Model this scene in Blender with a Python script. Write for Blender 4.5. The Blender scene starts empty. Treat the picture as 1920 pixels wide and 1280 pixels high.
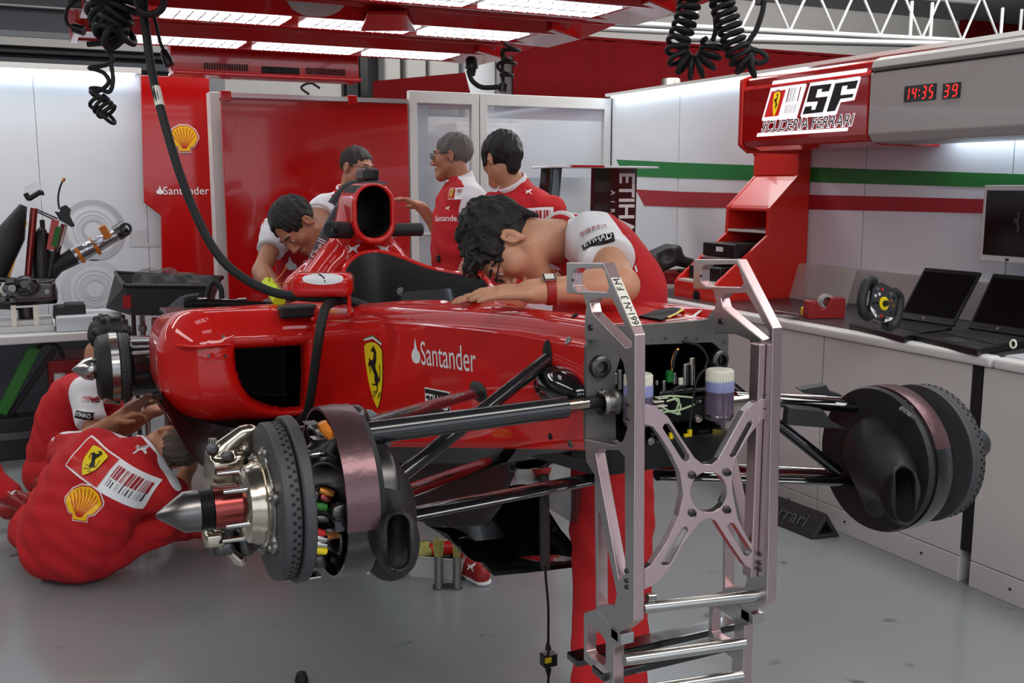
import bpy, bmesh, math, random
import numpy as np
from mathutils import Vector, Matrix
from mathutils.bvhtree import BVHTree
from mathutils.geometry import tessellate_polygon
random.seed(7)
SC = bpy.context.scene
COL = SC.collection
# ------------------------------------------------------------------ camera
AZ, PITCH, FPX, EYE = math.radians(25.62), math.radians(8.755), 1916.0, 1.5
R_ = np.array([math.cos(AZ), -math.sin(AZ), 0.0])
F_ = np.array([math.sin(AZ), math.cos(AZ), 0.0])
Z_ = np.array([0, 0, 1.0])
CF = F_ * math.cos(PITCH) - Z_ * math.sin(PITCH)
CU = Z_ * math.cos(PITCH) + F_ * math.sin(PITCH)
CAM = np.array([0, 0, EYE])
cam = bpy.data.cameras.new('camera')
cam.lens = 36.0 * FPX / 1920.0
cam.sensor_width = 36.0
cam.clip_start = 0.05
camo = bpy.data.objects.new('camera', cam)
COL.objects.link(camo)
camo.matrix_world = Matrix(((R_[0], CU[0], -CF[0], 0), (R_[1], CU[1], -CF[1], 0), (R_[2], CU[2], -CF[2], EYE), (0, 0, 0, 1)))
SC.camera = camo
# ------------------------------------------------------------------ world, lights, exposure
w = bpy.data.worlds.new('overcast_sky')
SC.world = w
w.use_nodes = True
w.node_tree.nodes['Background'].inputs[0].default_value = (0.82, 0.9, 1.0, 1)
w.node_tree.nodes['Background'].inputs[1].default_value = 1.6
SC.view_settings.view_transform = 'Standard'
SC.view_settings.look = 'None'
SC.view_settings.exposure = 0.0
SC.view_settings.gamma = 1.0
SC.view_settings.use_curve_mapping = False
LAMP = 3.6          # glow of the gantry light panels
STRIP = 11.0         # glow of the wall-top light strips
def area_light(name, loc, rot, sx, sy, power, col=(1, 1, 1)):
    l = bpy.data.lights.new(name, 'AREA')
    l.shape = 'RECTANGLE'
    l.size, l.size_y, l.energy, l.color = sx, sy, power, col
    o = bpy.data.objects.new(name, l)
    o.location, o.rotation_euler = loc, rot
    COL.objects.link(o)
    return o
# added fill lamps at ceiling height, above the gantry and behind the camera
for lx, ly, sx_, sy_, pw in ((.6, -.4, 5.0, 1.0, 120), (-2.6, 3.2, .6, 4.0, 60), (3.4, 2.2, .5, 5.0, 60), (.8, 6.4, 7.0, .5, 90), (.5, 7.9, 6.0, .4, 30), (5.8, 6.0, 4.5, .5, 90)):
    area_light('garage_fill_light', (lx, ly, 3.22), (0, 0, 0), sx_, sy_, pw, (1, .98, .95))

area_light('garage_fill_light', (6.2, 6.7, 3.22), (.85, 0, 0), 5.0, .5, 130, (1, .98, .95))  # added fill lamp, tilted to brighten the upper back wall

def on(px, py, X=None, Y=None, Z=None, D=None):
    """point seen at a photo pixel, at a known room plane X / Y / Z or distance D"""
    r = R_ * ((px - 960) / FPX) + CU * ((640 - py) / FPX) + CF
    if D is not None: t = D
    elif X is not None: t = X / r[0]
    elif Y is not None: t = Y / r[1]
    else: t = (Z - EYE) / r[2]
    return CAM + r * t
# ------------------------------------------------------------------ materials
def lin(c):
    return tuple(((v / 255) / 12.92 if v / 255 < .04045 else ((v / 255 + .055) / 1.055) ** 2.4) for v in c) + (1,)
MATS = {}
def mat(name, rgb, rough=.5, metal=0., coat=0., var=.06, scale=8., bump=0., bscale=60., trans=0., ior=1.45, alpha=1., emit=0., spec=.5, stretch=None, sss=0.):
    m = bpy.data.materials.new(name)
    MATS[name] = m
    m.use_nodes = True
    nt = m.node_tree
    b = nt.nodes['Principled BSDF']
    b.inputs['Roughness'].default_value = rough
    b.inputs['Metallic'].default_value = metal
    b.inputs['Coat Weight'].default_value = coat
    b.inputs['Coat Roughness'].default_value = .04
    b.inputs['Transmission Weight'].default_value = trans
    b.inputs['IOR'].default_value = ior
    b.inputs['Alpha'].default_value = alpha
    b.inputs['Specular IOR Level'].default_value = spec
    if sss:
        b.inputs['Subsurface Weight'].default_value = sss
        b.inputs['Subsurface Radius'].default_value = (.012, .005, .003)
        b.inputs['Subsurface Scale'].default_value = 1.0
    c = lin(rgb)
    if emit:
        b.inputs['Emission Color'].default_value = c
        b.inputs['Emission Strength'].default_value = emit
    tc = nt.nodes.new('ShaderNodeTexCoord')
    mp = nt.nodes.new('ShaderNodeMapping')
    if stretch: mp.inputs['Scale'].default_value = stretch
    nt.links.new(tc.outputs['Object'], mp.inputs[0])
    nz = nt.nodes.new('ShaderNodeTexNoise')
    nz.inputs['Scale'].default_value = scale
    nz.inputs['Detail'].default_value = 4
    nt.links.new(mp.outputs[0], nz.inputs['Vector'])
    mx = nt.nodes.new('ShaderNodeMix')
    mx.data_type = 'RGBA'
    mx.inputs[6].default_value = tuple(max(0, v * (1 - var)) for v in c[:3]) + (1,)
    mx.inputs[7].default_value = tuple(min(1, v * (1 + var)) for v in c[:3]) + (1,)
    nt.links.new(nz.outputs[0], mx.inputs[0])
    nt.links.new(mx.outputs[2], b.inputs['Base Color'])
    if bump:
        n2 = nt.nodes.new('ShaderNodeTexNoise')
        n2.inputs['Scale'].default_value = bscale
        n2.inputs['Detail'].default_value = 3
        nt.links.new(mp.outputs[0], n2.inputs['Vector'])
        bp = nt.nodes.new('ShaderNodeBump')
        bp.inputs['Strength'].default_value = bump
        bp.inputs['Distance'].default_value = .01
        nt.links.new(n2.outputs[0], bp.inputs['Height'])
        nt.links.new(bp.outputs[0], b.inputs['Normal'])
    return m
def two_tone(name, rgb1, rgb2, rough=.8, bump=.15, bscale=500.):
    """cloth in two colours, split where the 'mask' attribute changes sign"""
    m = mat(name, rgb1, rough, bump=bump, bscale=bscale, var=.1, scale=5)
    nt = m.node_tree
    b = nt.nodes['Principled BSDF']
    src = b.inputs['Base Color'].links[0].from_socket
    at = nt.nodes.new('ShaderNodeAttribute')
    at.attribute_name = 'mask'
    gt = nt.nodes.new('ShaderNodeMath')
    gt.operation = 'GREATER_THAN'
    gt.inputs[1].default_value = 0
    nt.links.new(at.outputs['Fac'], gt.inputs[0])
    mx = nt.nodes.new('ShaderNodeMix')
    mx.data_type = 'RGBA'
    nt.links.new(gt.outputs[0], mx.inputs[0])
    nt.links.new(src, mx.inputs[6])
    mx.inputs[7].default_value = lin(rgb2)
    nt.links.new(mx.outputs[2], b.inputs['Base Color'])
    return m
def weave(m, scale=260., k=.35):
    """fine twill of carbon fibre over an existing material"""
    nt = m.node_tree
    b = nt.nodes['Principled BSDF']
    src = b.inputs['Base Color'].links[0].from_socket
    tc = nt.nodes.new('ShaderNodeTexCoord')
    ck = nt.nodes.new('ShaderNodeTexChecker')
    ck.inputs['Scale'].default_value = scale
    ck.inputs[1].default_value = (1, 1, 1, 1)
    ck.inputs[2].default_value = (1 - k, 1 - k, 1 - k, 1)
    nt.links.new(tc.outputs['Object'], ck.inputs['Vector'])
    mx = nt.nodes.new('ShaderNodeMix')
    mx.data_type = 'RGBA'
    mx.blend_type = 'MULTIPLY'
    mx.inputs[0].default_value = 1
    nt.links.new(src, mx.inputs[6])
    nt.links.new(ck.outputs[0], mx.inputs[7])
    nt.links.new(mx.outputs[2], b.inputs['Base Color'])
    return m
mat('car_red', (206, 20, 14), .5, coat=1., var=.02, spec=.15)
sp_ = two_tone('sidepod_paint', (206, 20, 14), (6, 6, 7), .5, 0)
for k_, v_ in (('Coat Weight', 1.), ('Coat Roughness', .04), ('Specular IOR Level', .15)): sp_.node_tree.nodes['Principled BSDF'].inputs[k_].default_value = v_
iv_ = sp_.node_tree.nodes.new('ShaderNodeMath')
iv_.operation = 'SUBTRACT'
iv_.inputs[0].default_value = 1
sp_.node_tree.links.new([n for n in sp_.node_tree.nodes if n.type == 'MATH' and n.operation == 'GREATER_THAN'][0].outputs[0], iv_.inputs[1])
sp_.node_tree.links.new(iv_.outputs[0], sp_.node_tree.nodes['Principled BSDF'].inputs['Coat Weight'])
mat('gloss_red', (176, 16, 16), .14, coat=.4, var=.03)
mat('gantry_red', (176, 16, 20), .22, coat=.3, var=.03)
mat('satin_red', (214, 38, 26), .32, coat=.2, var=.04)
mat('dull_red', (92, 12, 16), .9, spec=.1, var=.12, bump=.2, bscale=25)
mat('trolley_red', (140, 22, 24), .4, var=.1)
mat('cloth_red', (188, 24, 30), .85, var=.1, bump=.2, bscale=420, scale=6)
two_tone('shirt_cloth', (186, 22, 30), (226, 226, 230))
mat('cloth_white', (228, 228, 230), .85, bump=.2, bscale=420)
mat('skin', (196, 142, 112), .5, var=.1, scale=25, bump=.06, bscale=160, sss=.12)
mat('skin_tan', (176, 122, 94), .52, var=.1, scale=25, bump=.06, bscale=160, sss=.1)
mat('lip', (168, 92, 82), .5)
mat('hair_black', (22, 19, 18), .45, var=.5, scale=60, bump=.5, bscale=260)
mat('hair_brown', (46, 38, 34), .55, var=.4, scale=60, bump=.5, bscale=260)
mat('hair_grey', (110, 106, 102), .6, var=.45, scale=90, bump=.5, bscale=260)
mat('hair_shaved', (74, 62, 54), .8, var=.3, scale=120)
mat('eye_white', (225, 220, 212), .2)
mat('eye_dark', (30, 22, 18), .15)
mat('black_rubber', (24, 24, 25), .6, var=.2, bump=.1, bscale=120)
mat('black_plastic', (22, 22, 24), .35, var=.15)
mat('matt_black', (30, 31, 33), .55, var=.12, bump=.05)
mat('void_black', (5, 5, 6), .7)
weave(mat('carbon', (34, 34, 36), .2, coat=.8, var=.15), 320)
weave(mat('carbon_matt', (48, 48, 50), .5, var=.15), 420, .45)
mat('gloss_black', (14, 14, 15), .13, coat=.9, var=.2)
mat('disc_carbon', (62, 62, 64), .55, var=.12, scale=30, bump=.15, bscale=200)
mat('aluminium', (196, 192, 192), .3, 1., var=.08, scale=3, bump=.05, bscale=300, stretch=(1, 1, .06))
mat('alu_red_reflect', (205, 178, 180), .34, 1., var=.08, scale=4, bump=.04, bscale=200, stretch=(1, 1, .2))  # aluminium with red reflections put into its tint
mat('alu_cast', (150, 146, 142), .4, 1., var=.15, scale=12, bump=.12, bscale=120)
mat('steel', (178, 176, 172), .22, 1., var=.08)
mat('floor_black', (16, 16, 17), .3, coat=.2, var=.3, scale=30)
mat('tarmac', (92, 92, 94), .85, var=.15, scale=30)
mat('steel_worn', (122, 118, 116), .3, 1., var=.25, scale=30)
mat('steel_dark', (92, 90, 90), .35, 1., var=.2, scale=14)
mat('steel_red', (150, 70, 66), .28, 1., var=.25, scale=10)
mat('nickel', (200, 188, 172), .2, 1., var=.1, scale=10)
mat('heat_foil', (108, 82, 86), .3, .75, var=.12, scale=14, bump=.25, bscale=18)
mat('foil_silver', (190, 190, 194), .22, .9, bump=.5, bscale=30)
mat('truss_grey', (132, 132, 132), .45, .4, var=.1)
mat('bulkhead_grey', (98, 95, 92), .5, .3, var=.1, scale=20)
mat('white_panel', (216, 220, 226), .3, coat=.15, var=.02)
mat('counter_white', (190, 188, 184), .4, var=.03, bump=.03, bscale=40)
mat('counter_edge', (206, 206, 204), .3, var=.03)
mat('worktop_dark', (60, 60, 62), .3, var=.1)
mat('cabinet_grey', (178, 177, 174), .35, coat=.1, var=.02)
mat('flag_green', (22, 116, 48), .4, var=.03)
mat('flag_red', (160, 34, 44), .4, var=.03)
mat('floor_paint', (133, 138, 140), .22, coat=.25, var=.09, scale=1.7, bump=.03, bscale=14)
def scuffs(m):
    nt = m.node_tree; b = nt.nodes['Principled BSDF']; src = b.inputs['Base Color'].links[0].from_socket
    tc = nt.nodes.new('ShaderNodeTexCoord'); nz = nt.nodes.new('ShaderNodeTexNoise'); nz.inputs['Scale'].default_value = 7; nz.inputs['Detail'].default_value = 9
    nt.links.new(tc.outputs['Object'], nz.inputs['Vector'])
    cr = nt.nodes.new('ShaderNodeValToRGB'); cr.color_ramp.elements[0].position = .66; cr.color_ramp.elements[1].position = .74
    cr.color_ramp.elements[0].color = (1, 1, 1, 1); cr.color_ramp.elements[1].color = (.35, .35, .35, 1)
    nt.links.new(nz.outputs[0], cr.inputs[0])
    mx = nt.nodes.new('ShaderNodeMix'); mx.data_type = 'RGBA'; mx.blend_type = 'MULTIPLY'; mx.inputs[0].default_value = 1
    nt.links.new(src, mx.inputs[6]); nt.links.new(cr.outputs[0], mx.inputs[7]); nt.links.new(mx.outputs[2], b.inputs['Base Color'])
scuffs(MATS['floor_paint'])
mat('grey_wall', (118, 122, 126), .7, var=.08)
mat('grey_dark', (74, 78, 84), .7, var=.1)
mat('grey_beige', (176, 174, 172), .6, var=.05)
mat('ceiling_grey', (120, 122, 126), .8, var=.06)
mat('mural_grey', (202, 205, 210), .4, var=.1)
mat('mural_dark', (182, 184, 189), .4, var=.1)
mat('white_gloss', (235, 236, 238), .3, var=.01)
mat('white_cap', (226, 222, 208), .45, var=.03)
mat('black_print', (12, 14, 18), .4)
mat('yellow', (236, 206, 20), .4, var=.03)
mat('shell_yellow', (246, 190, 24), .4, var=.03)
mat('shell_red', (196, 30, 28), .4)
mat('neon_yellow', (208, 232, 40), .55)
mat('brush_yellow', (178, 172, 96), .8, var=.2, scale=60)
mat('amber', (196, 110, 20), .4, var=.2)
mat('green', (40, 112, 40), .5)
mat('copper', (188, 122, 60), .3, .8)
mat('leather_red', (150, 30, 26), .5)
mat('box_cardboard', (176, 174, 168), .7, var=.1, scale=20)
mat('lamp_glow', (240, 248, 255), .5, emit=LAMP)
mat('strip_glow', (226, 242, 255), .5, emit=STRIP)
mat('led_red', (255, 36, 30), .5, emit=2.2)
mat('sign_glow', (250, 250, 255), .4, emit=.75)
mat('sign_yellow', (250, 212, 20), .4, emit=.6)
mat('sign_red', (205, 26, 24), .4, emit=.5)
mat('screen', (10, 10, 12), .12, var=.2)
mat('clear_plastic', (235, 235, 238), .08, trans=.9, ior=1.1, alpha=.32, bump=.5, bscale=40)
mat('clear_sheet', (225, 222, 218), .15, trans=.3, ior=1.05, alpha=.4)
mat('panel_glass', (196, 202, 212), .06, trans=0., alpha=.45, spec=.7)
mat('fluid_bottle', (150, 150, 190), .15, alpha=.8, trans=.2)
mat('fluid_purple', (92, 78, 98), .2, alpha=.96)
mat('fluid_violet', (150, 154, 200), .2, alpha=.85)
mat('lens', (40, 44, 48), .05, alpha=.35)
mat('pale_green', (178, 200, 160), .5)
# ------------------------------------------------------------------ mesh helpers
V = lambda p: Vector((float(p[0]), float(p[1]), float(p[2])))
A = lambda *p: np.array(p, float)
def unit(v):
    v = np.asarray(v, float)
    return v / (np.linalg.norm(v) + 1e-12)
def frame(d):
    d = unit(d)
    u = unit(np.cross(d, A(0, 0, 1) if abs(d[2]) < .9 else A(1, 0, 0)))
    return d, u, np.cross(d, u)
def base_loc(parent):
    return Vector(parent['base']) if parent is not None and 'base' in parent else Vector((0, 0, 0))
def link(name, me, parent=None):
    o = bpy.data.objects.new(name, me)
    COL.objects.link(o)
    if parent is not None:
        o.parent = parent
        if parent.get('is_root'): o.matrix_parent_inverse = Matrix.Translation(-parent.location)
    return o
def thing(name, label, cat, loc, group=None):
    o = bpy.data.objects.new(name, None)
    o.empty_display_size = .05
    COL.objects.link(o)
    o.location = V(loc)
    o['is_root'] = 1
    return tag(o, label, cat, group)
def tag(o, label, cat, group=None):
    o['label'], o['category'] = label, cat
    if group: o['group'] = group
    return o
def structure(o):
    o['kind'] = 'structure'
    return o
class MB:
    def __init__(s): s.v, s.f, s.m, s.s = [], [], [], []
    def add(s, vs, fs, m=0, smooth=False):
        b = len(s.v)
        s.v += [tuple(float(c) for c in p) for p in vs]
        for f in fs:
            s.f.append(tuple(b + i for i in f)); s.m.append(m); s.s.append(smooth)
        return s
    def box(s, lo, hi, m=0):
        (a, b, c), (d, e, f) = lo, hi
        return s.add([(a, b, c), (d, b, c), (d, e, c), (a, e, c), (a, b, f), (d, b, f), (d, e, f), (a, e, f)],
                     [(3, 2, 1, 0), (4, 5, 6, 7), (0, 1, 5, 4), (1, 2, 6, 5), (2, 3, 7, 6), (3, 0, 4, 7)], m)
    def obox(s, c, half, ax, m=0):
        c = np.asarray(c, float)
        q = [c + ax[0] * half[0] * i + ax[1] * half[1] * j + ax[2] * half[2] * k for k in (-1, 1) for j, i in ((-1, -1), (-1, 1), (1, 1), (1, -1))]
        return s.add(q, [(3, 2, 1, 0), (4, 5, 6, 7), (0, 1, 5, 4), (1, 2, 6, 5), (2, 3, 7, 6), (3, 0, 4, 7)], m)
    def bar(s, a, b, w, h, up=(0, 0, 1), m=0):
        a, b = np.asarray(a, float), np.asarray(b, float)
        d = unit(b - a); l = unit(np.cross(d, up)); u = np.cross(l, d)
        return s.obox((a + b) / 2, (np.linalg.norm(b - a) / 2, w / 2, h / 2), (d, l, u), m)
    def tube(s, pts, r, n=8, m=0, caps=True, flat=1.0, closed=False):
        pts = [np.asarray(p, float) for p in pts]
        N = len(pts)
        rs = r if hasattr(r, '__len__') else [r] * N
        T = []
        for i in range(N):
            if closed: T.append(unit(pts[(i + 1) % N] - pts[i - 1]))
            else: T.append(unit(pts[min(i + 1, N - 1)] - pts[max(i - 1, 0)]))
        _, u, _ = frame(T[0])
        vs = []
        for i in range(N):
            u = unit(u - T[i] * (u @ T[i])); w_ = np.cross(T[i], u)
            for k in range(n):
                t = 2 * math.pi * k / n
                vs.append(pts[i] + (u * math.cos(t) + w_ * math.sin(t) * flat) * rs[i])
        fs = [(i * n + k, i * n + (k + 1) % n, (i + 1) * n + (k + 1) % n, (i + 1) * n + k) for i in range(N - 1) for k in range(n)]
        if closed: fs += [((N - 1) * n + k, (N - 1) * n + (k + 1) % n, (k + 1) % n, k) for k in range(n)]
        s.add(vs, fs, m, True)
        if caps and not closed:
            s.add(vs[:n], [tuple(range(n))[::-1]], m); s.add(vs[-n:], [tuple(range(n))], m)
        return s
    def cyl(s, a, b, r, r2=None, n=20, m=0, caps=True):
        return s.tube([a, b], [r, r if r2 is None else r2], n, m, caps)
    def lathe(s, o, ax, prof, n=32, m=0, ring=False, sharp=True):
        """profile of (distance along axis, radius); sharp splits segments so edges stay crisp"""
        o = np.asarray(o, float); d, u, w_ = frame(ax)
        P = list(prof) + ([prof[0]] if ring else [])
        def rg(t, r): return [o + d * t + (u * math.cos(2 * math.pi * k / n) + w_ * math.sin(2 * math.pi * k / n)) * r for k in range(n)]
        for (t0, r0), (t1, r1) in zip(P, P[1:]):
            s.add(rg(t0, max(r0, 1e-5)) + rg(t1, max(r1, 1e-5)), [(k, (k + 1) % n, n + (k + 1) % n, n + k) for k in range(n)], m, True)
        return s
    def loft(s, rings, m=0, closed=True, caps=(False, False), smooth=True):
        n = len(rings[0])
        vs = [p for r in rings for p in r]
        kk = n if closed else n - 1
        s.add(vs, [(i * n + k, i * n + (k + 1) % n, (i + 1) * n + (k + 1) % n, (i + 1) * n + k) for i in range(len(rings) - 1) for k in range(kk)], m, smooth)
        if caps[0]: s.add(rings[0], [tuple(range(n))[::-1]], m)
        if caps[1]: s.add(rings[-1], [tuple(range(n))], m)
        return s
    def plate(s, outer, off, holes=(), m=0, me=None):
        """flat outline of 3D points with holes, extruded by vector off"""
        off = np.asarray(off, float)
        loops = [[np.asarray(p, float) for p in L] for L in (outer, *holes)]
        tris = tessellate_polygon([[V(p) for p in L] for L in loops])
        flat = [p for L in loops for p in L]
        if tris:
            nrm = sum((np.cross(flat[b] - flat[a], flat[c] - flat[a]) for a, b, c in tris), np.zeros(3))
            fl = nrm @ off > 0
            for t in tris: pass
            def o3(t, inv): return tuple(t[::-1]) if inv else tuple(t)
            s.add(flat, [o3(t, np.cross(flat[t[1]] - flat[t[0]], flat[t[2]] - flat[t[0]]) @ off > 0) for t in tris], m)
            s.add([p + off for p in flat], [o3(t, np.cross(flat[t[1]] - flat[t[0]], flat[t[2]] - flat[t[0]]) @ off < 0) for t in tris], m)
        k = 0
        mm = m if me is None else me
        for L in loops:
            n = len(L)
            s.add(L + [p + off for p in L], [(i, (i + 1) % n, n + (i + 1) % n, n + i) for i in range(n)], mm)
        return s
    def build(s, name, mats, parent=None, bevel=0., seg=2, fix=True):
        me = bpy.data.meshes.new(name)
        me.from_pydata(s.v, [], s.f)
        for m in (mats if isinstance(mats, (list, tuple)) else [mats]): me.materials.append(MATS[m])
        me.polygons.foreach_set('material_index', s.m)
        me.polygons.foreach_set('use_smooth', s.s)
        bm = bmesh.new()
        bm.from_mesh(me)
        bmesh.ops.remove_doubles(bm, verts=bm.verts, dist=1e-5)
        if fix: bmesh.ops.recalc_face_normals(bm, faces=bm.faces)
        bm.to_mesh(me); bm.free()
        if any(s.s): me.set_sharp_from_angle(angle=math.radians(38))
        o = link(name, me, parent)
        if bevel:
            md = o.modifiers.new('bevel', 'BEVEL')
            md.width, md.segments, md.limit_method, md.angle_limit = bevel, seg, 'ANGLE', math.radians(40)
            md.harden_normals = False
        return o
def smoothpts(pts, n=6, closed=False):
    """Catmull-Rom through the points"""
    P = [np.asarray(p, float) for p in pts]
    N = len(P); out = []
    for i in range(N if closed else N - 1):
        g = (lambda j: P[j % N]) if closed else (lambda j: P[min(max(j, 0), N - 1)])
        a, b, c, d = g(i - 1), g(i), g(i + 1), g(i + 2)
        for k in range(n):
            t = k / n
            out.append(.5 * (2 * b + (c - a) * t + (2 * a - 5 * b + 4 * c - d) * t * t + (3 * b - a - 3 * c + d) * t ** 3))
    if not closed: out.append(P[-1])
    return out
def roundpoly(pts, r, n=4):
    """2D/3D polygon with rounded corners"""
    P = [np.asarray(p, float) for p in pts]; N = len(P); out = []
    for i in range(N):
        a, b, c = P[i - 1], P[i], P[(i + 1) % N]
        u, v = unit(a - b), unit(c - b)
        q = min(r, np.linalg.norm(a - b) * .45, np.linalg.norm(c - b) * .45)
        for k in range(n + 1):
            t = k / n
            out.append((b + u * q) * (1 - t) ** 2 + b * 2 * t * (1 - t) + (b + v * q) * t * t)
    return out
# ------------------------------------------------------------------ solids from distance fields
class Sdf:
    def __init__(s, lo, hi, h):
        s.lo, s.h = np.asarray(lo, float), h
        n = [int(math.ceil((b - a) / h)) + 1 for a, b in zip(lo, hi)]
        s.ax = [np.arange(k) * h + l for k, l in zip(n, s.lo)]
        s.d = np.full(n, .5, np.float32)
    def _reg(s, lo, hi, pad):
        sl = []
        for a, l, h_ in zip(s.ax, lo, hi):
            i = np.searchsorted(a, l - pad); j = np.searchsorted(a, h_ + pad)
            sl.append(slice(max(i - 1, 0), min(j + 1, len(a))))
        P = np.stack(np.meshgrid(*[a[q] for a, q in zip(s.ax, sl)], indexing='ij'), -1)
        return tuple(sl), P
    def _op(s, sl, e, k, op):
        d = s.d[sl]
        if op == 'sub':
            e = -e
            r = np.maximum(d, e)
            if k: r = r + np.maximum(k - np.abs(d - e), 0) ** 2 / (4 * k)
        elif op == 'int':
            r = np.maximum(d, e)
            if k: r = r + np.maximum(k - np.abs(d - e), 0) ** 2 / (4 * k)
        else:
            r = np.minimum(d, e)
            if k: r = r - np.maximum(k - np.abs(d - e), 0) ** 2 / (4 * k)
        s.d[sl] = r
    def cap(s, a, b, ra, rb=None, k=.02, op='add'):
        a, b = np.asarray(a, float), np.asarray(b, float)
        rb = ra if rb is None else rb
        m = max(ra, rb)
        sl, P = s._reg(np.minimum(a, b), np.maximum(a, b), m + k + 3 * s.h)
        if P.size == 0: return s
        ab = b - a
        t = np.clip(((P - a) @ ab) / max(ab @ ab, 1e-12), 0, 1)
        e = np.linalg.norm(P - a - t[..., None] * ab, axis=-1) - (ra + (rb - ra) * t)
        s._op(sl, e, k, op)
        return s
    def ell(s, c, r, axes=None, k=.02, op='add'):
        c, r = np.asarray(c, float), np.asarray(r, float)
        m = r.max()
        sl, P = s._reg(c, c, m + k + 3 * s.h)
        if P.size == 0: return s
        q = P - c
        if axes is not None: q = q @ np.asarray(axes).T
        k0 = np.linalg.norm(q / r, axis=-1); k1 = np.linalg.norm(q / r ** 2, axis=-1)
        s._op(sl, k0 * (k0 - 1) / np.maximum(k1, 1e-6), k, op)
        return s
    def box(s, c, half, rnd=.01, axes=None, k=.02, op='add'):
        c, half = np.asarray(c, float), np.asarray(half, float)
        m = np.linalg.norm(half) if axes is not None else half
        sl, P = s._reg(c - m, c + m, k + 3 * s.h)
        if P.size == 0: return s
        q = P - c
        if axes is not None: q = q @ np.asarray(axes).T
        q = np.abs(q) - (half - rnd)
        e = np.linalg.norm(np.maximum(q, 0), axis=-1) + np.minimum(q.max(-1), 0) - rnd
        s._op(sl, e, k, op)
        return s
    def cut(s, p, n, k=0.):
        """keep the side that n points away from"""
        sl, P = s._reg(s.lo, [a[-1] for a in s.ax], 0)
        s._op(sl, (P - np.asarray(p, float)) @ unit(n), k, 'int')
        return s
    def warp(s, fn):
        P = np.stack(np.meshgrid(*s.ax, indexing='ij'), -1)
        s.d += fn(P).astype(np.float32)
        return s
    def _samp(s, G, q):
        i = np.clip(np.floor(q).astype(int), 0, np.array(s.d.shape) - 2); f = q - i
        r = 0
        for a in (0, 1):
            for b in (0, 1):
                for c in (0, 1):
                    wgt = (f[:, 0] if a else 1 - f[:, 0]) * (f[:, 1] if b else 1 - f[:, 1]) * (f[:, 2] if c else 1 - f[:, 2])
                    val = G[i[:, 0] + a, i[:, 1] + b, i[:, 2] + c]
                    r = r + (val.T * wgt).T
        return r
    def surf(s):
        for ax_ in range(3):      # keep the surface closed at the box walls
            sl = [slice(None)] * 3
            for e in (0, -1):
                sl[ax_] = e; s.d[tuple(sl)] = np.maximum(s.d[tuple(sl)], s.h * .5)
        d = s.d; neg = d < 0
        c = np.zeros(np.array(d.shape) - 1, np.int8)
        for a in (0, 1):
            for b in (0, 1):
                for e in (0, 1): c += neg[a:d.shape[0] - 1 + a, b:d.shape[1] - 1 + b, e:d.shape[2] - 1 + e]
        act = (c > 0) & (c < 8)
        idx = np.argwhere(act)
        ids = np.full(act.shape, -1); ids[act] = np.arange(len(idx))
        acc = np.zeros((len(idx), 3)); cnt = np.zeros(len(idx))
        cor = [(a, b, e) for a in (0, 1) for b in (0, 1) for e in (0, 1)]
        for p in cor:
            for q in cor:
                if sum(abs(x - y) for x, y in zip(p, q)) == 1 and p < q:
                    da = d[tuple((idx + p).T)]; db = d[tuple((idx + q).T)]
                    cr = (da < 0) != (db < 0)
                    t = np.where(cr, da / np.where(cr, da - db, 1), 0)
                    acc += cr[:, None] * (np.array(p) + t[:, None] * (np.array(q) - np.array(p))); cnt += cr
        g = idx + acc / cnt[:, None]
        G = np.stack(np.gradient(d, s.h), -1)
        for _ in range(2):
            dv = s._samp(d, g); gv = s._samp(G, g)
            st = gv * (dv / np.maximum((gv ** 2).sum(1), .05))[:, None] / s.h
            g = g - np.clip(st, -.4, .4)
        nrm = s._samp(G, g)
        nrm /= np.linalg.norm(nrm, axis=1)[:, None] + 1e-9
        Q = []
        for ax_ in range(3):
            b_, c_ = (ax_ + 1) % 3, (ax_ + 2) % 3
            n1 = np.take(neg, range(d.shape[ax_] - 1), ax_); n2 = np.take(neg, range(1, d.shape[ax_]), ax_)
            E = np.argwhere(n1 != n2)
            E = E[(E[:, b_] > 0) & (E[:, c_] > 0) & (E[:, b_] < d.shape[b_] - 1) & (E[:, c_] < d.shape[c_] - 1)]
            ins = n1[tuple(E.T)]
            qs = []
            for db, dc in ((-1, -1), (0, -1), (0, 0), (-1, 0)):
                e = E.copy(); e[:, b_] += db; e[:, c_] += dc
                qs.append(ids[tuple(e.T)])
            q = np.stack(qs, 1)
            q[~ins] = q[~ins][:, ::-1]
            Q.append(q)
        return s.lo + g * s.h, np.concatenate(Q), nrm
    def build(s, name, mats, parent=None, mask=None, matfn=None, extra=None):
        v, q, n = s.surf()
        if extra is not None:
            v2, q2, n2_ = extra.surf()
            q = np.concatenate([q, q2 + len(v)]); v = np.concatenate([v, v2]); n = np.concatenate([n, n2_])
        me = bpy.data.meshes.new(name)
        me.from_pydata(v.tolist(), [], q.tolist())
        for m in (mats if isinstance(mats, (list, tuple)) else [mats]): me.materials.append(MATS[m])
        me.polygons.foreach_set('use_smooth', [True] * len(q))
        if mask is not None:
            at = me.attributes.new('mask', 'FLOAT', 'POINT')
            at.data.foreach_set('value', np.asarray(mask(v), np.float32))
        if matfn is not None:
            me.polygons.foreach_set('material_index', np.asarray(matfn(v[q].mean(1)), int))
        me.normals_split_custom_set_from_vertices(n.tolist())
        return link(name, me, parent)
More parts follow.
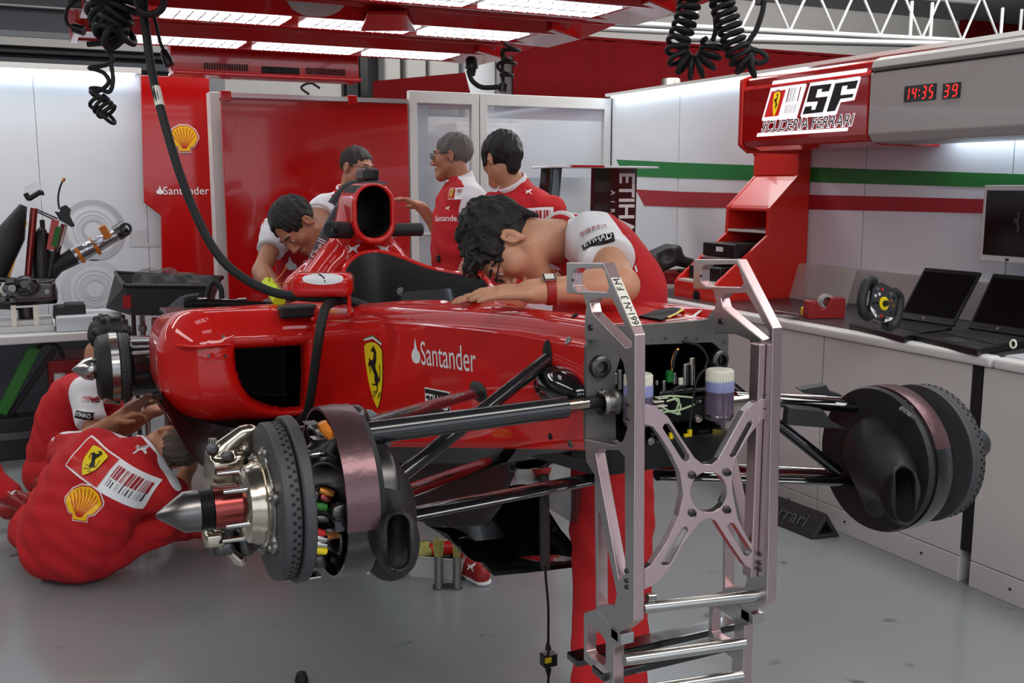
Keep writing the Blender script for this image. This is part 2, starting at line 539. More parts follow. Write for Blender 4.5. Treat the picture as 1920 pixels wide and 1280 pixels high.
# ------------------------------------------------------------------ flat print: lettering, emblems, bar codes
_TXT = {}
def text2d(s, size=1., shear=0., sx=1., bold=0.):
    key = (s, shear, bold)
    if key not in _TXT:
        cu = bpy.data.curves.new('lettering', 'FONT')
        cu.body = s; cu.size = 1; cu.align_x = 'CENTER'; cu.align_y = 'CENTER'; cu.shear = shear; cu.offset = bold; cu.resolution_u = 4
        o = bpy.data.objects.new('lettering', cu)
        COL.objects.link(o)
        me = bpy.data.meshes.new_from_object(o.evaluated_get(bpy.context.evaluated_depsgraph_get()))
        _TXT[key] = ([(v.co.x, v.co.y) for v in me.vertices], [tuple(p.vertices) for p in me.polygons])
        bpy.data.objects.remove(o); bpy.data.curves.remove(cu); bpy.data.meshes.remove(me)
    vs, fs = _TXT[key]
    return [(x * size * sx, y * size) for x, y in vs], fs
def poly2d(pts, holes=()):
    loops = [list(pts), *[list(h) for h in holes]]
    t = tessellate_polygon([[Vector((x, y, 0)) for x, y in L] for L in loops])
    return [p for L in loops for p in L], [tuple(x) for x in t]
def rect2d(x0, y0, x1, y1, n=1, k=1):
    vs = [(x0 + (x1 - x0) * i / n, y0 + (y1 - y0) * j / k) for j in range(k + 1) for i in range(n + 1)]
    return vs, [(j * (n + 1) + i, j * (n + 1) + i + 1, (j + 1) * (n + 1) + i + 1, (j + 1) * (n + 1) + i) for j in range(k) for i in range(n)]
def xf(sh, s=1., dx=0., dy=0., sx=1., rot=0.):
    c, n = math.cos(rot), math.sin(rot)
    return [((x * sx * c - y * n) * s + dx, (x * sx * n + y * c) * s + dy) for x, y in sh[0]], sh[1]
def bvh_of(*objs):
    vs, fs = [], []
    for o in objs:
        b = len(vs)
        vs += [v.co.copy() for v in o.data.vertices]
        fs += [tuple(b + i for i in p.vertices) for p in o.data.polygons]
    return BVHTree.FromPolygons(vs, fs)
def decal(name, shapes, parent, O, u, v, tree=None, lift=.0012, reach=.25, cuts=.02):
    """shapes: list of ((verts, faces), material, layer); laid on plane O,u,v or dropped along -n onto a surface"""
    O, u, v = np.asarray(O, float), unit(u), unit(v)
    n = unit(np.cross(u, v))
    me = bpy.data.meshes.new(name)
    bm = bmesh.new()
    names = []
    for (vs, fs), mt, lay in shapes:
        if mt not in names: names.append(mt)
        b2 = bmesh.new()
        bv = [b2.verts.new((x, y, 0)) for x, y in vs]
        for f in fs:
            try: b2.faces.new([bv[i] for i in f])
            except ValueError: pass
        if tree is not None:
            bmesh.ops.triangulate(b2, faces=b2.faces)
            for _ in range(5):
                le = [e for e in b2.edges if e.calc_length() > cuts]
                if not le: break
                bmesh.ops.subdivide_edges(b2, edges=le, cuts=1)
                bmesh.ops.triangulate(b2, faces=[f for f in b2.faces if len(f.verts) > 3])
        b2.verts.index_update()
        pts = []
        for q in b2.verts:
            p = O + u * q.co.x + v * q.co.y
            if tree is not None:
                hit = tree.ray_cast(V(p + n * reach), V(-n), reach * 2.2)
                if hit[0] is not None:
                    nn = np.array(hit[1])
                    if nn @ n < 0: nn = -nn
                    p = np.array(hit[0]) + nn * lift * (1 + lay)
                else: p = p + n * lift * (1 + lay)
            else: p = p + n * lift * (1 + lay)
            pts.append(bm.verts.new(p))
        for f in b2.faces:
            nf = bm.faces.new([pts[q.index] for q in f.verts])
            nf.material_index = names.index(mt)
        b2.free()
    bm.to_mesh(me); bm.free()
    for mt in names: me.materials.append(MATS[mt])
    if tree is not None: me.polygons.foreach_set('use_smooth', [True] * len(me.polygons))
    return link(name, me, parent)
HORSE = [(480,230),(512,252),(530,285),(548,320),(540,380),(535,450),(512,495),(512,550),(545,610),(568,665),(565,715),(545,770),(535,800),(537,845),(518,872),(500,915),(478,918),(487,888),(516,850),(520,812),(505,795),(470,797),(420,796),(414,780),(445,773),(492,778),(480,735),(474,690),(486,655),(468,620),(438,580),(412,528),(398,512),(386,540),(402,620),(390,632),(374,560),(372,515),(356,540),(349,530),(360,488),(378,465),(376,440),(388,406),(408,438),(432,446),(462,432),(480,390),(490,350),(486,322),(464,314),(440,326),(430,300),(440,284),(466,266),(474,245)]
TAIL = [(562,690),(588,672),(600,640),(603,560),(594,505),(606,470),(613,510),(612,600),(608,660),(596,705),(580,745),(574,770),(572,720)]
def shield(h=1., sf=True, roof=True):
    """yellow pointed shield with a rearing horse, h = height of the shield; centred"""
    f = lambda P: [((x - 471) / 935. * h, (652 - y) / 935. * h) for x, y in P]
    out = [(272, 250), (330, 212), (400, 190), (470, 184), (540, 192), (610, 222), (668, 278), (668, 420), (655, 620), (630, 790), (590, 930), (545, 1050), (500, 1122), (440, 1040), (380, 910), (325, 740), (290, 520), (275, 360)]
    big = [(471 + (x - 471) * 1.035, 652 + (y - 652) * 1.018) for x, y in out]
    S = [(poly2d(f(big)), 'black_print', 0), (poly2d(f(out)), 'yellow', 1), (poly2d(f(HORSE)), 'black_print', 2), (poly2d(f(TAIL)), 'black_print', 2)]
    if sf:
        S += [(xf(text2d('S', .14 * h, .3), 1, (437 - 471) / 935 * h, (652 - 925) / 935 * h), 'black_print', 2), (xf(text2d('F', .14 * h, .3), 1, (552 - 471) / 935 * h, (652 - 935) / 935 * h), 'black_print', 2)]
    if roof:
        S += [(poly2d(f([(266, 142), (480, 80), (668, 172), (668, 190), (480, 104), (268, 160)])), 'flag_green', 0), (poly2d(f([(268, 158), (480, 102), (668, 188), (668, 214), (480, 134), (268, 180)])), 'white_gloss', 1)]
    return S
def scallop(h=1.):
    pts = [(-.22, -.5), (.22, -.5), (.22, -.34), (.36, -.3), (.52, -.02)]
    for k in range(13):
        a = math.radians(-8 + 196 * k / 12)
        rr = .53 + (.02 if k % 2 else 0)
        pts.append((rr * math.cos(a), rr * math.sin(a) * .94 + .02))
    pts += [(-.52, -.02), (-.36, -.3), (-.22, -.34)]
    S = [(xf(poly2d([(x * 1.14, y * 1.14) for x, y in pts]), h), 'white_gloss', 0), (xf(poly2d([(x * 1.07, y * 1.07) for x, y in pts]), h), 'shell_red', 1), (xf(poly2d(pts), h), 'shell_yellow', 2)]
    for k in range(9):
        a = math.radians(20 + 140 * k / 8)
        c, n = math.cos(a), math.sin(a)
        q = [(-.012 * n + .06 * c, .012 * c - .4), (.012 * n + .06 * c, -.012 * c - .4), (.49 * c + .014 * n, .47 * n - .014 * c), (.49 * c - .014 * n, .47 * n + .014 * c)]
        S.append((xf(poly2d(q), h), 'shell_red', 3))
    return S
def barcode(wd, ht, seed=1, bg='white_gloss', fg='flag_red', lay=0):
    rnd = random.Random(seed)
    S = []
    if bg: S.append((rect2d(-wd / 2, -ht / 2, wd / 2, ht / 2), bg, lay))
    x = -wd * .44
    while x < wd * .42:
        b = rnd.choice([.018, .03, .05, .07]) * wd
        S.append((rect2d(x, -ht * .02, x + b, ht * .4), fg, lay + 1))
        S.append((rect2d(x + .01 * wd, -ht * .34, x + .01 * wd + b * .4, -ht * .02 - rnd.random() * .1 * ht), 'black_print', lay + 1))
        x += b + rnd.choice([.02, .03, .05]) * wd
    return S
def flame(h):
    return xf(poly2d([(0, .62), (.1, .3), (.2, .1), (.42, 0), (.5, -.2), (.36, -.42), (0, -.5), (-.36, -.42), (-.5, -.2), (-.4, 0), (-.16, .16), (-.1, .36)]), h)
def cat2d(h):
    return xf(poly2d([(-.6, .42), (-.42, .3), (-.2, .18), (.1, .3), (.38, .46), (.6, .5), (.52, .3), (.3, .16), (.2, -.1), (.42, -.42), (.3, -.46), (.04, -.16), (-.16, -.06), (-.42, -.34), (-.56, -.3), (-.4, -.04), (-.42, .16)]), h)
# ================================================================== THE ROOM
structure(MB().box((-4.2, -3.0, -.1), (13.6, 9.2, 0)).build('floor', 'floor_paint'))
structure(MB().box((-12, -16, -.11), (18, -3.0, -.002)).build('pavement', 'tarmac'))
structure(MB().plate([A(-4.2, -1.6, 2.42), A(3.25, -1.6, 2.42), A(3.25, -1.6, 0), A(13.6, -1.6, 0), A(13.6, -1.6, 3.3), A(-4.2, -1.6, 3.3)], (0, -.15, 0)).build('wall_south', 'grey_dark'))
structure(MB().box((-4.2, -1.6, 3.3), (13.6, 9.2, 3.4)).build('ceiling', 'ceiling_grey'))
structure(MB().box((-4.3, -3.0, 0), (-4.2, 9.2, 3.3)).build('wall_left', 'grey_wall'))
structure(MB().box((13.5, -3.0, 0), (13.6, 9.2, 3.3)).build('wall_east', 'grey_wall'))
wb = structure(MB().box((-4.2, 9.0, 0), (13.5, 9.1, 3.3)).build('wall_back', 'grey_wall'))
# bands and pipes on the far garage wall above the white partition
for i, (y0, y1, m_) in enumerate([(14, 18, 'grey_beige'), (62, 74, 'grey_wall'), (74, 90, 'grey_beige'), (96, 104, 'black_plastic'), (112, 126, 'grey_dark')]):
    z1, z0 = on(100, y0, Y=8.9)[2], on(100, y1, Y=8.9)[2]
    structure(MB().box((-4.2, 8.86, z0), (1.6, 8.99, z1)).build('trim_%d' % (i + 1), m_, None, .006))
structure(MB().box((-4.2, 8.93, 2.62), (.6, 8.99, 3.3)).build('trim_6', 'grey_dark'))
z = on(40, 50, Y=8.6)[2]
cc = thing('cable_carrier', 'black ribbed cable carrier chain high on the grey wall', 'cable', (-1.4, 8.6, z))
mb = MB()
for k in range(26): mb.box((-2.6 + k * .07, 8.56, z - .05), (-2.6 + k * .07 + .055, 8.9, z + .05))
mb.build('link', 'black_plastic', cc)['kind'] = 'stuff'
# --- white back-lit partition on the left
p1 = structure(MB().box((-4.2, 7.14, 0), (1.3, 7.2, 2.19)).build('wall_north', 'grey_wall'))
xs = [-4.2, -1.9, on(72, 300, Y=7.1)[0], .76, 1.05]
for a, b in zip(xs, xs[1:]):
    MB().box((a + .001, 7.1, .08), (b - .001, 7.139, 2.19)).build('panel', 'white_panel', p1, .003)
MB().box((-4.2, 7.085, 0), (1.05, 7.139, .075)).build('skirting', 'counter_white', p1)
MB().box((-4.2, 7.0, 2.19), (.76, 7.14, 2.225)).build('top_rail', 'counter_edge', p1)
MB().box((-4.1, 7.03, 2.178), (.72, 7.07, 2.188)).build('light_strip', 'strip_glow', p1)
# wheels of an old racing car printed on the partition
def ring2d(r0, r1, n=40, sy=1.): 
    vs = [(r * math.cos(2 * math.pi * k / n), sy * r * math.sin(2 * math.pi * k / n)) for r in (r0, r1) for k in range(n)]
    return vs, [(k, (k + 1) % n, n + (k + 1) % n, n + k) for k in range(n)]
for (cx, cy, mm) in ((175, 432, 'mural_dark'), (178, 543, 'mural_grey')):
    O = on(cx, cy, Y=7.098)
    S = [(ring2d(.16, .195), mm, 0), (ring2d(.0, .16), 'mural_grey', 0), (ring2d(.1, .112), 'white_panel', 1), (ring2d(.125, .15), 'white_panel', 1), (ring2d(.06, .07), mm, 1), (ring2d(.0, .05), 'white_panel', 1)]
    decal('printed_wheel', S, p1, O, (1, 0, 0), (0, 0, 1))
q = [on(*p, Y=7.098) for p in ((232, 422), (245, 416), (246, 432), (275, 432), (277, 455), (301, 456), (301, 462), (243, 462), (243, 436), (222, 438))]
O = q[0]
decal('printed_bodywork', [(poly2d([(p[0] - O[0], p[2] - O[2]) for p in q]), 'mural_grey', 0)], p1, O, (1, 0, 0), (0, 0, 1))
# --- red banner board with the oil company's shell
rb = thing('banner_board', 'glossy red banner board with a yellow scallop shell and white lettering', 'banner', (.95, 7.0, .2))
out = [on(*p, Y=7.0) for p in ((264, 141), (392, 146), (403, 528), (403, 640), (312, 640), (304, 512), (302, 404), (270, 380))]
MB().plate(out, (0, .035, 0)).build('board', 'gloss_red', rb, .004)
decal('shell_emblem', scallop(.155), rb, on(345, 260, Y=6.998), (1, 0, 0), (0, 0, 1))
decal('lettering', [(text2d('Santander', .072), 'white_gloss', 0)], rb, on(349, 358, Y=6.998), (1, 0, 0), (0, 0, 1))
decal('flame_emblem', [(flame(.05), 'white_gloss', 0)], rb, on(300, 357, Y=6.998), (1, 0, 0), (0, 0, 1))
# --- white post, red sliding panel, glazed partition
structure(MB().box((on(398, 300, Y=6.6)[0], 6.6, 0), (on(425, 300, Y=6.6)[0], 6.72, 2.06)).build('trim_7', 'counter_edge', None, .004))
rp = thing('red_panel', 'large glossy red screen panel behind the racing car', 'panel', (1.76, 6.5, 0))
x0, x1 = on(421, 345, Y=6.5)[0], on(767, 345, Y=6.5)[0]
MB().box((x0, 6.5, .04), (x1, 6.54, 2.02)).build('board', 'gloss_red', rp, .003)
MB().box((x0 + .02, 6.49, 2.022), (x1, 6.55, 2.05)).build('top_rail', 'aluminium', rp)
for x in (x0 + .03, on(660, 190, Y=6.5)[0]):
    MB().box((x - .03, 6.485, 2.0), (x + .03, 6.555, 2.06)).build('clamp', 'gloss_red', rp, .003)
MB().tube(smoothpts([A(x0 + .55, 6.52, 2.06), A(x0 + .5, 6.52, 2.1), A(x0 + .56, 6.52, 2.13), A(x0 + .62, 6.52, 2.1)], 5), .008).build('hook', 'black_plastic', rp)
xg = [on(769, 345, Y=6.5)[0], on(900, 345, Y=6.5)[0], 3.915]
for i in (0, 1):
    a, b = xg[i] + .003, xg[i + 1] - .003
    g = structure(MB().plate([A(a, 6.5, .02), A(b, 6.5, .02), A(b, 6.5, 2.108), A(a, 6.5, 2.108)], (0, .05, 0),
        holes=[[A(a + .055, 6.5, .12), A(b - .055, 6.5, .12), A(b - .055, 6.5, 2.03), A(a + .055, 6.5, 2.03)]]).build('window_%d' % (i + 1), 'counter_edge', None, .003))
    MB().box((a + .05, 6.52, .115), (b - .05, 6.53, 2.035)).build('pane', 'panel_glass', g)
    MB().box((a + .05, 6.512, 1.16), (b - .05, 6.54, 1.175)).build('mullion', 'counter_edge', g)
# what shows through the panes: grey wall, pale store cupboard, a hung sheet
structure(MB().box((1.1, 7.6, 0), (5.2, 7.68, 2.02)).build('partition', 'grey_beige'))
cb = thing('store_cupboard', 'pale grey store cupboard behind the glazed partition', 'cupboard', (3.3, 7.3, 0))
MB().box((2.95, 7.1, .0), (3.5, 7.55, 1.95)).build('body', 'counter_edge', cb, .005)
MB().box((3.0, 7.085, .1), (3.22, 7.1, 1.9)).build('door', 'white_panel', cb, .003)
MB().box((3.235, 7.085, .1), (3.46, 7.1, 1.9)).build('door', 'white_panel', cb, .003)
sb = thing('notice_board', 'dark grey notice board behind the glazed partition', 'board', (2.75, 7.57, 1.4))
MB().box((2.45, 7.55, 1.3), (2.9, 7.58, 2.1)).build('sheet', 'grey_dark', sb, .003)
sb2 = thing('folded_stand', 'mid grey display stand behind the wide glazed panel', 'board', (3.8, 7.57, 1.4))
MB().box((3.6, 7.5, 1.55), (4.3, 7.56, 2.0)).build('sheet', 'mural_dark', sb2, .003)
MB().box((3.92, 7.5, 0), (3.96, 7.56, 1.56)).build('post', 'grey_beige', sb2, .003)
# --- right-hand partition with the flag stripes
wr = structure(MB().box((3.935, -1.0, 0), (4.0, 6.6, 2.12)).build('wall_right', 'grey_wall'))
ys = [6.5, on(1272, 300, X=3.92)[1], on(1624, 300, X=3.92)[1], on(1900, 300, X=3.92)[1], 2.1, 1.0, -.2]
for a, b in zip(ys, ys[1:]):
    MB().box((3.92, b + .003, .05), (3.934, a - .003, 2.12)).build('panel', 'white_panel', wr, .002)
MB().box((3.86, -1, 2.12), (4.0, 6.5, 2.14)).build('top_rail', 'counter_edge', wr)
MB().box((3.88, 4.45, 2.108), (3.905, 6.45, 2.116)).build('light_strip', 'strip_glow', wr)
def strip(px, mm, nm):
    q = [on(*p, X=3.918) for p in px]
    O = q[0]
    decal(nm, [(poly2d([(O[1] - p[1], p[2] - O[2]) for p in q]), mm, 0)], wr, O, (0, -1, 0), (0, 0, 1))
strip([(1155.6, 299), (1280, 305), (1624, 317), (1920, 326.5), (2200, 334), (2200, 371), (1920, 353), (1846, 351), (1624, 344.5), (1280, 334), (1170, 330)], 'flag_green', 'green_stripe')
strip([(1192, 355), (1280, 359.4), (1624, 367.5), (1842, 373), (2200, 382), (2200, 413), (1842, 399.7), (1624, 394.5), (1280, 388), (1208, 385.5)], 'flag_red', 'red_stripe')
# --- curtain, hoarding and cladding above the partitions
cu = thing('curtain', 'dull red fabric curtain hung above the partition', 'curtain', (3.4, 8.4, 1.9))
a, b = on(962, 130, Y=8.3)[0], on(1680, 130, Y=8.3)[0]
ztop, zbot = on(1200, 78, Y=8.3)[2], 1.9
vs = [[A(a + (b - a) * i / 160, 8.3 + .012 * math.sin(i * .55 + 2 * math.sin(i * .21)), z) for i in range(161)] for z in np.linspace(zbot, ztop, 6)]
MB().loft(vs, closed=False).build('cloth', 'dull_red', cu)
MB().box((a, 8.28, ztop - .012), (b, 8.5, ztop + .012)).build('header_rail', 'dull_red', cu)
vs = [A(*on(*p, Y=8.36)) for p in ((700, 205), (700, 152), (872, 136), (890, 205))]
MB().plate(vs, (0, .02, 0)).build('cloth_end', 'dull_red', cu)
structure(MB().box((on(1080, 30, Y=8.5)[0], 8.5, on(1200, 82, Y=8.5)[2]), (13.4, 8.56, 3.3)).build('wall_upper', 'grey_beige'))
structure(MB().box((on(1800, 30, Y=8.46)[0] + .0, 8.4, 2.5), (13.4, 8.46, 3.3)).build('trim_8', 'dull_red'))
for i, (u0, u1, v1) in enumerate([(722, 752, 168), (762, 800, 162), (806, 862, 150), (872, 930, 190), (932, 962, 190)]):
    a, b = on(u0, 150, Y=8.6)[0], on(u1, 150, Y=8.6)[0]
    structure(MB().box((a, 8.6, on(u0, v1, Y=8.6)[2] - .3), (b, 8.8, 3.25)).build('column_%d' % (i + 1), 'grey_beige' if i != 3 else 'white_panel', None, .02))
for i, (u0, u1) in enumerate([(650, 662), (676, 690)]):
    a, b = on(u0, 150, Y=8.7)[0], on(u1, 150, Y=8.7)[0]
    structure(MB().box((a, 8.7, 1.9), (b, 8.78, 3.25)).build('trim_%d' % (9 + i), 'black_plastic'))
structure(MB().box((on(400, 160, Y=8.75)[0], 8.75, 1.9), (on(640, 160, Y=8.75)[0], 8.85, 2.85)).build('trim_11', 'grey_beige'))
gb = thing('grey_bin', 'grey cylinder standing behind the white partition corner', 'cylinder', (*on(1258, 180, Y=6.95)[:2], 0))
c = on(1258, 150, Y=6.95)
MB().lathe((c[0], c[1], 0), (0, 0, 1), [(0, .075), (c[2], .075), (c[2] + .01, .07), (c[2] + .01, 0)]).build('body', 'alu_cast', gb)
# --- lighting truss
tr = thing('lighting_truss', 'grey metal lattice truss spanning high above the curtain', 'truss', (3.5, 7.0, 2.5))
L0, L1 = on(1085, 40, Y=7.0), on(1790, 76, Y=7.0)
U0, U1 = on(1085, -75, Y=7.0), on(1790, -12, Y=7.0)
dx = (L1 - L0) / np.linalg.norm(L1 - L0)
L1 = L1 + dx * .6; U1 = U1 + dx * .6
for nm, a, b, off, r in (('chord', L0, L1, 0, .026), ('chord', L0, L1, .28, .026), ('chord', U0, U1, 0, .026), ('chord', U0, U1, .28, .026)):
    MB().cyl(a + A(0, off, 0), b + A(0, off, 0), r, n=12).build(nm, 'truss_grey', tr)
MB().cyl(on(1290, 72, Y=6.9), on(1800, 84, Y=6.9), .03, n=12).build('lower_pipe', 'truss_grey', tr)
N = 9
for k in range(N):
    f0, f1 = k / N, (k + .5) / N
    for (p, q_) in ((L0 + (L1 - L0) * f0, U0 + (U1 - U0) * f1), (U0 + (U1 - U0) * f1, L0 + (L1 - L0) * (k + 1) / N)):
        MB().cyl(p, q_, .012, n=8).build('brace', 'truss_grey', tr)
for px_ in (1706, 1744, 1876, 1912):
    p = on(px_, 70, Y=7.0); p[2] = L0[2] + (p[0] - L0[0]) * (L1[2] - L0[2]) / (L1[0] - L0[0])
    MB().cyl(p, p + A(0, 0, .32), .016, n=8).build('upright', 'truss_grey', tr)
# ================================================================== OVERHEAD LIGHT GANTRY
ZG = 2.2
gy = thing('light_gantry', 'red overhead light gantry with rows of white light panels', 'gantry', (1.45, 4.7, ZG))
rows = [(5.36, 5.62, [(.585, 1.09), (1.17, 1.70), (1.77, 2.25)]), (4.5, 4.74, [(.6, 1.11), (1.2, 1.7), (1.77, 2.25)]), (3.68, 3.93, [(.05, .6), (1.12, 1.66), (1.73, 2.26)]), (2.86, 3.1, [(.1, .62), (1.12, 1.66), (1.73, 2.26)])]
for r, (y0, y1, lamps) in enumerate(rows):
    xl, xr = (.32, 2.42)
    MB().box((xl, y0 - .03, ZG + .012), (xr, y1 + .03, ZG + .12)).build('housing', 'gantry_red', gy, .004)
    for yy, s in ((y0 - .03, -1), (y1 + .03, 1)):
        MB().plate([A(xl, yy, ZG + .004), A(xl, yy + .03 * s, ZG + .002), A(xl, yy + .13 * s, ZG + .085), A(xl, yy + .13 * s, ZG + .1), A(xl, yy, ZG + .02)], (xr - xl, 0, 0)).build('lip', 'gantry_red', gy, .003)
    MB().cyl((xl + .1, y0 - .22, ZG + .05), (2.52, y0 - .22, ZG + .05), .016, n=10).build('rod', 'gantry_red', gy)
    for (a, b) in lamps:
        lp = MB().box((a, y0, ZG + .003), (b, y1, ZG + .014)).build('light_panel', 'lamp_glow', gy)
        mb = MB()
        for k in range(1, 10): mb.box((a + (b - a) * k / 10 - .003, y0, ZG - .001), (a + (b - a) * k / 10 + .003, y1, ZG + .003))
        mb.box((a, (y0 + y1) / 2 - .006, ZG - .001), (b, (y0 + y1) / 2 + .006, ZG + .003))
        mb.build('diffuser_grid', 'white_gloss', lp)
    # wedge-shaped end cap
    x = 2.3
    rg = [[A(x, y0 - .14, ZG + .01), A(x, y1 + .14, ZG + .01), A(x, y1 + .12, ZG + .16), A(x, y0 - .12, ZG + .16)],
          [A(x + .2, y0 - .05, ZG - .01), A(x + .2, y1 + .05, ZG - .01), A(x + .2, y1 + .1, ZG + .15), A(x + .2, y0 - .1, ZG + .15)],
          [A(2.66, y0 - .12, ZG + .06), A(2.66, y1 + .12, ZG + .06), A(2.66, y1 + .12, ZG + .16), A(2.66, y0 - .12, ZG + .16)]]
    MB().loft(rg, caps=(True, True), smooth=False).build('end_cap', 'gantry_red', gy, .005)
    MB().box((.29, y0 - .14, ZG - .0), (.32, y1 + .14, ZG + .16)).build('end_plate', 'gantry_red', gy, .005)
for y in (5.0, 4.12, 3.3):
    MB().box((.35, y - .16, ZG + .1), (2.4, y + .16, ZG + .13)).build('infill_panel', 'gantry_red', gy)
for x in (.45, 1.14, 1.72, 2.35):
    MB().box((x - .03, 2.7, ZG + .122), (x + .03, 5.7, ZG + .19)).build('cross_beam', 'gantry_red', gy, .006)
for x in (.5, 2.3):
    for y in (2.9, 5.4): MB().cyl((x, y, ZG + .18), (x, y, 3.3), .012, n=8).build('suspension_rod', 'alu_cast', gy)
# pale bracket with red wedge between the first two rows
q = [on(*p, Z=2.21) for p in ((688, 20), (762, 20), (780, 50), (676, 50))]
MB().plate(q, (0, 0, -.02)).build('cover_plate', 'gantry_red', gy, .004)
# vented control box at the back
vb = MB().box((.79, 5.86, 2.095), (1.83, 5.98, 2.25)).box((.79, 5.8, 2.08), (1.83, 6.0, 2.1)).build('control_box', 'gantry_red', gy, .006)
for a, b in ((.96, 1.2), (1.52, 1.75)):
    for k in range(18):
        x = a + (b - a) * k / 18
        MB().box((x, 5.853, 2.115), (x + .006, 5.862, 2.15)).build('vent_slit', 'void_black', vb)
MB().box((1.27, 5.85, 2.11), (1.48, 5.87, 2.145)).build('slot', 'void_black', vb, .004)
# dome hung under the gantry
dm = thing('dome_lamp', 'translucent grey dome lamp under the red gantry', 'lamp', on(592, 20, D=4.3))
c = on(592, 2, D=4.3)
MB().lathe(c, (0, 0, -1), [(0, .125), (.012, .122), (.035, .1), (.055, .06), (.064, .0)], 28).build('dome', 'grey_beige', dm)
MB().lathe(c + A(0, 0, .0), (0, 0, 1), [(0, .13), (.02, .13), (.02, 0)], 28).build('rim', 'white_cap', dm)
MB().cyl(c + A(0, 0, .02), (c[0], c[1], 2.24), .01).build('stem', 'steel', dm)
# ---------------- cables
def coil(path, R, r, turns, n=8, taper=None, ph=0.):
    pts = smoothpts(path, 10)
    N = int(turns * 16)
    seg = np.r_[0, np.cumsum([np.linalg.norm(b - a) for a, b in zip(pts, pts[1:])])]
    P = np.stack([np.interp(np.linspace(0, seg[-1], N), seg, [p[i] for p in pts]) for i in range(3)], 1)
    T = np.gradient(P, axis=0); u = frame(T[0])[1]; out = []
    for i in range(N):
        t = unit(T[i]); u = unit(u - t * (u @ t)); w_ = np.cross(t, u)
        a = 2 * math.pi * turns * i / N + ph
        rr = R if taper is None else R * np.interp(i / N, *taper)
        out.append(P[i] + (u * math.cos(a) + w_ * math.sin(a)) * rr)
    return out
def W(*pts, D): return [on(x, y, D=D) for x, y in pts]
cb1 = thing('coiled_cable', 'tangled thick black coiled cable hanging from the gantry end over the white wall', 'cable', on(205, 5, D=4.0))
MB().tube(coil(W((200, -20), (195, 8), (200, 25), (214, 45), (226, 55), (236, 50), D=4.0), .066, .0125, 9), .0125).build('coil', 'black_rubber', cb1)
MB().tube(coil(W((240, -12), (232, 18), (214, 40), (204, 58), (222, 74), D=3.95), .05, .0125, 7), .0125).build('coil', 'black_rubber', cb1)
MB().tube(smoothpts(W((222, 72), (206, 84), (202, 96), (212, 112), (198, 122), (168, 127), (178, 130), (196, 138), (204, 152), (196, 164), (180, 172), (170, 166), (186, 166), (205, 172), (212, 150), (208, 120), D=4.0), 6), .0088).build('lead', 'black_rubber', cb1)
MB().tube(coil(W((190, 176), (184, 188), (196, 204), (204, 214), (196, 222), D=4.0), .036, .0075, 6), .0075).build('hanging_coil', 'black_rubber', cb1)
for q in (((168, 50), (200, 52)), ((164, 83), (205, 80))):
    MB().tube(smoothpts(W(*q, D=4.0), 3), .011).build('plug', 'black_plastic', cb1)
cb2 = thing('plug_lead', 'black cable loop with a plug hanging from the red gantry end plate', 'cable', on(130, 30, D=4.2))
MB().tube(smoothpts(W((152, -8), (136, 4), (125, 20), (124, 40), (134, 50), (155, 57), D=4.2), 6), .008).build('cable', 'black_rubber', cb2)
MB().cyl(on(138, 52, D=4.2), on(158, 58, D=4.2), .02).build('plug', 'black_plastic', cb2)
MB().box(*[tuple(on(x, y, D=4.2) + A(0, d, 0)) for x, y, d in ((128, 14, 0), (206, -12, .1))]).build('socket_block', 'black_plastic', cb2, .005)
cb3 = thing('air_hose', 'long thick black air hose looping down from the gantry to the cockpit', 'hose', on(275, 10, D=3.6))
hp = [on(x, y, D=d) for x, y, d in ((268, -30, 3.9), (270, 20, 3.9), (274, 60, 3.88), (284, 130, 3.85), (300, 200, 3.8), (332, 310, 3.75), (364, 395, 3.72), (402, 468, 3.7), (446, 514, 3.68), (510, 547, 3.66), (580, 557, 3.62), (640, 560, 3.6), (690, 577, 3.62), (730, 600, 3.66))]
MB().tube(smoothpts(hp, 8), .0165, 12).build('hose', 'black_rubber', cb3)
MB().tube(smoothpts(hp[3:5], 8)[4:9], .0175, 12).build('taped_label', 'white_cap', cb3)
MB().tube([p for k in range(3) for p in [on(281 + 25 * math.cos(t) + k * 1.5, 2 + 24 * math.sin(t) + k, D=3.8 + .02 * k) for t in np.linspace(0, 2 * math.pi, 24, endpoint=False)]], .0105).build('loop', 'black_rubber', cb3)
cb4 = thing('socket_lead', 'thin black lead with a black socket hanging below the light panels', 'cable', on(300, 30, D=4.1))
MB().tube(smoothpts(W((286, 20), (294, 50), (300, 78), (308, 96), D=4.1), 6), .007).build('cable', 'black_rubber', cb4)
MB().lathe(on(306, 92, D=4.1), on(318, 122, D=4.1) - on(306, 92, D=4.1), [(0, .008), (.01, .017), (.045, .022), (.07, .02), (.07, 0)], 12).build('socket', 'black_plastic', cb4)
cb5 = thing('coiled_cable', 'short black coiled cable and lamp connector under the gantry corner', 'cable', on(940, 120, D=5.4))
MB().tube(coil(W((962, 72), (958, 95), (950, 120), (944, 146), D=5.4), .045, .01, 3.2), .01).build('coil', 'black_rubber', cb5)
MB().tube(smoothpts(W((944, 90), (942, 130), (944, 160), D=5.4), 4), .01).build('stem', 'black_rubber', cb5)
MB().tube(smoothpts(W((878, 132), (886, 152), (906, 164), (944, 162), D=5.4), 6), .013).build('lead', 'black_rubber', cb5)
MB().lathe(on(884, 106, D=5.4), (0, 0, -1), [(0, .02), (.02, .036), (.06, .036), (.065, .026), (.1, .018), (.1, 0)], 14).build('connector', 'black_plastic', cb5)
MB().tube([on(944, 158, D=5.4), on(942, 172, D=5.4)], [.026, .024], 12).build('knuckle', 'black_plastic', cb5)
cb6 = thing('coiled_cable', 'looped black coiled cable hanging in a U before the red curtain', 'cable', on(1290, 30, D=3.0))
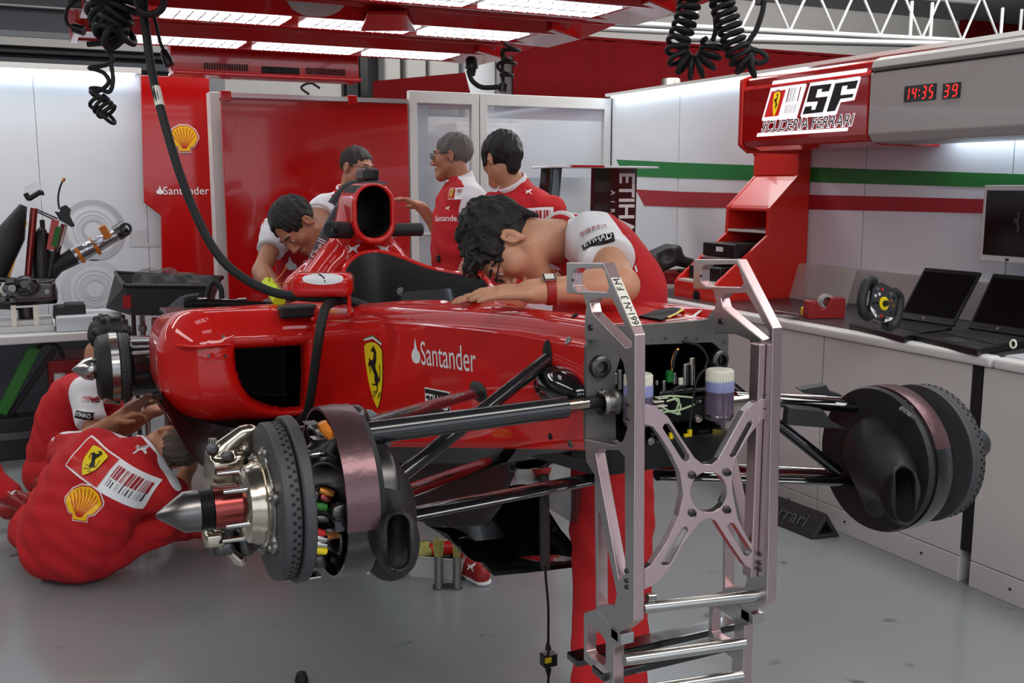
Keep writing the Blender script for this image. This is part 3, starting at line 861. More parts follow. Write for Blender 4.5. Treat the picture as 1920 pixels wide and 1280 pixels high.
MB().tube(coil(W((1294, -16), (1290, 20), (1280, 55), (1270, 85), (1272, 108), (1288, 124), (1306, 126), (1322, 118), (1332, 100), (1336, 78), D=3.0), .03, .0075, 15), .0075).build('coil', 'black_rubber', cb6)
MB().tube(smoothpts(W((1336, 76), (1342, 55), (1340, 20), (1340, -20), D=3.0), 6), .0075).build('lead', 'black_rubber', cb6)
cb7 = thing('coiled_cable', 'slanting black coiled cable beside the U-shaped one, its lead rising to a plug', 'cable', on(1400, 30, D=2.95))
MB().tube(coil(W((1350, -14), (1356, 14), (1366, 45), (1376, 78), (1388, 108), (1402, 124), (1416, 120), D=2.95), .031, .0075, 12), .0075).build('coil', 'black_rubber', cb7)
MB().tube(smoothpts(W((1400, 104), (1422, 118), (1438, 110), (1428, 98), (1406, 90), (1404, 78), (1418, 56), (1430, 20), (1432, 2), D=2.95), 6), .008).build('lead', 'black_rubber', cb7)
MB().box(*[tuple(on(x, y, D=2.95) + A(0, d, 0)) for x, y, d in ((1424, 8, 0), (1442, -12, .03))]).build('plug', 'steel_dark', cb7, .002)
for o_, c_ in ((cb6, (1340, -22)), (cb7, (1430, -12))):
    p = on(*c_, D=3.0)
    MB().cyl(p, (p[0], p[1], 3.3), .007).build('drop_lead', 'black_rubber', o_)
for o_, c_, d_ in ((cb1, (205, -18), 4.0), (cb3, (268, -30), 3.9)):
    p = on(*c_, D=d_)
    MB().cyl(p, (p[0], p[1], 3.3), .012).build('drop_lead', 'black_rubber', o_)
# ================================================================== RIGHT SIDE: COUNTER, TOWER, SIGN
CX, CZ = 3.13, .88
bounds = [6.35, 4.9, 3.394, 2.568, .6]
labels = ['white counter unit at the far end below the flag stripes', 'white counter unit beside the red shelf tower', 'white counter unit with a pale door below the two laptops, black gap at its end',
          'white counter unit past the black gap, cut by the picture edge']
for i, (a, b) in enumerate(zip(bounds, bounds[1:])):
    b2 = b + (.046 if i == 2 else 0)
    u = thing('counter_unit', labels[i], 'cabinet', (CX + .4, (a + b) / 2, 0), 'white counter units along the striped wall')
    MB().box((CX + .02, b2 + .002, .1), (3.9, a - .002, CZ - .035)).build('body', 'counter_white', u, .003)
    MB().box((CX + .012, b2 + .004, .104), (CX + .024, a - .003, CZ - .04)).build('door', 'counter_white', u, .001)
    MB().box((CX + .01, b2 + .002, .0), (3.9, a - .002, .1)).build('plinth', 'counter_white', u, .003)
    for y in (b2 + .18, a - .18): MB().lathe((CX + .01, y, .055), (-1, 0, 0), [(0, .006), (.002, .006), (.002, 0)], 8).build('screw', 'steel_dark', u)
gp = thing('gap_shade_panel', 'flush black panel standing in for the shade in the gap between two counter units', 'recess', (CX + .3, 2.63, 0))
MB().box((CX + .012, 2.569, .13), (3.88, 2.613, CZ - .04)).build('panel', 'void_black', gp)  # flush black fill paints the darkness of the open gap
MB().box((CX + .006, 2.569, .44), (3.5, 2.613, .475)).build('crossbar', 'counter_white', gp)
wt = thing('worktop', 'long worktop with dark surface and rounded white front edge', 'worktop', (3.5, 3.5, CZ))
MB().box((CX + .05, .6, CZ - .034), (3.918, 6.4, CZ)).build('surface', 'worktop_dark', wt)
for a, b in ((6.4, 2.52), (2.516, .6)):
    MB().box((CX - .012, b, CZ - .036), (CX + .052, a, CZ + .006)).build('edge_trim', 'counter_edge', wt, .015, 3)
zb = on(1700, 513, X=3.895)[2]
bs = thing('backsplash', 'low grey board along the wall behind the laptops', 'board', (3.9, 3.2, CZ))
MB().box((3.895, -.4, CZ + .001), (3.917, 4.3, zb)).build('board', 'cabinet_grey', bs, .003)
# red stepped tower
Y1, Y2 = 4.395, 4.75
side = [(3.915, CZ), (3.915, 1.70), (3.798, 1.70), (3.829, 1.655), (3.829, 1.545), (3.643, 1.372), (3.639, 1.225), (3.318, .985), (3.30, .955), (3.30, CZ)]
tw = thing('shelf_tower', 'bright red stepped shelf tower on the counter against the wall', 'shelf', (3.6, 4.57, CZ))
for y in (Y1, Y2): MB().plate([A(x, y, z) for x, z in side], (0, .022, 0)).build('side_panel', 'satin_red', tw, .002)
MB().box((3.895, Y1 + .022, CZ), (3.915, Y2, 1.7)).build('back_panel', 'satin_red', tw)
MB().plate([A(3.84, Y1 + .022, 1.545), A(3.85, Y1 + .022, 1.56), A(3.66, Y1 + .022, 1.385), A(3.65, Y1 + .022, 1.37)], (0, Y2 - Y1 - .022, 0)).build('sloping_panel', 'satin_red', tw)
MB().box((3.83, Y1 + .022, 1.55), (3.84, Y2, 1.695)).build('recess_panel', 'satin_red', tw)
for z, x in ((1.355, 3.645), (1.235, 3.64), (1.09, 3.47), (.965, 3.31)):
    MB().box((x, Y1 + .022, z), (3.895, Y2, z + .014)).build('shelf', 'counter_edge' if z < 1.3 else 'satin_red', tw, .002)
MB().box((3.303, Y1 + .022, CZ), (3.32, Y2, .965)).build('front_panel', 'satin_red', tw)
MB().lathe((3.303, 4.56, .9), (-1, 0, 0), [(0, .028), (.006, .028), (.006, 0)], 16).build('socket', 'void_black', tw)
for z, n_, lb in ((1.105, 2, 'upper'), (.98, 2, 'lower')):
    t = thing('device_box', 'black device with a small white sticker on the %s open shelf of the red tower' % ('wide' if lb == 'upper' else 'lowest'), 'device', (3.6, 4.57, z))
    x0 = 3.45 if lb == 'upper' else 3.36
    MB().box((x0, Y1 + .04, z), (3.8, Y2 - .03, z + .075)).build('case', 'black_plastic', t, .006)
    MB().box((x0 - .002, Y1 + .14, z + .03), (x0, Y1 + .2, z + .055)).build('sticker', 'white_gloss', t)
# sign box and overhead cabinet
SX = 3.45
sg = thing('sign_box', 'red illuminated team sign box above the stepped tower', 'sign', (3.7, 3.96, 1.68))
prof = [(3.55, 1.672), (SX + .02, 1.69), (SX, 1.72), (SX, 1.98), (SX + .015, 2.0), (SX + .015, 2.035), (SX + .05, 2.05), (3.91, 2.05), (3.91, 1.672)]
MB().plate([A(x, 3.52, z) for x, z in prof], (0, .88, 0)).build('case', 'gloss_red', sg, .006)
MB().plate([A(x, 4.40, z) for x, z in [(3.50, 1.66), (SX - .008, 1.70), (SX - .008, 2.04), (3.5, 2.06), (3.91, 2.06), (3.91, 1.66)]], (0, .03, 0)).build('end_panel', 'satin_red', sg, .006)
def tr_(px): return [on(1400 + x / 7.385, 110 + y / 7.385, X=SX - .003) for x, y in px]
def signpoly(nm, parts):
    O = on(1500, 190, X=SX - .0015)
    S = []
    for px, mm, lay, *h in parts:
        cv = lambda L: [(O[1] - p[1], p[2] - O[2]) for p in tr_(L)]
        S.append((poly2d(cv(px), [cv(k) for k in h]), mm, lay))
    decal(nm, S, sg, O, (0, -1, 0), (0, 0, 1))
signpoly('white_bars', [([(365, 308), (1675, 130), (1660, 188), (348, 362)], 'sign_glow', 0), ([(150, 1030), (1408, 950), (1395, 1000), (135, 1082)], 'sign_glow', 0)])
signpoly('team_monogram', [([(880, 335), (1195, 290), (1215, 295), (1560, 243), (1583, 262), (1530, 440), (1490, 572), (1300, 605), (1245, 770), (1075, 790), (770, 815), (742, 795), (762, 730)], 'sign_glow', 0),
    ([(885, 380), (1180, 345), (1140, 450), (1035, 460), (1050, 415), (985, 425), (955, 540), (1125, 522), (1055, 740), (775, 770), (812, 665), (905, 655), (898, 710), (950, 705), (990, 592), (830, 602)], 'black_print', 1),
    ([(1230, 340), (1548, 298), (1510, 412), (1385, 425), (1402, 370), (1325, 380), (1300, 505), (1485, 485), (1465, 535), (1300, 555), (1225, 722), (1108, 735)], 'black_print', 1)])
signpoly('team_badge', [([(335, 405), (815, 343), (830, 360), (690, 822), (215, 862), (208, 845)], 'sign_glow', 0), ([(348, 455), (545, 428), (440, 790), (243, 812)], 'sign_red', 1)]
    + [([(590 + k, 410 - k * .14), (590 + k + b, 409 - k * .14), (542 + k + b, 604 - k * .12), (542 + k, 605 - k * .12)], 'flag_red' if b > 10 else 'mural_dark', 1) for k, b in ((0, 14), (25, 6), (44, 9), (66, 5), (84, 8), (105, 5), (155, 14))]
    + [([(545 + k, 640 - k * .1), (552 + k, 640 - k * .1), (525 + k, 760 - k * .1), (518 + k, 760 - k * .1)], 'mural_grey', 1) for k in (0, 18, 40, 66, 90, 120, 140)])
b_ = on(1400 + 405 / 7.385, 110 + 630 / 7.385, X=SX - .0045)
decal('shield_emblem', [((  [(x + y * .22, y) for x, y in s_[0][0]], s_[0][1]), 'sign_yellow' if s_[1] == 'yellow' else s_[1], s_[2]) for s_ in shield(.118, False)], sg, b_, (0, -1, 0), (0, 0, 1))
p0, p1_ = on(1400 + 165 / 7.385, 110 + 1008 / 7.385, X=SX), on(1400 + 1440 / 7.385, 110 + 795 / 7.385, X=SX)
tx = xf(text2d('SCUDERIA FERRARI', .075, .3), 1)
wx = max(p[0] for p in tx[0]) - min(p[0] for p in tx[0])
mid = on(1400 + 800 / 7.385, 110 + 905 / 7.385, X=SX - .0015)
ln = p0[1] - p1_[1]
tx = ([(x * ln / wx, y) for x, y in tx[0]], tx[1])
bold = xf(text2d('SCUDERIA FERRARI', .075, .3, 1, .04), 1)
bold = ([(x * ln / wx, y) for x, y in bold[0]], bold[1])
decal('lettering', [(bold, 'sign_glow', 0), (tx, 'black_print', 1)], sg, mid, (0, -1, 0), (0, 0, 1))
oc = thing('overhead_cabinet', 'light grey overhead cabinet with a red digital clock', 'cabinet', (3.7, 1.6, 1.68))
prof = [(3.6, 1.68), (SX + .03, 1.685), (SX, 1.72), (SX, 1.985), (SX + .012, 1.99), (SX + .012, 2.0), (SX, 2.005), (SX + .01, 2.04), (SX + .05, 2.055), (3.91, 2.055), (3.91, 1.73), (3.80, 1.73), (3.80, 1.68)]
MB().plate([A(x, 3.515, z) for x, z in prof], (0, -3.9, 0)).build('case', 'cabinet_grey', oc, .008, 3)
MB().box((SX - .0015, .2, 1.988), (SX + .014, 3.505, 1.994)).build('seam', 'void_black', oc)
MB().box((3.85, .3, 1.722), (3.89, 3.45, 1.7295)).build('under_light', 'strip_glow', oc)
def clock(nm, px, s):
    O = on(*px[0], X=SX - .0005); q = [on(*p, X=SX - .0005) for p in px]
    w_, h_ = abs(q[1][1] - q[0][1]), abs(q[0][2] - q[2][2])
    o = MB().box((SX - .004, q[1][1], q[2][2]), (SX + .002, q[0][1], q[2][2] + h_)).build(nm, 'screen', oc, .001)
    SEG = dict(zip('0123456789', 'abcdef bc abged abgcd fgbc afgcd afgedc abc abcdefg abcdfg'.split()))
    n = len(s.replace(':', '')); cw = w_ / (n + .5 * s.count(':') + .1); x = cw * .12; S = []
    dw, dh, t = cw * .62, h_ * .8, h_ * .085; y0 = h_ * .1
    for ch in s:
        if ch == ':':
            for yy in (.33, .66): S.append((rect2d(x + .1 * cw, h_ * yy - t / 2, x + .1 * cw + t, h_ * yy + t / 2), 'led_red', 0))
            x += cw * .45; continue
        R3 = dict(a=(t, dh - t, dw - t, dh), b=(dw - t, dh / 2 + t * .4, dw, dh - t), c=(dw - t, t, dw, dh / 2 - t * .4), d=(t, 0, dw - t, t), e=(0, t, t, dh / 2 - t * .4), f=(0, dh / 2 + t * .4, t, dh - t), g=(t, dh / 2 - t / 2, dw - t, dh / 2 + t / 2))
        for k in SEG[ch]:
            a_, b__, c_, d_ = R3[k]
            S.append(((lambda r: ([(X + Y * .12, Y) for X, Y in r[0]], r[1]))(rect2d(x + a_, y0 + b__, x + c_, y0 + d_)), 'led_red', 0))
        x += cw
    decal('digits', S, o, (SX - .0045, q[0][1], q[2][2]), (0, -1, 0), (0, 0, 1))
clock('clock_window', [(1697, 162), (1756, 162), (1697, 192)], '14:35')
clock('seconds_window', [(1769, 157), (1802, 155), (1769, 186)], '39')
# monitor on an arm
mn = thing('monitor', 'flat monitor with white frame and dark screen on a wall arm', 'monitor', (3.8, 2.9, 1.3))
t0, t1 = on(1845, 347, X=3.74), on(1843, 489, X=3.74)
w_ = .56
MB().plate([A(3.74, t0[1], t1[2]), A(3.74, t0[1] - w_, t1[2]), A(3.74, t0[1] - w_, t0[2]), A(3.74, t0[1], t0[2])], (.045, 0, 0)).build('frame', 'counter_edge', mn, .006)
sc_ = MB().box((3.737, t0[1] - w_ + .02, t1[2] + .028), (3.742, t0[1] - .02, t0[2] - .022)).build('screen', 'screen', mn)
decal('horse_emblem', [(xf(([((x - 480) / 935 * .14, (560 - y) / 935 * .14) for x, y in HORSE], poly2d(HORSE)[1])), 'worktop_dark', 0)], sc_, on(1908, 418, X=3.7355), (0, -1, 0), (0, 0, 1))
MB().box((3.736, t0[1] - .15, t1[2] + .008), (3.739, t0[1] - .135, t1[2] + .018)).build('sensor', 'black_plastic', mn)
MB().box((3.785, t0[1] - .3, t1[2] - .04), (3.918, t0[1] - .2, t1[2] + .12)).build('arm', 'counter_edge', mn, .006)
# laptops
def laptop(lb, fl, fr, hr, hl, tl, trr, back):
    zt = CZ + .03
    P = [on(*p, Z=zt) for p in (fl, fr, hr, hl)]
    lp = thing('laptop', lb, 'laptop', sum(P) / 4 * A(1, 1, 0) + A(0, 0, CZ), 'open laptops on the counter')
    MB().plate([p - A(0, 0, .028) for p in P], (0, 0, .028)).build('base', 'black_plastic', lp, .004)
    ex, ey = (P[1] - P[0]), (P[3] - P[0])
    mb = MB()
    for r in range(6):
        for k in range(13):
            a = P[0] + ex * (.06 + .88 * k / 13) + ey * (.42 + .5 * r / 6)
            mb.plate([a, a + ex * .055, a + ex * .055 + ey * .065, a + ey * .065], (0, 0, .003))
    mb.build('keyboard', 'matt_black', lp)
    a = P[0] + ex * .36 + ey * .08
    MB().plate([a, a + ex * .25, a + ex * .25 + ey * .24, a + ey * .24], (0, 0, .0012)).build('touchpad', 'matt_black', lp)
    h0, h1 = P[3] + A(0, 0, .004), P[2] + A(0, 0, .004)
    D0 = (h0 - CAM) @ CF; D1 = (h1 - CAM) @ CF
    q = [h0, h1, on(*trr, D=D1 + back), on(*tl, D=D0 + back)]
    n = unit(np.cross(q[1] - q[0], q[3] - q[0])); n = n if n @ CF > 0 else -n
    ld = MB().plate(q, n * .014).build('lid', 'black_plastic', lp, .003)
    f = lambda u, v: q[0] + (q[1] - q[0]) * u + (q[3] - q[0]) * v
    MB().plate([f(.04, .12), f(.96, .12), f(.96, .92), f(.04, .92)], -n * .0015).build('screen', 'screen', ld)
    for (u0, v0, u1, v1, mm) in ((.45, .3, .85, .62, 'worktop_dark'), (.42, .72, .9, .8, 'grey_dark')):
        pass
    decal('badge', [(ring2d(0, .006, 16), 'alu_cast', 0)], ld, f(.45, .06) - n * .0005, q[1] - q[0], q[3] - q[0])
    return lp
laptop('open black laptop beside the steering wheel on the counter', (1592, 606), (1696, 630), (1786, 612), (1684, 597), (1734, 501), (1839, 510), .06)
laptop('open black laptop below the wall monitor, its lid cut by the picture edge', (1715, 627), (1833, 654), (1938, 634), (1814, 616), (1862, 512), (1985, 523), .06)
# steering wheel
wc = on(1651, 569, D=3.92)
u_ = unit(R_ * .8 + CF * .5 - CU * .3); v_ = unit(CU * .72 + R_ * .55 + CF * .35); v_ = unit(v_ - u_ * (u_ @ v_)); n_ = np.cross(u_, v_)
if n_ @ CF > 0: n_ = -n_
sw = thing('steering_wheel', 'racing steering wheel with coloured knobs and a yellow centre, leaning on the counter', 'steering wheel', (wc[0], wc[1], CZ))
L = lambda x, y, z=0: wc + (u_ * x + v_ * y + n_ * z) * .84
MB().plate([L(*p, -.012) for p in roundpoly([(-.085, -.062), (-.03, -.085), (.03, -.085), (.085, -.062), (.09, .05), (.05, .088), (-.05, .088), (-.09, .05)], .02)], n_ * .024).build('face_plate', 'carbon', sw, .003)
for s in (-1, 1):
    MB().tube(smoothpts([L(s * .07, .082), L(s * .115, .07), L(s * .128, .02), L(s * .125, -.035), L(s * .1, -.078), L(s * .06, -.085)], 6), .019, 12).build('grip', 'matt_black', sw)
MB().lathe(L(0, .0, .012), n_, [(0, .026), (.008, .026), (.008, 0)], 20).build('centre_badge', 'yellow', sw)
MB().lathe(L(0, .0, .02), n_, [(0, .012), (.012, .012), (.012, 0)], 14).build('centre_knob', 'black_plastic', sw)
rr = random.Random(4)
for k, (x, y) in enumerate([(-.06, .05), (-.03, .058), (.035, .058), (.062, .048), (-.065, .015), (.065, .012), (-.062, -.02), (.062, -.022), (-.045, -.055), (.045, -.055), (0, -.06), (-.02, -.068), (.022, -.068), (-.042, .03), (.045, .028), (-.04, -.01), (.042, -.008)]):
    MB().lathe(L(x, y, .012), n_, [(0, .0075), (.007, .006), (.007, 0)], 10).build('knob', ['steel', 'shell_red', 'steel', 'black_plastic', 'mural_grey', 'copper', 'black_plastic', 'steel_dark', 'steel'][k % 9], sw)
MB().plate([L(*p, .012) for p in ((-.035, .066), (.035, .066), (.035, .084), (-.035, .084))], n_ * .003).build('display', 'grey_dark', sw)
for s in (-1, 1): MB().plate([L(*p, .0125) for p in ((s * .03, -.08), (s * .075, -.055), (s * .082, -.04), (s * .05, -.05), (s * .03, -.066))], n_ * .004).build('paddle', 'white_gloss', sw)
MB().cyl(L(.05, -.02, -.09), L(.03, -.01, -.01), .03, n=14).build('hub', 'steel_dark', sw)
# tape dispenser, cables and clear sheet by the tower
P = [on(x, y, Z=CZ + .001) for x, y in ((1514, 598), (1584, 597))]
td = thing('tape_dispenser', 'dark red tape dispenser with a roll on the counter', 'dispenser', (P[0] + P[1]) / 2)
ex = P[1] - P[0]; ey = unit(np.cross((0, 0, 1), ex)) * .07; zz = A(0, 0, 1)
pr = [P[0], P[1], P[1] + zz * .095, P[0] + ex * .62 + zz * .095, P[0] + ex * .5 + zz * .05, P[0] + ex * .36 + zz * .045, P[0] + ex * .24 + zz * .085, P[0] + ex * .2 + zz * .085, P[0] + ex * .15 + zz * .07, P[0] + ex * .1 + zz * .085, P[0] + ex * .04 + zz * .08]
MB().plate(pr, ey).build('body', 'trolley_red', td, .003)
c = P[0] + ex * .55 + zz * .078 + ey * .2
MB().lathe(c, ey, [(0, .034), (.035, .034), (.035, .022), (0, .022)], 24, ring=True).build('tape_roll', 'clear_sheet', td)
MB().lathe(c + unit(ey) * .001, ey, [(0, .022), (.036, .022), (.036, .017), (0, .017)], 20, ring=True).build('core', 'black_plastic', td)
cs = thing('clear_sheet', 'clear plastic sheet leaning on the wall beside the tower', 'sheet', (3.85, 4.1, CZ))
q = [on(1490, 492, X=3.86), on(1606, 505, X=3.86)]
MB().plate([A(3.8, q[0][1], CZ), A(3.8, q[1][1], CZ), q[1], q[0]], (.003, 0, 0)).build('sheet', 'clear_sheet', cs)
tc_ = thing('wire_tangle', 'tangle of thin wires with yellow and clear plastic packets on the counter', 'wires', on(1478, 585, Z=CZ))
for k, m_ in enumerate(['black_rubber', 'leather_red', 'black_rubber']):
    MB().tube(smoothpts([on(x, y, Z=CZ + h) + A(0, .02 * k, 0) for x, y, h in ((1440, 588, .01), (1462, 585, .06), (1458, 588, .13), (1478, 588, .15), (1492, 590, .08), (1488, 590, .01), (1505, 592, .02))], 6), .003).build('wire', m_, tc_)
MB().box(*[tuple(on(x, y, Z=CZ) + A(dx, dy, dz)) for x, y, dx, dy, dz in ((1440, 590, 0, 0, .001), (1440, 590, .05, -.16, .02))]).build('packet', 'clear_sheet', tc_, .004)
MB().box(*[tuple(on(x, y, Z=CZ) + A(dx, dy, dz)) for x, y, dx, dy, dz in ((1500, 592, 0, 0, .001), (1500, 592, .03, -.06, .045))]).build('yellow_packet', 'yellow', tc_, .008)
rg_ = thing('ring_pull', 'small white ring fitting standing on the counter edge near the picture edge', 'ring', on(1905, 662, Z=CZ + .01))
c = on(1899, 655, X=CX + .05)
MB().tube([c + A(0, .012 * math.cos(t), .02 + .014 * math.sin(t)) for t in np.linspace(0, 2 * math.pi, 16, endpoint=False)], .004, 6, closed=True).build('ring', 'white_cap', rg_)
MB().box((c[0] - .01, c[1] - .05, CZ + .004), (c[0] + .2, c[1] + .02, CZ + .012)).build('base', 'mural_dark', rg_, .002)
# parts tray by the tower
pt = on(1258, 560, Y=5.25)
tp = thing('parts_tray', 'red tray with a black moulded part beyond the red-shirted back', 'tray', (pt[0], 5.25, CZ))
MB().box((pt[0] - .14, 5.1, CZ), (pt[0] + .16, 5.4, CZ + .02)).build('mat', 'counter_edge', tp)
MB().lathe((pt[0], 5.25, CZ + .02), (0, 0, 1), [(0, .11), (.06, .15), (.07, .15), (.07, .14), (.02, .1), (.02, 0)], 20).build('dish', 'trolley_red', tp)
S = Sdf((pt[0] - .25, 5.0, CZ + .05), (pt[0] + .25, 5.45, CZ + .32), .012)
S.box((pt[0] - .07, 5.25, CZ + .17), (.11, .09, .06), .03, (unit((1, 0, .35)), A(0, 1, 0), unit((-.35, 0, 1)))).box((pt[0] + .1, 5.25, CZ + .14), (.1, .08, .03), .02, (unit((1, 0, -.25)), A(0, 1, 0), unit((.25, 0, 1)))).ell((pt[0] - .1, 5.14, CZ + .2), (.06, .08, .05), op='sub').box((pt[0] + .06, 5.14, CZ + .1), (.09, .02, .012), .004)
S.build('black_part', 'carbon_matt', tp)
# rubber wedge on the floor
a, b, c = on(1576, 1006, Z=0), on(1522, 1012, Z=0), on(1461, 987, Z=0)
d_ = unit((c - b) * A(1, 1, 0)); apx = (a + b) / 2 * A(1, 1, 0) + A(0, 0, .1)
apx = on(1551, 962, D=(apx - CAM) @ CF)
wd = thing('rubber_wedge', 'black hollow rubber wheel chock with raised lettering, on the floor along the counter', 'chock', (a + b) / 2)
tri = [b, a, apx]
cen = sum(tri) / 3
MB().plate(tri, d_ * .62, holes=[[cen + (p - cen) * .5 for p in tri]]).build('body', 'matt_black', wd, .006)
u_ = -d_; fv = unit(apx - b); fv = unit(fv - u_ * (fv @ u_)); mid = (b + apx) / 2 + d_ * .2
nn = np.cross(u_, fv)
if nn @ CF > 0: u_ = -u_
decal('raised_lettering', [(text2d('Ferrari', .095, .1), 'grey_dark', 1)], wd, mid + unit(np.cross(u_, fv)) * .001, u_, fv, lift=.002)
# ================================================================== REAR WING STANDING BEHIND
RY = 5.55
f = lambda x, y, yy=RY: on(960 + x / 6.4, 280 + y / 6.4, Y=yy)
zt = f(1200, 228)[2]
rw = thing('rear_wing', 'black racing rear wing stood on end, white airline lettering down its plane', 'wing', (f(1100, 228)[0], RY, 0))
xa, xb = f(215, 225)[0], f(1655, 225)[0]
MB().plate([A(xa - .02, RY - .06, zt - .008), A(xa + .1, RY - .14, zt), A(xb - .15, RY - .16, zt), A(xb, RY - .1, zt), A(xb, RY + .12, zt), A(xa + .1, RY + .16, zt)], (0, 0, .012)).build('top_plate', 'white_panel', rw, .003)
MB().plate([A(xa + .2, RY - .165, zt + .003), A(xa + .42, RY - .165, zt + .003), A(xa + .42, RY - .1, zt + .003), A(xa + .2, RY - .1, zt + .003)], (0, 0, .012)).build('red_flash', 'gloss_red', rw)
MB().plate([A(xa - .02, RY - .08, .62), A(xb, RY - .12, .62), A(xb, RY + .12, .62), A(xa, RY + .16, .62)], (0, 0, .012)).build('bottom_plate', 'carbon', rw, .003)
def foil(x0, x1, yc, th, camber, n=14):
    up, dn = [], []
    for k in range(n + 1):
        t = k / n; x = x0 + (x1 - x0) * t; cy = yc + camber * 4 * t * (1 - t)
        h = th * (1.6 * math.sqrt(max(t, 0)) * (1 - t) + .06)
        up.append((x, cy + h)); dn.append((x, cy - h))
    return up + dn[::-1]
def fl(nm, x0, x1, yc, th, camber, lean, mm):
    rgs = []
    for z in np.linspace(.632, zt, 10):
        tt = (zt - z); dxx = lean * (tt + .6 * tt * tt)
        rgs.append([A(x + dxx, y, z) for x, y in foil(x0, x1, yc, th, camber)])
    return MB().loft(rgs, caps=(True, True)).build(nm, mm, rw)
fl('main_plane', f(350, 300)[0], f(600, 300)[0], RY, .012, .03, -.09, 'carbon')
fa, fb = f(950, 300)[0], f(1500, 300)[0]
fp = fl('flap', fa, fb, RY, .01, .02, -.012, 'carbon')
for (s, xx, sz, z0) in (('ETIHAD', f(1390, 600)[0], .135, f(1390, 640)[2] - .06), ('AIRWAYS', f(1218, 600)[0], .06, f(1225, 740)[2])):
    z = zt - .035 if s == 'ETIHAD' else zt - .2
    S = []
    for ch in s:
        S.append((xf(text2d(ch, sz * (1.15 if s == 'ETIHAD' else 1.), 0, 1, .01), 1, z - zt if False else 0, 0), 'white_gloss', 0))
    if s == 'ETIHAD':
        tx = xf(text2d('ETIHAD', .15, 0, 1, .02), 1)
        x0 = min(p[0] for p in tx[0])
        decal('lettering', [(([((x - x0) * .95, y) for x, y in tx[0]], tx[1]), 'white_gloss', 0)], rw, (xx - .01, RY - .04, zt - .03), (0, 0, -1), (1, 0, 0), bvh_of(fp), .002, .2, .05)
    else:
        st = []
        for k, ch in enumerate(s): st.append((xf(text2d(ch, .046), 1, k * .056, 0), 'white_gloss', 0))
        decal('lettering', st, rw, (xx, RY - .04, zt - .15), (0, 0, -1), (1, 0, 0), bvh_of(fp), .002, .2, .05)
MB().box((xa + .1, RY - .12, .0), (xb - .05, RY + .12, .05)).box((xa + .3, RY - .06, .05), (xb - .3, RY + .06, .62)).build('stand', 'steel_dark', rw, .005)
# ================================================================== LEFT SIDE: BENCH AND ITS LOAD
BY = 6.0
zb0 = on(0, 632, Y=BY)[2]; BZ = on(0, 622, Y=BY)[2] + .0
bn = thing('workbench', 'white-topped workbench along the pale partition', 'bench', (-1.5, 6.4, 0))
bx = on(232, 625, Y=BY)[0]
MB().box((-3.9, BY, zb0 - .045), (bx, 6.75, zb0)).build('top', 'counter_edge', bn, .006)
for x in (-3.6, -1.7, bx - .08): 
    for y in (BY + .1, 6.66): MB().box((x - .025, y - .025, 0), (x + .025, y + .025, zb0 - .045)).build('leg', 'steel_dark', bn)
MB().box((-3.6, BY + .08, .12), (bx - .08, BY + .12, .16)).build('rail', 'steel_dark', bn)
dk = thing('bench_shade_panel', 'dark panel standing in for the shade below the open workbench', 'panel', (-1.5, 6.9, 0))
MB().box((-4.0, 6.86, .06), (bx + .1, 6.9, zb0 - .05)).build('panel', 'grey_dark', dk)  # dark sheet added for the shade under the open bench
tl = thing('tool_trolley', 'dark red tool trolley under the workbench', 'trolley', (*on(126, 770, Y=6.3)[:2], 0))
c = on(126, 700, Y=6.3)
MB().box((c[0] - .1, 6.2, .05), (c[0] + .12, 6.6, .52)).build('body', 'trolley_red', tl, .01)
for k in range(4): MB().box((c[0] - .09, 6.19, .08 + k * .11), (c[0] + .11, 6.205, .17 + k * .11)).build('drawer', 'trolley_red', tl, .004)
MB().tube(smoothpts([on(70, 652, Y=6.15), on(88, 642, Y=6.15), on(110, 652, Y=6.15), on(120, 672, Y=6.15)], 5), .012).build('handle', 'black_plastic', tl)
MB().cyl(on(112, 735, Y=6.14), on(112, 700, Y=6.14), .03).build('can', 'counter_edge', tl)
for x in (-.08, .1): MB().lathe((c[0] + x, 6.25, .026), (1, 0, 0), [(-.012, .026), (.012, .026)], 14).build('caster', 'black_rubber', tl)
gs = thing('green_strut', 'green folding strut standing under the workbench', 'strut', (*on(20, 770, Y=6.15)[:2], 0))
MB().bar(on(2, 775, Y=6.15), on(66, 650, Y=6.15), .06, .03, (0, 1, 0)).build('bar', 'green', gs, .004)
MB().bar(on(18, 778, Y=6.22), on(102, 655, Y=6.22), .03, .03, (0, 1, 0)).build('black_bar', 'black_plastic', gs, .004)
gx = on(20, 775, Y=6.15); MB().box((gx[0] - .15, 6.1, 0), (gx[0] + .25, 6.26, max(.02, gx[2] - .02))).build('foot', 'black_plastic', gs, .004)
# gearbox / suspension assembly on a white cradle
GY = 6.25
g = lambda x, y, yy=GY: on(x, y, Y=yy)
cr = thing('cradle', 'white block cradle with two uprights on the workbench', 'stand', (g(45, 622)[0], GY, zb0))
MB().box((g(-30, 600)[0], GY - .12, zb0), (g(100, 600)[0], GY + .15, zb0 + .035)).build('base_plank', 'counter_edge', cr, .004)
MB().box((g(-10, 600)[0], GY - .1, zb0 + .035), (g(98, 600)[0], GY + .12, zb0 + .065)).build('base_plank', 'counter_edge', cr, .004)
for x in (27, 68): MB().box((g(x - 5, 600)[0], GY - .115, zb0 + .035), (g(x + 5, 600)[0], GY - .02, g(x, 568)[2])).build('upright', 'white_cap', cr, .003)
MB().box((g(24, 600)[0], GY - .1, g(24, 574)[2]), (g(72, 600)[0], GY - .09, g(24, 570)[2])).build('tie_rod', 'steel', cr)
ga = thing('suspension_assembly', 'dark gearbox with struts and taped wishbone upright in the white cradle', 'gearbox', (g(45, 600)[0], GY, zb0 + .05))
S = Sdf(g(-40, 575) - A(0, .25, .03), g(110, 500) + A(0, .25, .05), .012)
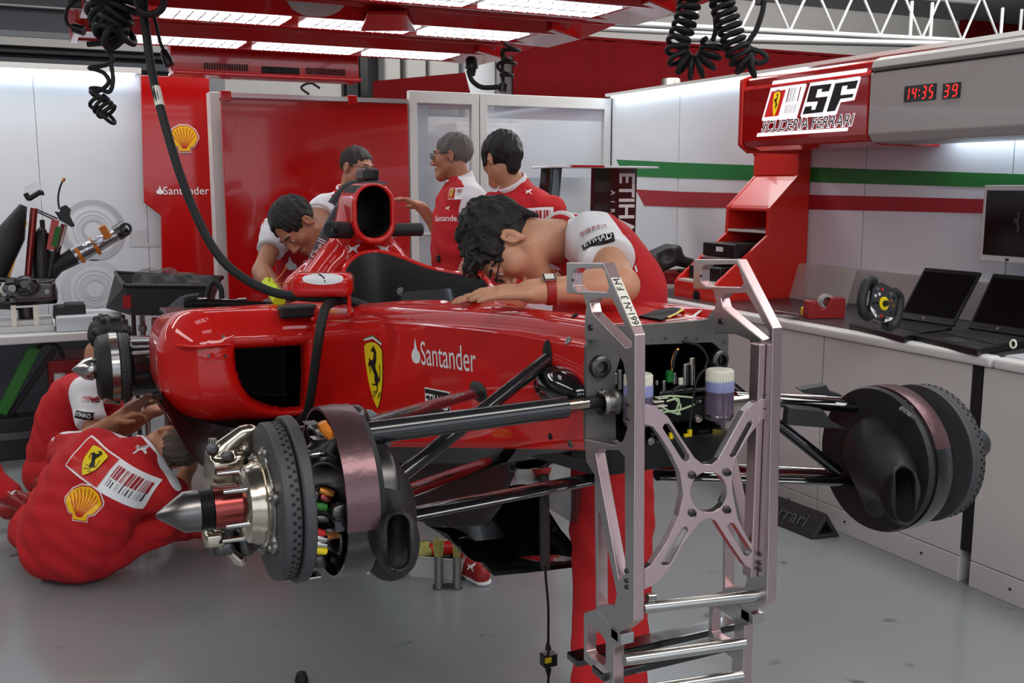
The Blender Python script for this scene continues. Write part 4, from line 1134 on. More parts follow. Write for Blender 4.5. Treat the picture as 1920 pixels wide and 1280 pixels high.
S.box(g(30, 545), (.2, .1, .06), .02).cap(g(30, 560), g(85, 545), .07, .05, k=.03).cap(g(0, 535), g(0, 560), .06, k=.03).box(g(85, 555), (.06, .06, .04), .01)
S.ell(g(48, 530) - A(0, .08, 0), (.06, .05, .05))
S.build('gearbox', 'steel_dark', ga)
rr = random.Random(8)
for k in range(16):
    p = g(rr.uniform(-5, 98), rr.uniform(525, 562), 6.13)
    if k % 2: MB().cyl(p, p - A(0, .03, 0), rr.uniform(.012, .022), n=10).build('boss', ['steel_dark', 'alu_cast', 'black_plastic'][k % 3], ga, .002)
    else: MB().box(tuple(p - A(.025, .02, .015)), tuple(p + A(.025, .03, .015))).build('cover', ['black_plastic', 'steel_dark'][k % 4 // 2], ga, .004)
MB().bar(g(-5, 522, 6.14), g(100, 524, 6.14), .02, .012).build('flange', 'steel_dark', ga, .002)
MB().tube(smoothpts([g(8, 530, 6.12), g(2, 542, 6.12), g(8, 556, 6.12)], 4), .006).build('clip', 'white_cap', ga)
MB().cyl(g(92, 528, 6.12), g(103, 524, 6.12), .008).build('spigot', 'steel_dark', ga)
MB().lathe(g(49, 558), (0, 0, -1), [(0, .06), (.06, .05), (.1, .048), (.125, .045), (.155, .015), (.16, 0)], 20).build('axle_cone', 'steel_dark', ga)
MB().tube([g(-14, 535), g(20, 440), g(44, 385)], [.05, .075, .02], 12).build('wrapped_strut', 'matt_black', ga)
MB().bar(g(15, 520), g(48, 415), .02, .02, (0, 1, 0)).build('strut_edge', 'copper', ga)
MB().cyl(g(52, 525, 6.2), g(64, 390, 6.2), .019).build('brown_tube', 'steel_red', ga)
MB().tube(smoothpts([g(48, 362, 6.19), g(54, 372, 6.19), g(62, 368, 6.19), g(76, 360, 6.19), g(78, 366, 6.19)], 4), .014).build('hose_end', 'black_rubber', ga)
S = Sdf(g(40, 412) - A(0, .15, 0), g(90, 335) + A(0, .15, 0), .008)
S.ell(g(62, 362), (.045, .05, .05)).cap(g(62, 365), g(64, 405), .045, .028).ell(g(70, 352), (.03, .03, .03)).warp(lambda P: .006 * np.sin(P[..., 0] * 130) * np.sin(P[..., 2] * 110 + 1))
S.build('plastic_wrap', 'clear_plastic', ga)
MB().tube([g(78, 530), g(76, 440), g(80, 428)], [.05, .045, .02], 10).build('black_plate', 'black_plastic', ga)
for x in (78, 82): MB().cyl(g(x, 430), g(x - 1, 412), .008, n=8).build('prong', 'steel_dark', ga)
for k in (0, 1): MB().cyl(g(70, 393 + 4 * k), g(108, 410 + 5 * k), .005, n=6).build('link_rod', 'steel_dark', ga)
MB().cyl(g(92, 520), g(101, 470), .035).build('damper', 'black_plastic', ga)
MB().cyl(g(98, 470), g(112, 418), .042).build('damper_sleeve', 'steel', ga)
MB().bar(g(101, 462, 6.2), g(110, 425, 6.2), .03, .01, (0, 1, 0)).build('green_stripe', 'green', ga)
MB().bar(g(94, 468, 6.22), g(104, 412, 6.22), .04, .03, (0, 1, 0)).build('brown_stripe', 'steel_red', ga)
MB().plate([g(*p, 6.2) for p in ((102, 396), (112, 398), (114, 388), (124, 384), (133, 392), (131, 404), (141, 424), (134, 426), (122, 418), (112, 413), (106, 402))], (0, .05, 0)).build('bracket', 'black_plastic', ga, .004)
MB().tube(smoothpts([g(111, 392), g(109, 370), g(113, 350), g(120, 334)], 5), .005).build('antenna_wire', 'black_rubber', ga)
MB().cyl(g(118, 340), g(120, 334), .009, n=8).build('wire_tip', 'copper', ga)
MB().tube([g(92, 525), g(106, 500), g(140, 480)], [.025, .04, .05], 12).build('arm_root', 'matt_black', ga)
MB().tube([g(140, 480), g(175, 462), g(222, 438)], [.05, .045, .034], 12).build('taped_arm', 'foil_silver', ga)
for a, b in ((146, 152), (176, 182)): MB().cyl(g(a, 482 - (a - 140) * .52), g(b, 482 - (b - 140) * .52), .052).build('tape_band', 'amber', ga)
MB().bar(g(204, 446, 6.2), g(190, 424, 6.2), .04, .03, (0, 1, 0)).build('tape_tab', 'amber', ga, .004)
MB().bar(g(172, 452, 6.2), g(194, 448, 6.2), .035, .02, (0, 1, 0)).build('metal_tab', 'foil_silver', ga, .004)
MB().cyl(g(218, 438), g(236, 426), .045).build('bush', 'steel_dark', ga)
MB().lathe(g(234, 428) - A(0, .03, 0), (0, -1, 0), [(0, .034), (.03, .034), (.03, .02), (0, .02)], 18, ring=True).build('eye', 'black_plastic', ga)
fs = thing('foam_slab', 'pale grey foam slab on the workbench', 'slab', (g(165, 622)[0], GY - .05, zb0))
MB().box((g(104, 610)[0], GY - .2, zb0), (g(226, 610)[0], GY + .1, zb0 + .085)).build('slab', 'mural_grey', fs, .008)
bb = thing('black_case', 'small black case lying on the grey foam slab', 'case', (g(130, 600)[0], GY - .05, zb0 + .086))
MB().plate([g(*p, GY - .12) for p in ((100, 598), (101, 577), (120, 575), (125, 571), (160, 570), (162, 596))], (0, .16, 0)).build('body', 'matt_black', bb, .006)
# black fabric bin on a stand
KY = 5.75
k_ = lambda x, y, yy=KY: on(x, y, Y=yy)
kb = thing('fabric_bin', 'open black fabric bin full of clear plastic on a thin stand', 'bin', (k_(310, 590)[0], KY + .2, 0))
top = [k_(234, 536), k_(392, 537), on(418, 520, Y=KY + .45), on(216, 511, Y=KY + .45)]
bot = [k_(247, 591), k_(388, 592), k_(388, 592) + A(0, .4, 0), k_(247, 591) + A(0, .4, 0) - A(.1, 0, 0)]
mb = MB().loft([bot, top], caps=(True, False), smooth=False)
mb.loft([[p * .97 + sum(top) / 4 * .03 for p in top], [p * .96 + sum(bot) / 4 * .04 + A(0, 0, .01) for p in bot]], caps=(False, True), smooth=False)
mb.build('body', 'matt_black', kb, fix=False)
MB().tube(top + [top[0]], .012).build('rim', 'black_plastic', kb)
decal('label', [(rect2d(-.02, -.035, .025, .035), 'flag_red', 0)], kb, on(236, 565, Y=KY + .02) + A(-.0, -.03, 0), (1, .3, 0), (0, 0, 1))
S = Sdf(k_(255, 545) + A(0, .02, -.02), on(395, 500, Y=KY + .4) + A(.1, .02, .06), .012)
S.ell(k_(300, 528, KY + .2), (.16, .14, .07)).ell(k_(355, 532, KY + .2), (.14, .12, .05)).warp(lambda P: .018 * np.sin(P[..., 0] * 45 + P[..., 1] * 20) * np.sin(P[..., 1] * 40 + P[..., 2] * 60))
S.build('plastic_wrap', 'clear_plastic', kb)
for x in (230, 250, 372): MB().cyl(on(x, 590, Y=KY + .3), on(x, 590, Y=KY + .3) * A(1, 1, 0), .012).build('leg', 'steel_dark', kb)
st = thing('chrome_post', 'chrome adjustable post with a red case behind the sidepod', 'stand', (k_(266, 600)[0], KY - .1, 0))
p = on(266, 592, Y=KY - .1)
MB().cyl((p[0], p[1], 0), p, .015).lathe((p[0], p[1], 0), (0, 0, 1), [(0, .16), (.02, .15), (.03, .03)], 20).build('post', 'steel', st)
MB().lathe(p - A(0, 0, .08), (0, 0, 1), [(0, .022), (.03, .022)], 14).build('collar', 'alu_cast', st)
MB().box((p[0] + .06, p[1] - .05, p[2] - .16), (p[0] + .22, p[1] + .15, p[2] - .03)).build('red_case', 'trolley_red', st, .01)
MB().tube([p + A(.06, -.06, -.04), p + A(.1, -.06, -.015), p + A(.15, -.06, -.035), p + A(.2, -.06, -.02)], .006).build('cord', 'copper', st)
MB().bar(p + A(0, 0, -.13), p + A(.2, .05, -.13), .03, .02).build('bracket', 'steel', st)
# ================================================================== THE RACING CAR
XC = 1.272
CFh0 = unit(CF * A(1, 1, 0))
def seg_dist(v, a, b):
    ab = b - a; t = np.clip(((v - a) @ ab) / (ab @ ab), 0, 1)
    return np.linalg.norm(v - a - t[:, None] * ab, axis=1)
car = thing('racing_car', 'red single-seater racing car without nose and wheels, raised on stands', 'racing car', (XC, 3.2, 0))
lerp = lambda y, xs, ys: float(np.interp(y, xs, ys))
hw = lambda y: lerp(y, [1.9, 2.5, 3.0, 3.5, 4.2], [.188, .212, .236, .262, .30])
ztp = lambda y: lerp(y, [1.9, 2.2, 2.5, 3.0, 3.5, 4.2], [1.215, 1.2, 1.176, 1.128, 1.068, 1.02])
zbt = lambda y: max(.56, .915 - (y - 1.9) * .225)
def half(y):
    h, t, b = hw(y), ztp(y), zbt(y)
    cock = min(1, max(0, (y - 2.72) / .05)) * (1 if y < 4.1 else 0)
    vee = -.022 * max(0, 1 - (y - 1.9) / .5) + .025 * min(1, max(0, (y - 2.2) / .4))
    c0 = (t + vee) * (1 - cock) + .72 * cock
    c1 = (t + vee * .6) * (1 - cock) + (t - .015) * cock
    c2 = (t + vee * .9) * (1 - cock) + .8 * cock
    return [(0, b), (h * .6, b), (h * .93, b + .004), (h * .985, b + .02), (h, b + .06), (h, t - .085), (h * .998, t - .062), (h * .97, t - .05), (h * .965, t - .035), (h * .93, t - .01), (h * .84, t + .002), (h * .74, c1), (h * .68, c2), (h * .3, c0), (0, c0)]
rings = []
ysec = [1.9, 1.95, 2.05, 2.2, 2.35, 2.5, 2.62, 2.7, 2.74, 2.77, 2.9, 3.05, 3.2, 3.4, 3.6, 3.8, 4.0, 4.2]
for y in ysec:
    hp_ = half(y)
    f1 = smoothpts([A(XC - x, y, z) for x, z in hp_], 3)
    f2 = smoothpts([A(XC + x, y, z) for x, z in hp_[::-1]], 3)
    rings.append(f1 + f2[1:-1])
mb = MB().loft(rings)
ch = mb.build('monocoque', ['car_red', 'carbon'], car)
for p in ch.data.polygons:
    c = p.center
    if 2.70 < c.y and abs(c.x - XC) < hw(c.y) * .76 and c.z > .66 and (abs(c.x - XC) < hw(c.y) * .73 or c.z < ztp(c.y) - .02): p.material_index = 1
ch.data.set_sharp_from_angle(angle=math.radians(50))
chT = bvh_of(ch)
X0, X1 = XC - .188, XC + .188
# front bulkhead with its big opening
B = lambda x, y, yy=1.9: on(x, y, Y=yy)
outl = [A(p[0], 1.9, p[2]) for p in rings[0]]
hole = [B(*p) for p in ((1148, 700), (1160, 660), (1196, 645), (1330, 640), (1344, 652), (1346, 800), (1334, 838), (1316, 846), (1150, 838))]
bk = MB().plate([p - A(0, .012, 0) for p in outl], (0, .014, 0), holes=[[p - A(0, .012, 0) for p in hole]]).build('bulkhead', 'bulkhead_grey', car)
mb = MB().loft([[p for p in hole], [p + A(0, .3, 0) for p in hole]], caps=(False, True), smooth=False)
mb.build('bulkhead_cavity', 'void_black', car, fix=False)
for (x, y, r) in ((1118, 685, .017), (1118, 700, .0), (1340, 672, .016)):
    if r: MB().lathe(B(x, y) - A(0, .012, 0), (0, -1, 0), [(0, r * 1.5), (.012, r * 1.4), (.016, r), (.016, r * .8), (-.02, r * .8)], 18).build('mounting_boss', 'steel_dark', bk)
for (x, y) in ((1218, 633), (1242, 632), (1280, 632), (1300, 634), (1110, 610), (1352, 640)):
    MB().lathe(B(x, y) - A(0, .012, 0), (0, -1, 0), [(0, .004), (.002, .004), (.002, 0)], 8).build('rivet', 'steel', bk)
# side fasteners and pick-up slots
def side(px, py, r, nm, m1, m2):
    hit = chT.ray_cast(V(CAM), V(on(px, py, D=1) - CAM))
    p, n = np.array(hit[0]), np.array(hit[1])
    if n @ (CAM - p) < 0: n = -n
    o = MB().lathe(p, n, [(-.004, r), (.002, r), (.003, r * .75), (.003, 0)], 14).build(nm, m1, car)
    if m2: MB().lathe(p + n * .002, n, [(0, r * .55), (.0022, r * .5), (.0022, 0)], 12).build('core', m2, o)
for q in ((1066, 638), (1070, 832)): side(*q, .01, 'side_fastener', 'alu_cast', 'steel_dark')
for q in ((1032, 818), (1078, 592)): side(*q, .008, 'side_fastener', 'void_black', None)
hit = chT.ray_cast(V(CAM), V(on(1027, 668, D=1) - CAM)); pr_top = np.array(hit[0])
S_ = Sdf(pr_top - A(.04, .1, .1), pr_top + A(.04, .1, .1), .006)
S_.ell(pr_top, (.008, .022, .042), k=0)
S_.build('pushrod_slot', 'void_black', car)
hit = chT.ray_cast(V(CAM), V(on(896, 735, D=1) - CAM)); leg_in = np.array(hit[0])
S_ = Sdf(leg_in - A(.08, .2, .12), leg_in + A(.08, .2, .12), .008)
S_.ell(leg_in + A(.004, 0, .003), (.012, .06, .03), k=0)
S_.build('arm_socket', 'matt_black', car)
S_ = Sdf(A(1.0, 1.86, .95), A(1.14, 2.2, 1.2), .008)
q = on(1075, 735, X=1.08)
S_.ell(q + A(.0, .06, 0), (.045, .11, .05), k=0)
S_.build('black_fairing', 'gloss_black', car)
# emblems on the red flank
fl_u = unit(on(885, 690, X=1.075) - on(790, 678, X=1.05)); fl_v = unit(np.cross(np.cross(fl_u, A(0, .05, 1)), fl_u))
sc_c = np.array(chT.ray_cast(V(CAM), V(on(703, 703, D=1) - CAM))[0])
decal('shield_emblem', [(xf(s_[0], 1, 0, 0, 1.75), s_[1], s_[2]) for s_ in shield(.218)], car, sc_c, fl_u, fl_v, chT, .0012, .25, .03)
la = np.array(chT.ray_cast(V(CAM), V(on(838, 670, D=1) - CAM))[0])
decal('lettering', [(xf(text2d('Santander', .1, 0, .92), 1), 'white_gloss', 0)], car, la, fl_u, fl_v, chT, .0012, .25, .05)
la = np.array(chT.ray_cast(V(CAM), V(on(780, 660, D=1) - CAM))[0])
decal('flame_emblem', [(flame(.07), 'white_gloss', 0)], car, la, fl_u, fl_v, chT, .0012, .25, .05)
la = np.array(chT.ray_cast(V(CAM), V(on(821, 757, D=1) - CAM))[0])
decal('airline_badge', [(rect2d(-.088, -.042, .088, .042), 'white_gloss', 0), (rect2d(-.084, -.038, .084, .038), 'black_print', 1), (xf(text2d('ETIHAD', .054, 0, .88, .012), 1, 0, .004), 'white_gloss', 2)], car, la, fl_u, fl_v, chT, .0012, .25, .04)
q = np.array(chT.ray_cast(V(CAM), V(on(1250, 600, D=1) - CAM))[0])
mb = MB()
tp_ = [np.array(h[0]) + A(0, 0, .002) for h in (chT.ray_cast(V(CAM), V(on(*p, D=1) - CAM)) for p in ((1183, 603), (1197, 609), (1240, 603), (1262, 593), (1280, 582), (1262, 579), (1228, 585), (1200, 596))) if h[0] is not None]
if len(tp_) >= 3:
    nh_ = MB().plate(tp_, (0, 0, .003)).build('nose_hatch', 'void_black', car)
    MB().tube([tp_[1], (tp_[2] + tp_[3]) / 2, tp_[4]], .004, 6).build('hatch_edge', 'yellow', nh_)
# white nose flashes on the top
for (x0, y0, x1, y1, m_) in ((XC - .13, 1.91, XC - .02, 1.935, 'white_gloss'), (XC + .04, 1.93, XC + .15, 1.94, 'white_gloss')):
    decal('white_flash', [(rect2d(-(x1 - x0) / 2, -.006, (x1 - x0) / 2, .006), m_, 0)], car, ((x0 + x1) / 2, (y0 + y1) / 2, 1.25), (1, .15, 0), (-.15, 1, 0), chT, .001, .25, .03)
# windscreen
ws = []
for t in np.linspace(-1, 1, 17):
    x = XC + t * hw(2.75) * .78
    ws.append((x, 2.62 + .5 * abs(t) ** 2.2))
MB().loft([[A(x, y, ztp(y) + .0) for x, y in ws], [A(x + (x - XC) * -.03, y + .03, ztp(y) + .055 - .02 * abs(x - XC) / .2) for x, y in ws]], closed=False).build('windscreen', 'lens', car)
# dark carbon cockpit surround: behind the seat and along the far side
fr = [on(x, y, Y=yy) for x, y, yy in ((634, 560, 3.62), (638, 528, 3.7), (648, 500, 3.78), (668, 482, 3.84), (690, 475, 3.86), (716, 475, 3.84), (750, 484, 3.76), (800, 503, 3.62), (840, 512, 3.5), (880, 518, 3.36), (908, 524, 3.25), (925, 548, 3.12))]
top_c = smoothpts(fr, 5)
low = [A(p[0], p[1] - .03, .84) for p in top_c]
mid_ = [(a_ + b_) / 2 + A(0, -.02, 0) for a_, b_ in zip(top_c, low)]
bk2 = [A(.014, .024, 0)] * len(top_c)
cw_ = MB().loft([top_c, mid_, low, [p + q for p, q in zip(low, bk2)], [p + q for p, q in zip(mid_, bk2)], [p + q for p, q in zip(top_c, bk2)], top_c], closed=False).build('cockpit_wall', 'carbon_matt', car)
MB().tube([p + A(.006, .012, .004) for p in top_c[6:]], .0085).build('rim_seal', 'car_red', car)
q = on(752, 546, Y=3.68)
h_ = bvh_of(cw_).ray_cast(V(CAM), V(on(752, 546, D=1) - CAM))
if h_[0] is not None: MB().lathe(np.array(h_[0]), -CFh0, [(-.003, .018), (.006, .016), (.006, .008), (.01, .007), (.01, 0)], 16).build('bolt', 'alu_cast', cw_)
# airbox and roll structure
C0 = on(703, 396, Y=4.06)
S = Sdf((.9, 3.95, .95), (1.75, 5.15, 1.58), .011)
S.box(C0 + A(0, .08, -.012), (.094, .21, .128), .092, k=0)
S.cap(C0 + A(0, .2, -.06), C0 + A(0, .36, -.22), .085, .1, k=.06)
for s in (-1, 1):
    S.cap(C0 + A(s * .01, .2, -.1), C0 + A(s * .17, .2, -.3), .085, .09, k=.06)
    S.cap(C0 + A(s * .1, .3, -.24), C0 + A(s * (.2 if s < 0 else .28), .4, -.36), .09, .1, k=.06)
S.box(C0 + A(0, .3, -.29), (.15, .16, .12), .06, k=.06)
S.cut(C0, (0, -1, 0), .014)
S.box(C0 + A(0, .04, -.004), (.071, .2, .105), .069, k=.012, op='sub')
S.cut((0, 0, 1.02), (0, 0, -1))
ab = S.build('airbox', ['car_red', 'void_black'], car, matfn=lambda c: ((c[:, 1] > C0[1] + .016) & (np.abs(c[:, 0] - C0[0]) < .076) & (np.abs(c[:, 2] - C0[2] + .004) < .109) & (c[:, 1] < C0[1] + .247) & (c[:, 1] > C0[1] + .016) & (((c[:, 0] - C0[0]) / .083) ** 4 + ((c[:, 2] - C0[2] + .004) / .117) ** 4 < 1)))
abT = bvh_of(ab)
for px_, sx_ in ((664, 1), (718, -1)):
    h_ = abT.ray_cast(V(CAM), V(on(px_, 467, D=1) - CAM))
    if h_[0] is not None: decal('leaping_cat', [(cat2d(.045 * 1.0), 'white_gloss', 0)] if sx_ > 0 else [(xf(cat2d(.045), 1, 0, 0, -1), 'white_gloss', 0)], car, np.array(h_[0]), R_, unit(CU - CF * .1), abT, .0015, .3, .02)
# exposed joint flange of the removed engine cover
Yf = 4.37
ol = smoothpts([on(*p, Y=Yf) for p in ((706, 338), (672, 346), (640, 374), (612, 420), (590, 466), (566, 520), (552, 560))], 5)
il = [p + A(.055, -.02, -.012) for p in ol]
fl_ = MB().loft([ol, il, [p + A(0, .03, 0) for p in il], [p + A(0, .03, 0) for p in ol], ol], closed=False).build('cover_flange', 'grey_dark', car)
q = on(603, 458, Y=Yf - .03)
d1 = unit(on(604, 438, Y=Yf) - on(578, 492, Y=Yf))
decal('lettering', [(xf(text2d('Shell', .05, 0, 1, .006), 1), 'white_gloss', 0)], fl_, on(597, 466, Y=Yf - .03), d1, np.cross((0, -1, 0), d1))
MB().tube(smoothpts([on(*p, Y=4.9) for p in ((690, 345), (655, 352), (628, 380), (618, 400))], 5), .03).build('cover_seal', 'matt_black', car)
# side camera pods and top camera
pods = MB().cyl(on(618, 430, Y=4.05), on(654, 432, Y=4.12), .035, n=20)
pd = pods.build('camera_pod', 'matt_black', car, .006)
MB().lathe(on(629, 434, Y=4.02), (0, -1, 0), [(-.01, .017), (.006, .017), (.006, .012), (-.01, .011), (-.01, 0)], 16).build('lens_tube', 'black_plastic', pd)
pd = MB().cyl(on(734, 431, Y=4.1), on(792, 430, Y=4.1), .028, n=20).build('camera_pod', 'matt_black', car, .008)
q = on(690, 326, Y=4.25)
MB().box(tuple(q - A(.035, .05, .03)), tuple(q + A(.035, .07, .022))).build('top_camera', 'black_plastic', car, .012)
MB().box(tuple(q - A(.0, .052, .016)), tuple(q + A(.03, -.03, .014))).build('camera_lens', 'lens', car, .004)
# sidepods
def duct(c, m, s):
    x0 = m((.972, 0, 0))[0]
    qx = np.maximum((c[:, 0] - x0) * s, 0); ins = np.maximum(-(c[:, 0] - x0) * s, 0); qz = np.maximum(.888 - c[:, 2], 0)
    e = ((qx / .272) ** 2.6 + (qz / .272) ** 2.6) ** (1 / 2.6) * .25 - .25
    return np.minimum.reduce([c[:, 1] - 3.945 - .5 * np.maximum(0, qx - .1) - .35 * np.maximum(0, qz - .14), 4.245 - c[:, 1], .032 - e, .92 - c[:, 2], .03 - ins])
for s in (-1, 1):
    mx_ = (lambda p: A(*p)) if s < 0 else (lambda p: A(2 * XC + .02 - p[0], p[1], p[2]))
    lo, hi = mx_((.40, 3.75, .54)), mx_((1.12, 5.2, 1.08))
    S = Sdf(np.minimum(lo, hi), np.maximum(lo, hi), .009)
    S.box(mx_((.80, 4.62, .815)), (.362, .76, .240), .2, k=0)
    S.box(mx_((.96, 4.5, .985)), (.18, .5, .06), .05, k=.06)
    S.ell(mx_((.93, 3.98, .80)), (.3, .14, .205), k=.06)
    sl_, P_ = S._reg(S.lo, [a_[-1] for a_ in S.ax], 0)
    qx = np.abs(P_[..., 0] - mx_((.972, 0, 0))[0]) * np.where((P_[..., 0] - mx_((.972, 0, 0))[0]) * s >= 0, 1, 0)
    ins = np.where((P_[..., 0] - mx_((.972, 0, 0))[0]) * s < 0, np.abs(P_[..., 0] - mx_((.972, 0, 0))[0]), 0)
    qz = .888 - P_[..., 2]
    e_ = ((qx / .272) ** 2.6 + (np.maximum(qz, 0) / .272) ** 2.6) ** (1 / 2.6) * .25 - .25
    e_ = np.maximum(np.maximum(e_, -qz), np.maximum(ins, P_[..., 1] - 4.22))
    S._op(sl_, e_, .05, 'sub')
    S.cut((0, 4.3, 0), (0, 1, 0), .01)
    S.cut((0, 3.98, 1.04), (0, .17, 1), .03)
    S.cap(mx_((.72, 3.7, 1.08)), mx_((.95, 3.95, 1.075)), .05, k=.04, op='sub')
    sp = S.build('sidepod', 'sidepod_paint', car, mask=lambda c, m=mx_, s=s: duct(c, m, s))
    if s < 0:
        spT = bvh_of(sp)
        # aero vane with its screwed base plate
        H = lambda x, y: (lambda h: (np.array(h[0]), np.array(h[1])))(spT.ray_cast(V(CAM), V(on(x, y, D=1) - CAM)))
        a_, b_ = H(334, 646)[0], H(430, 645)[0]
        MB().tube([a_ + A(-.01, -.02, 0), (a_ + b_) / 2 + A(-.02, -.05, 0), b_ + A(0, -.012, 0)], [.012, .014, .008], 10, flat=.5).build('vane', 'car_red', sp)
        O = H(412, 652)[0]
        un = H(412, 652)[1]
        uu = unit(np.cross((0, 0, 1), un)); uu = uu if uu @ R_ > 0 else -uu
        bp = [((x - 412) * .0022, (652 - y) * .0022) for x, y in ((398, 628), (430, 624), (437, 630), (437, 650), (428, 672), (388, 672), (384, 664))]
        decal('vane_plate', [(poly2d(bp), 'car_red', 2)], sp, O, uu, (0, 0, 1), spT, .0014, .3, .03)
        for q in ((418, 631), (392, 667), (422, 667)):
            hh = H(*q)
            MB().lathe(hh[0], hh[1], [(0, .007), (.006, .006), (.006, 0)], 10).build('screw', 'steel_dark', sp)
# floor, its curled front edge and the keel
ft = [on(x, y, Y=yy) for x, y, yy in ((318, 640, 4.4), (321, 717, 4.15), (345, 759, 4.05), (382, 788, 3.95), (419, 799, 3.9), (480, 808, 3.9), (560, 826, 3.9), (640, 842, 3.85), (700, 850, 3.8))]
fb_ = [on(x, y, Y=yy) for x, y, yy in ((300, 640, 4.3), (303, 740, 4.0), (318, 782, 3.9), (350, 839, 3.8), (385, 878, 3.75), (425, 890, 3.72), (520, 890, 3.7), (620, 890, 3.65), (700, 895, 3.6))]
ft, fb_ = smoothpts(ft, 3), smoothpts(fb_, 3)
MB().loft([ft, [(a * .5 + b * .5) + A(0, .03, -.0) for a, b in zip(ft, fb_)], fb_, [p + A(.02, .02, -.01) for p in fb_], [p + A(.03, .08, .0) for p in ft]], closed=False).build('floor_edge', 'floor_black', car)
MB().box((.5, 3.9, .53), (2.05, 4.68, .56)).build('undertray', 'carbon', car, .006)
MB().tube(smoothpts([on(*p, Y=4.75) for p in ((352, 570), (322, 600), (308, 650), (303, 700), (306, 740))], 5), .022, 8, flat=2.2).build('cover_edge', 'grey_dark', car)
kr = []
for y in np.linspace(1.96, 3.9, 12):
    zt_, h = zbt(y) + .01, hw(y) * .97
    dp = lerp(y, [1.96, 2.3, 3.0, 3.9], [.02, .07, .1, .04])
    kr.append([A(XC - h, y, zt_), A(XC - h * .9, y, zt_ - dp * .6), A(XC - h * .4, y, zt_ - dp), A(XC + h * .4, y, zt_ - dp), A(XC + h * .9, y, zt_ - dp * .6), A(XC + h, y, zt_)])
MB().loft(kr, caps=(True, True)).build('keel', 'gloss_black', car)
# curved tea-tray and turning vanes below the chassis
T = lambda x, y, Y_: on(x, y, Y=Y_)
topl = smoothpts([T(770, 955, 3.1), T(840, 940, 3.0), T(920, 925, 2.95), T(985, 915, 2.9), T(1010, 935, 2.8)], 5)
midl = smoothpts([T(800, 985, 3.1), T(858, 1012, 3.0), T(930, 1010, 2.9), T(1000, 995, 2.8), T(1050, 1000, 2.7)], 5)
botl = smoothpts([T(838, 1000, 3.0), T(890, 1052, 2.85), T(960, 1045, 2.75), T(1040, 1040, 2.65), T(1108, 1052, 2.6)], 5)
tt_ = MB().loft([topl, midl, botl, [p + A(0, .02, -.004) for p in botl], [p + A(.02, .03, 0) for p in midl], [p + A(.02, .04, 0) for p in topl]], closed=False).build('turning_vane', 'gloss_black', car)
q = [T(905, 1062, 2.7), T(926, 1081, 2.66), T(1000, 1074, 2.62), T(1112, 1060, 2.58), T(1040, 1040, 2.75), T(940, 1045, 2.8)]
MB().plate(q, (0, .01, .012)).build('tea_tray', 'gloss_black', car, .004)
MB().bar(T(1020, 890, 2.62), T(1022, 1066, 2.62), .016, .026, (1, 0, 0)).build('stay_bar', 'bulkhead_grey', car)
MB().plate(roundpoly([T(*p, 2.45) for p in ((1024, 925), (1096, 912), (1098, 975), (1076, 982), (1028, 952))], .02), (0, .02, 0)).build('skid_plate', 'lens', car, .004)
bq = [on(x, y, X=1.14) for x, y in ((690, 846), (860, 852), (950, 862), (955, 885), (930, 950), (905, 985), (850, 990), (776, 976), (735, 930), (690, 905))]
MB().plate(bq, (.02, 0, 0)).build('bargeboard', 'floor_black', car, .004)
# mirror on its stalk
mo = on(606, 533, D=3.58)
mi = Sdf(mo - A(.2, .14, .1), mo + A(.2, .14, .1), .007)
mi.box(mo, (.106, .055, .042), .026, (unit(R_ * .98 + CF * .05), unit(CF * A(1, 1, 0)), A(0, 0, 1)), k=0)
mm_ = mi.build('mirror', 'car_red', car)
MB().tube([on(654, 552, D=3.56), on(655, 592, D=3.56)], [.01, .012], 10, flat=.7).build('mirror_stalk', 'car_red', mm_)
decal('white_patch', [(poly2d([(x * .075, y * .02) for x, y in [(math.cos(t) * (1 if abs(math.cos(t)) < .9 else .95), math.sin(t)) for t in np.linspace(0, 2 * math.pi, 24, endpoint=False)]]), 'white_gloss', 0), (poly2d([(-.02, .016), (.0, .004), (.006, -.012), (.01, -.012), (.005, .006), (-.012, .018)]), 'black_print', 1)], mm_, on(603, 519, D=3.5), R_, unit(CU + CF * .2), bvh_of(mm_), .001, .2, .02)
MB().box(tuple(on(588, 592, D=3.6) - A(.02, .05, .012)), tuple(on(655, 592, D=3.58) + A(.03, .04, 0))).build('mirror_base', 'car_red', mm_, .006)
# engine-bay top: black trays, hose loops and yellow sponge
MB().box((.52, 4.3, .955), (1.0, 4.6, .975)).build('engine_tray', 'black_plastic', car, .006)
MB().tube(smoothpts([on(x, y, D=4.42) for x, y in ((346, 573), (380, 569), (430, 570), (490, 573), (540, 576), (580, 582))], 5), .012, 8, flat=1.6).build('joint_strip', 'gloss_black', car)
MB().tube(smoothpts([on(x, y, D=4.5) for x, y in ((348, 572), (380, 568), (420, 566), (452, 570), (500, 574), (560, 578))], 5), .014).build('pipe', 'gloss_black', car)
MB().tube(smoothpts([on(x, y, D=4.6) for x, y in ((385, 568), (392, 540), (402, 528), (414, 540), (416, 566))], 5), .012).build('hose_loop', 'black_rubber', car)
MB().tube(smoothpts([on(x, y, D=4.9) for x, y in ((304, 620), (318, 586), (345, 562), (375, 556))], 5), .02).build('seal_strip', 'matt_black', car)
for k, (x, y) in enumerate(((372, 566), (395, 570), (432, 569), (446, 566))):
    MB().box(tuple(on(x, y, D=4.45)), tuple(on(x, y, D=4.45) + A(.04, .03, .016))).build('connector', ['foil_silver', 'white_cap', 'alu_cast', 'steel'][k], car, .003)
MB().cyl(on(502, 530, D=4.1), on(524, 564, D=4.0), .026, n=14).build('yellow_sleeve', 'neon_yellow', car)
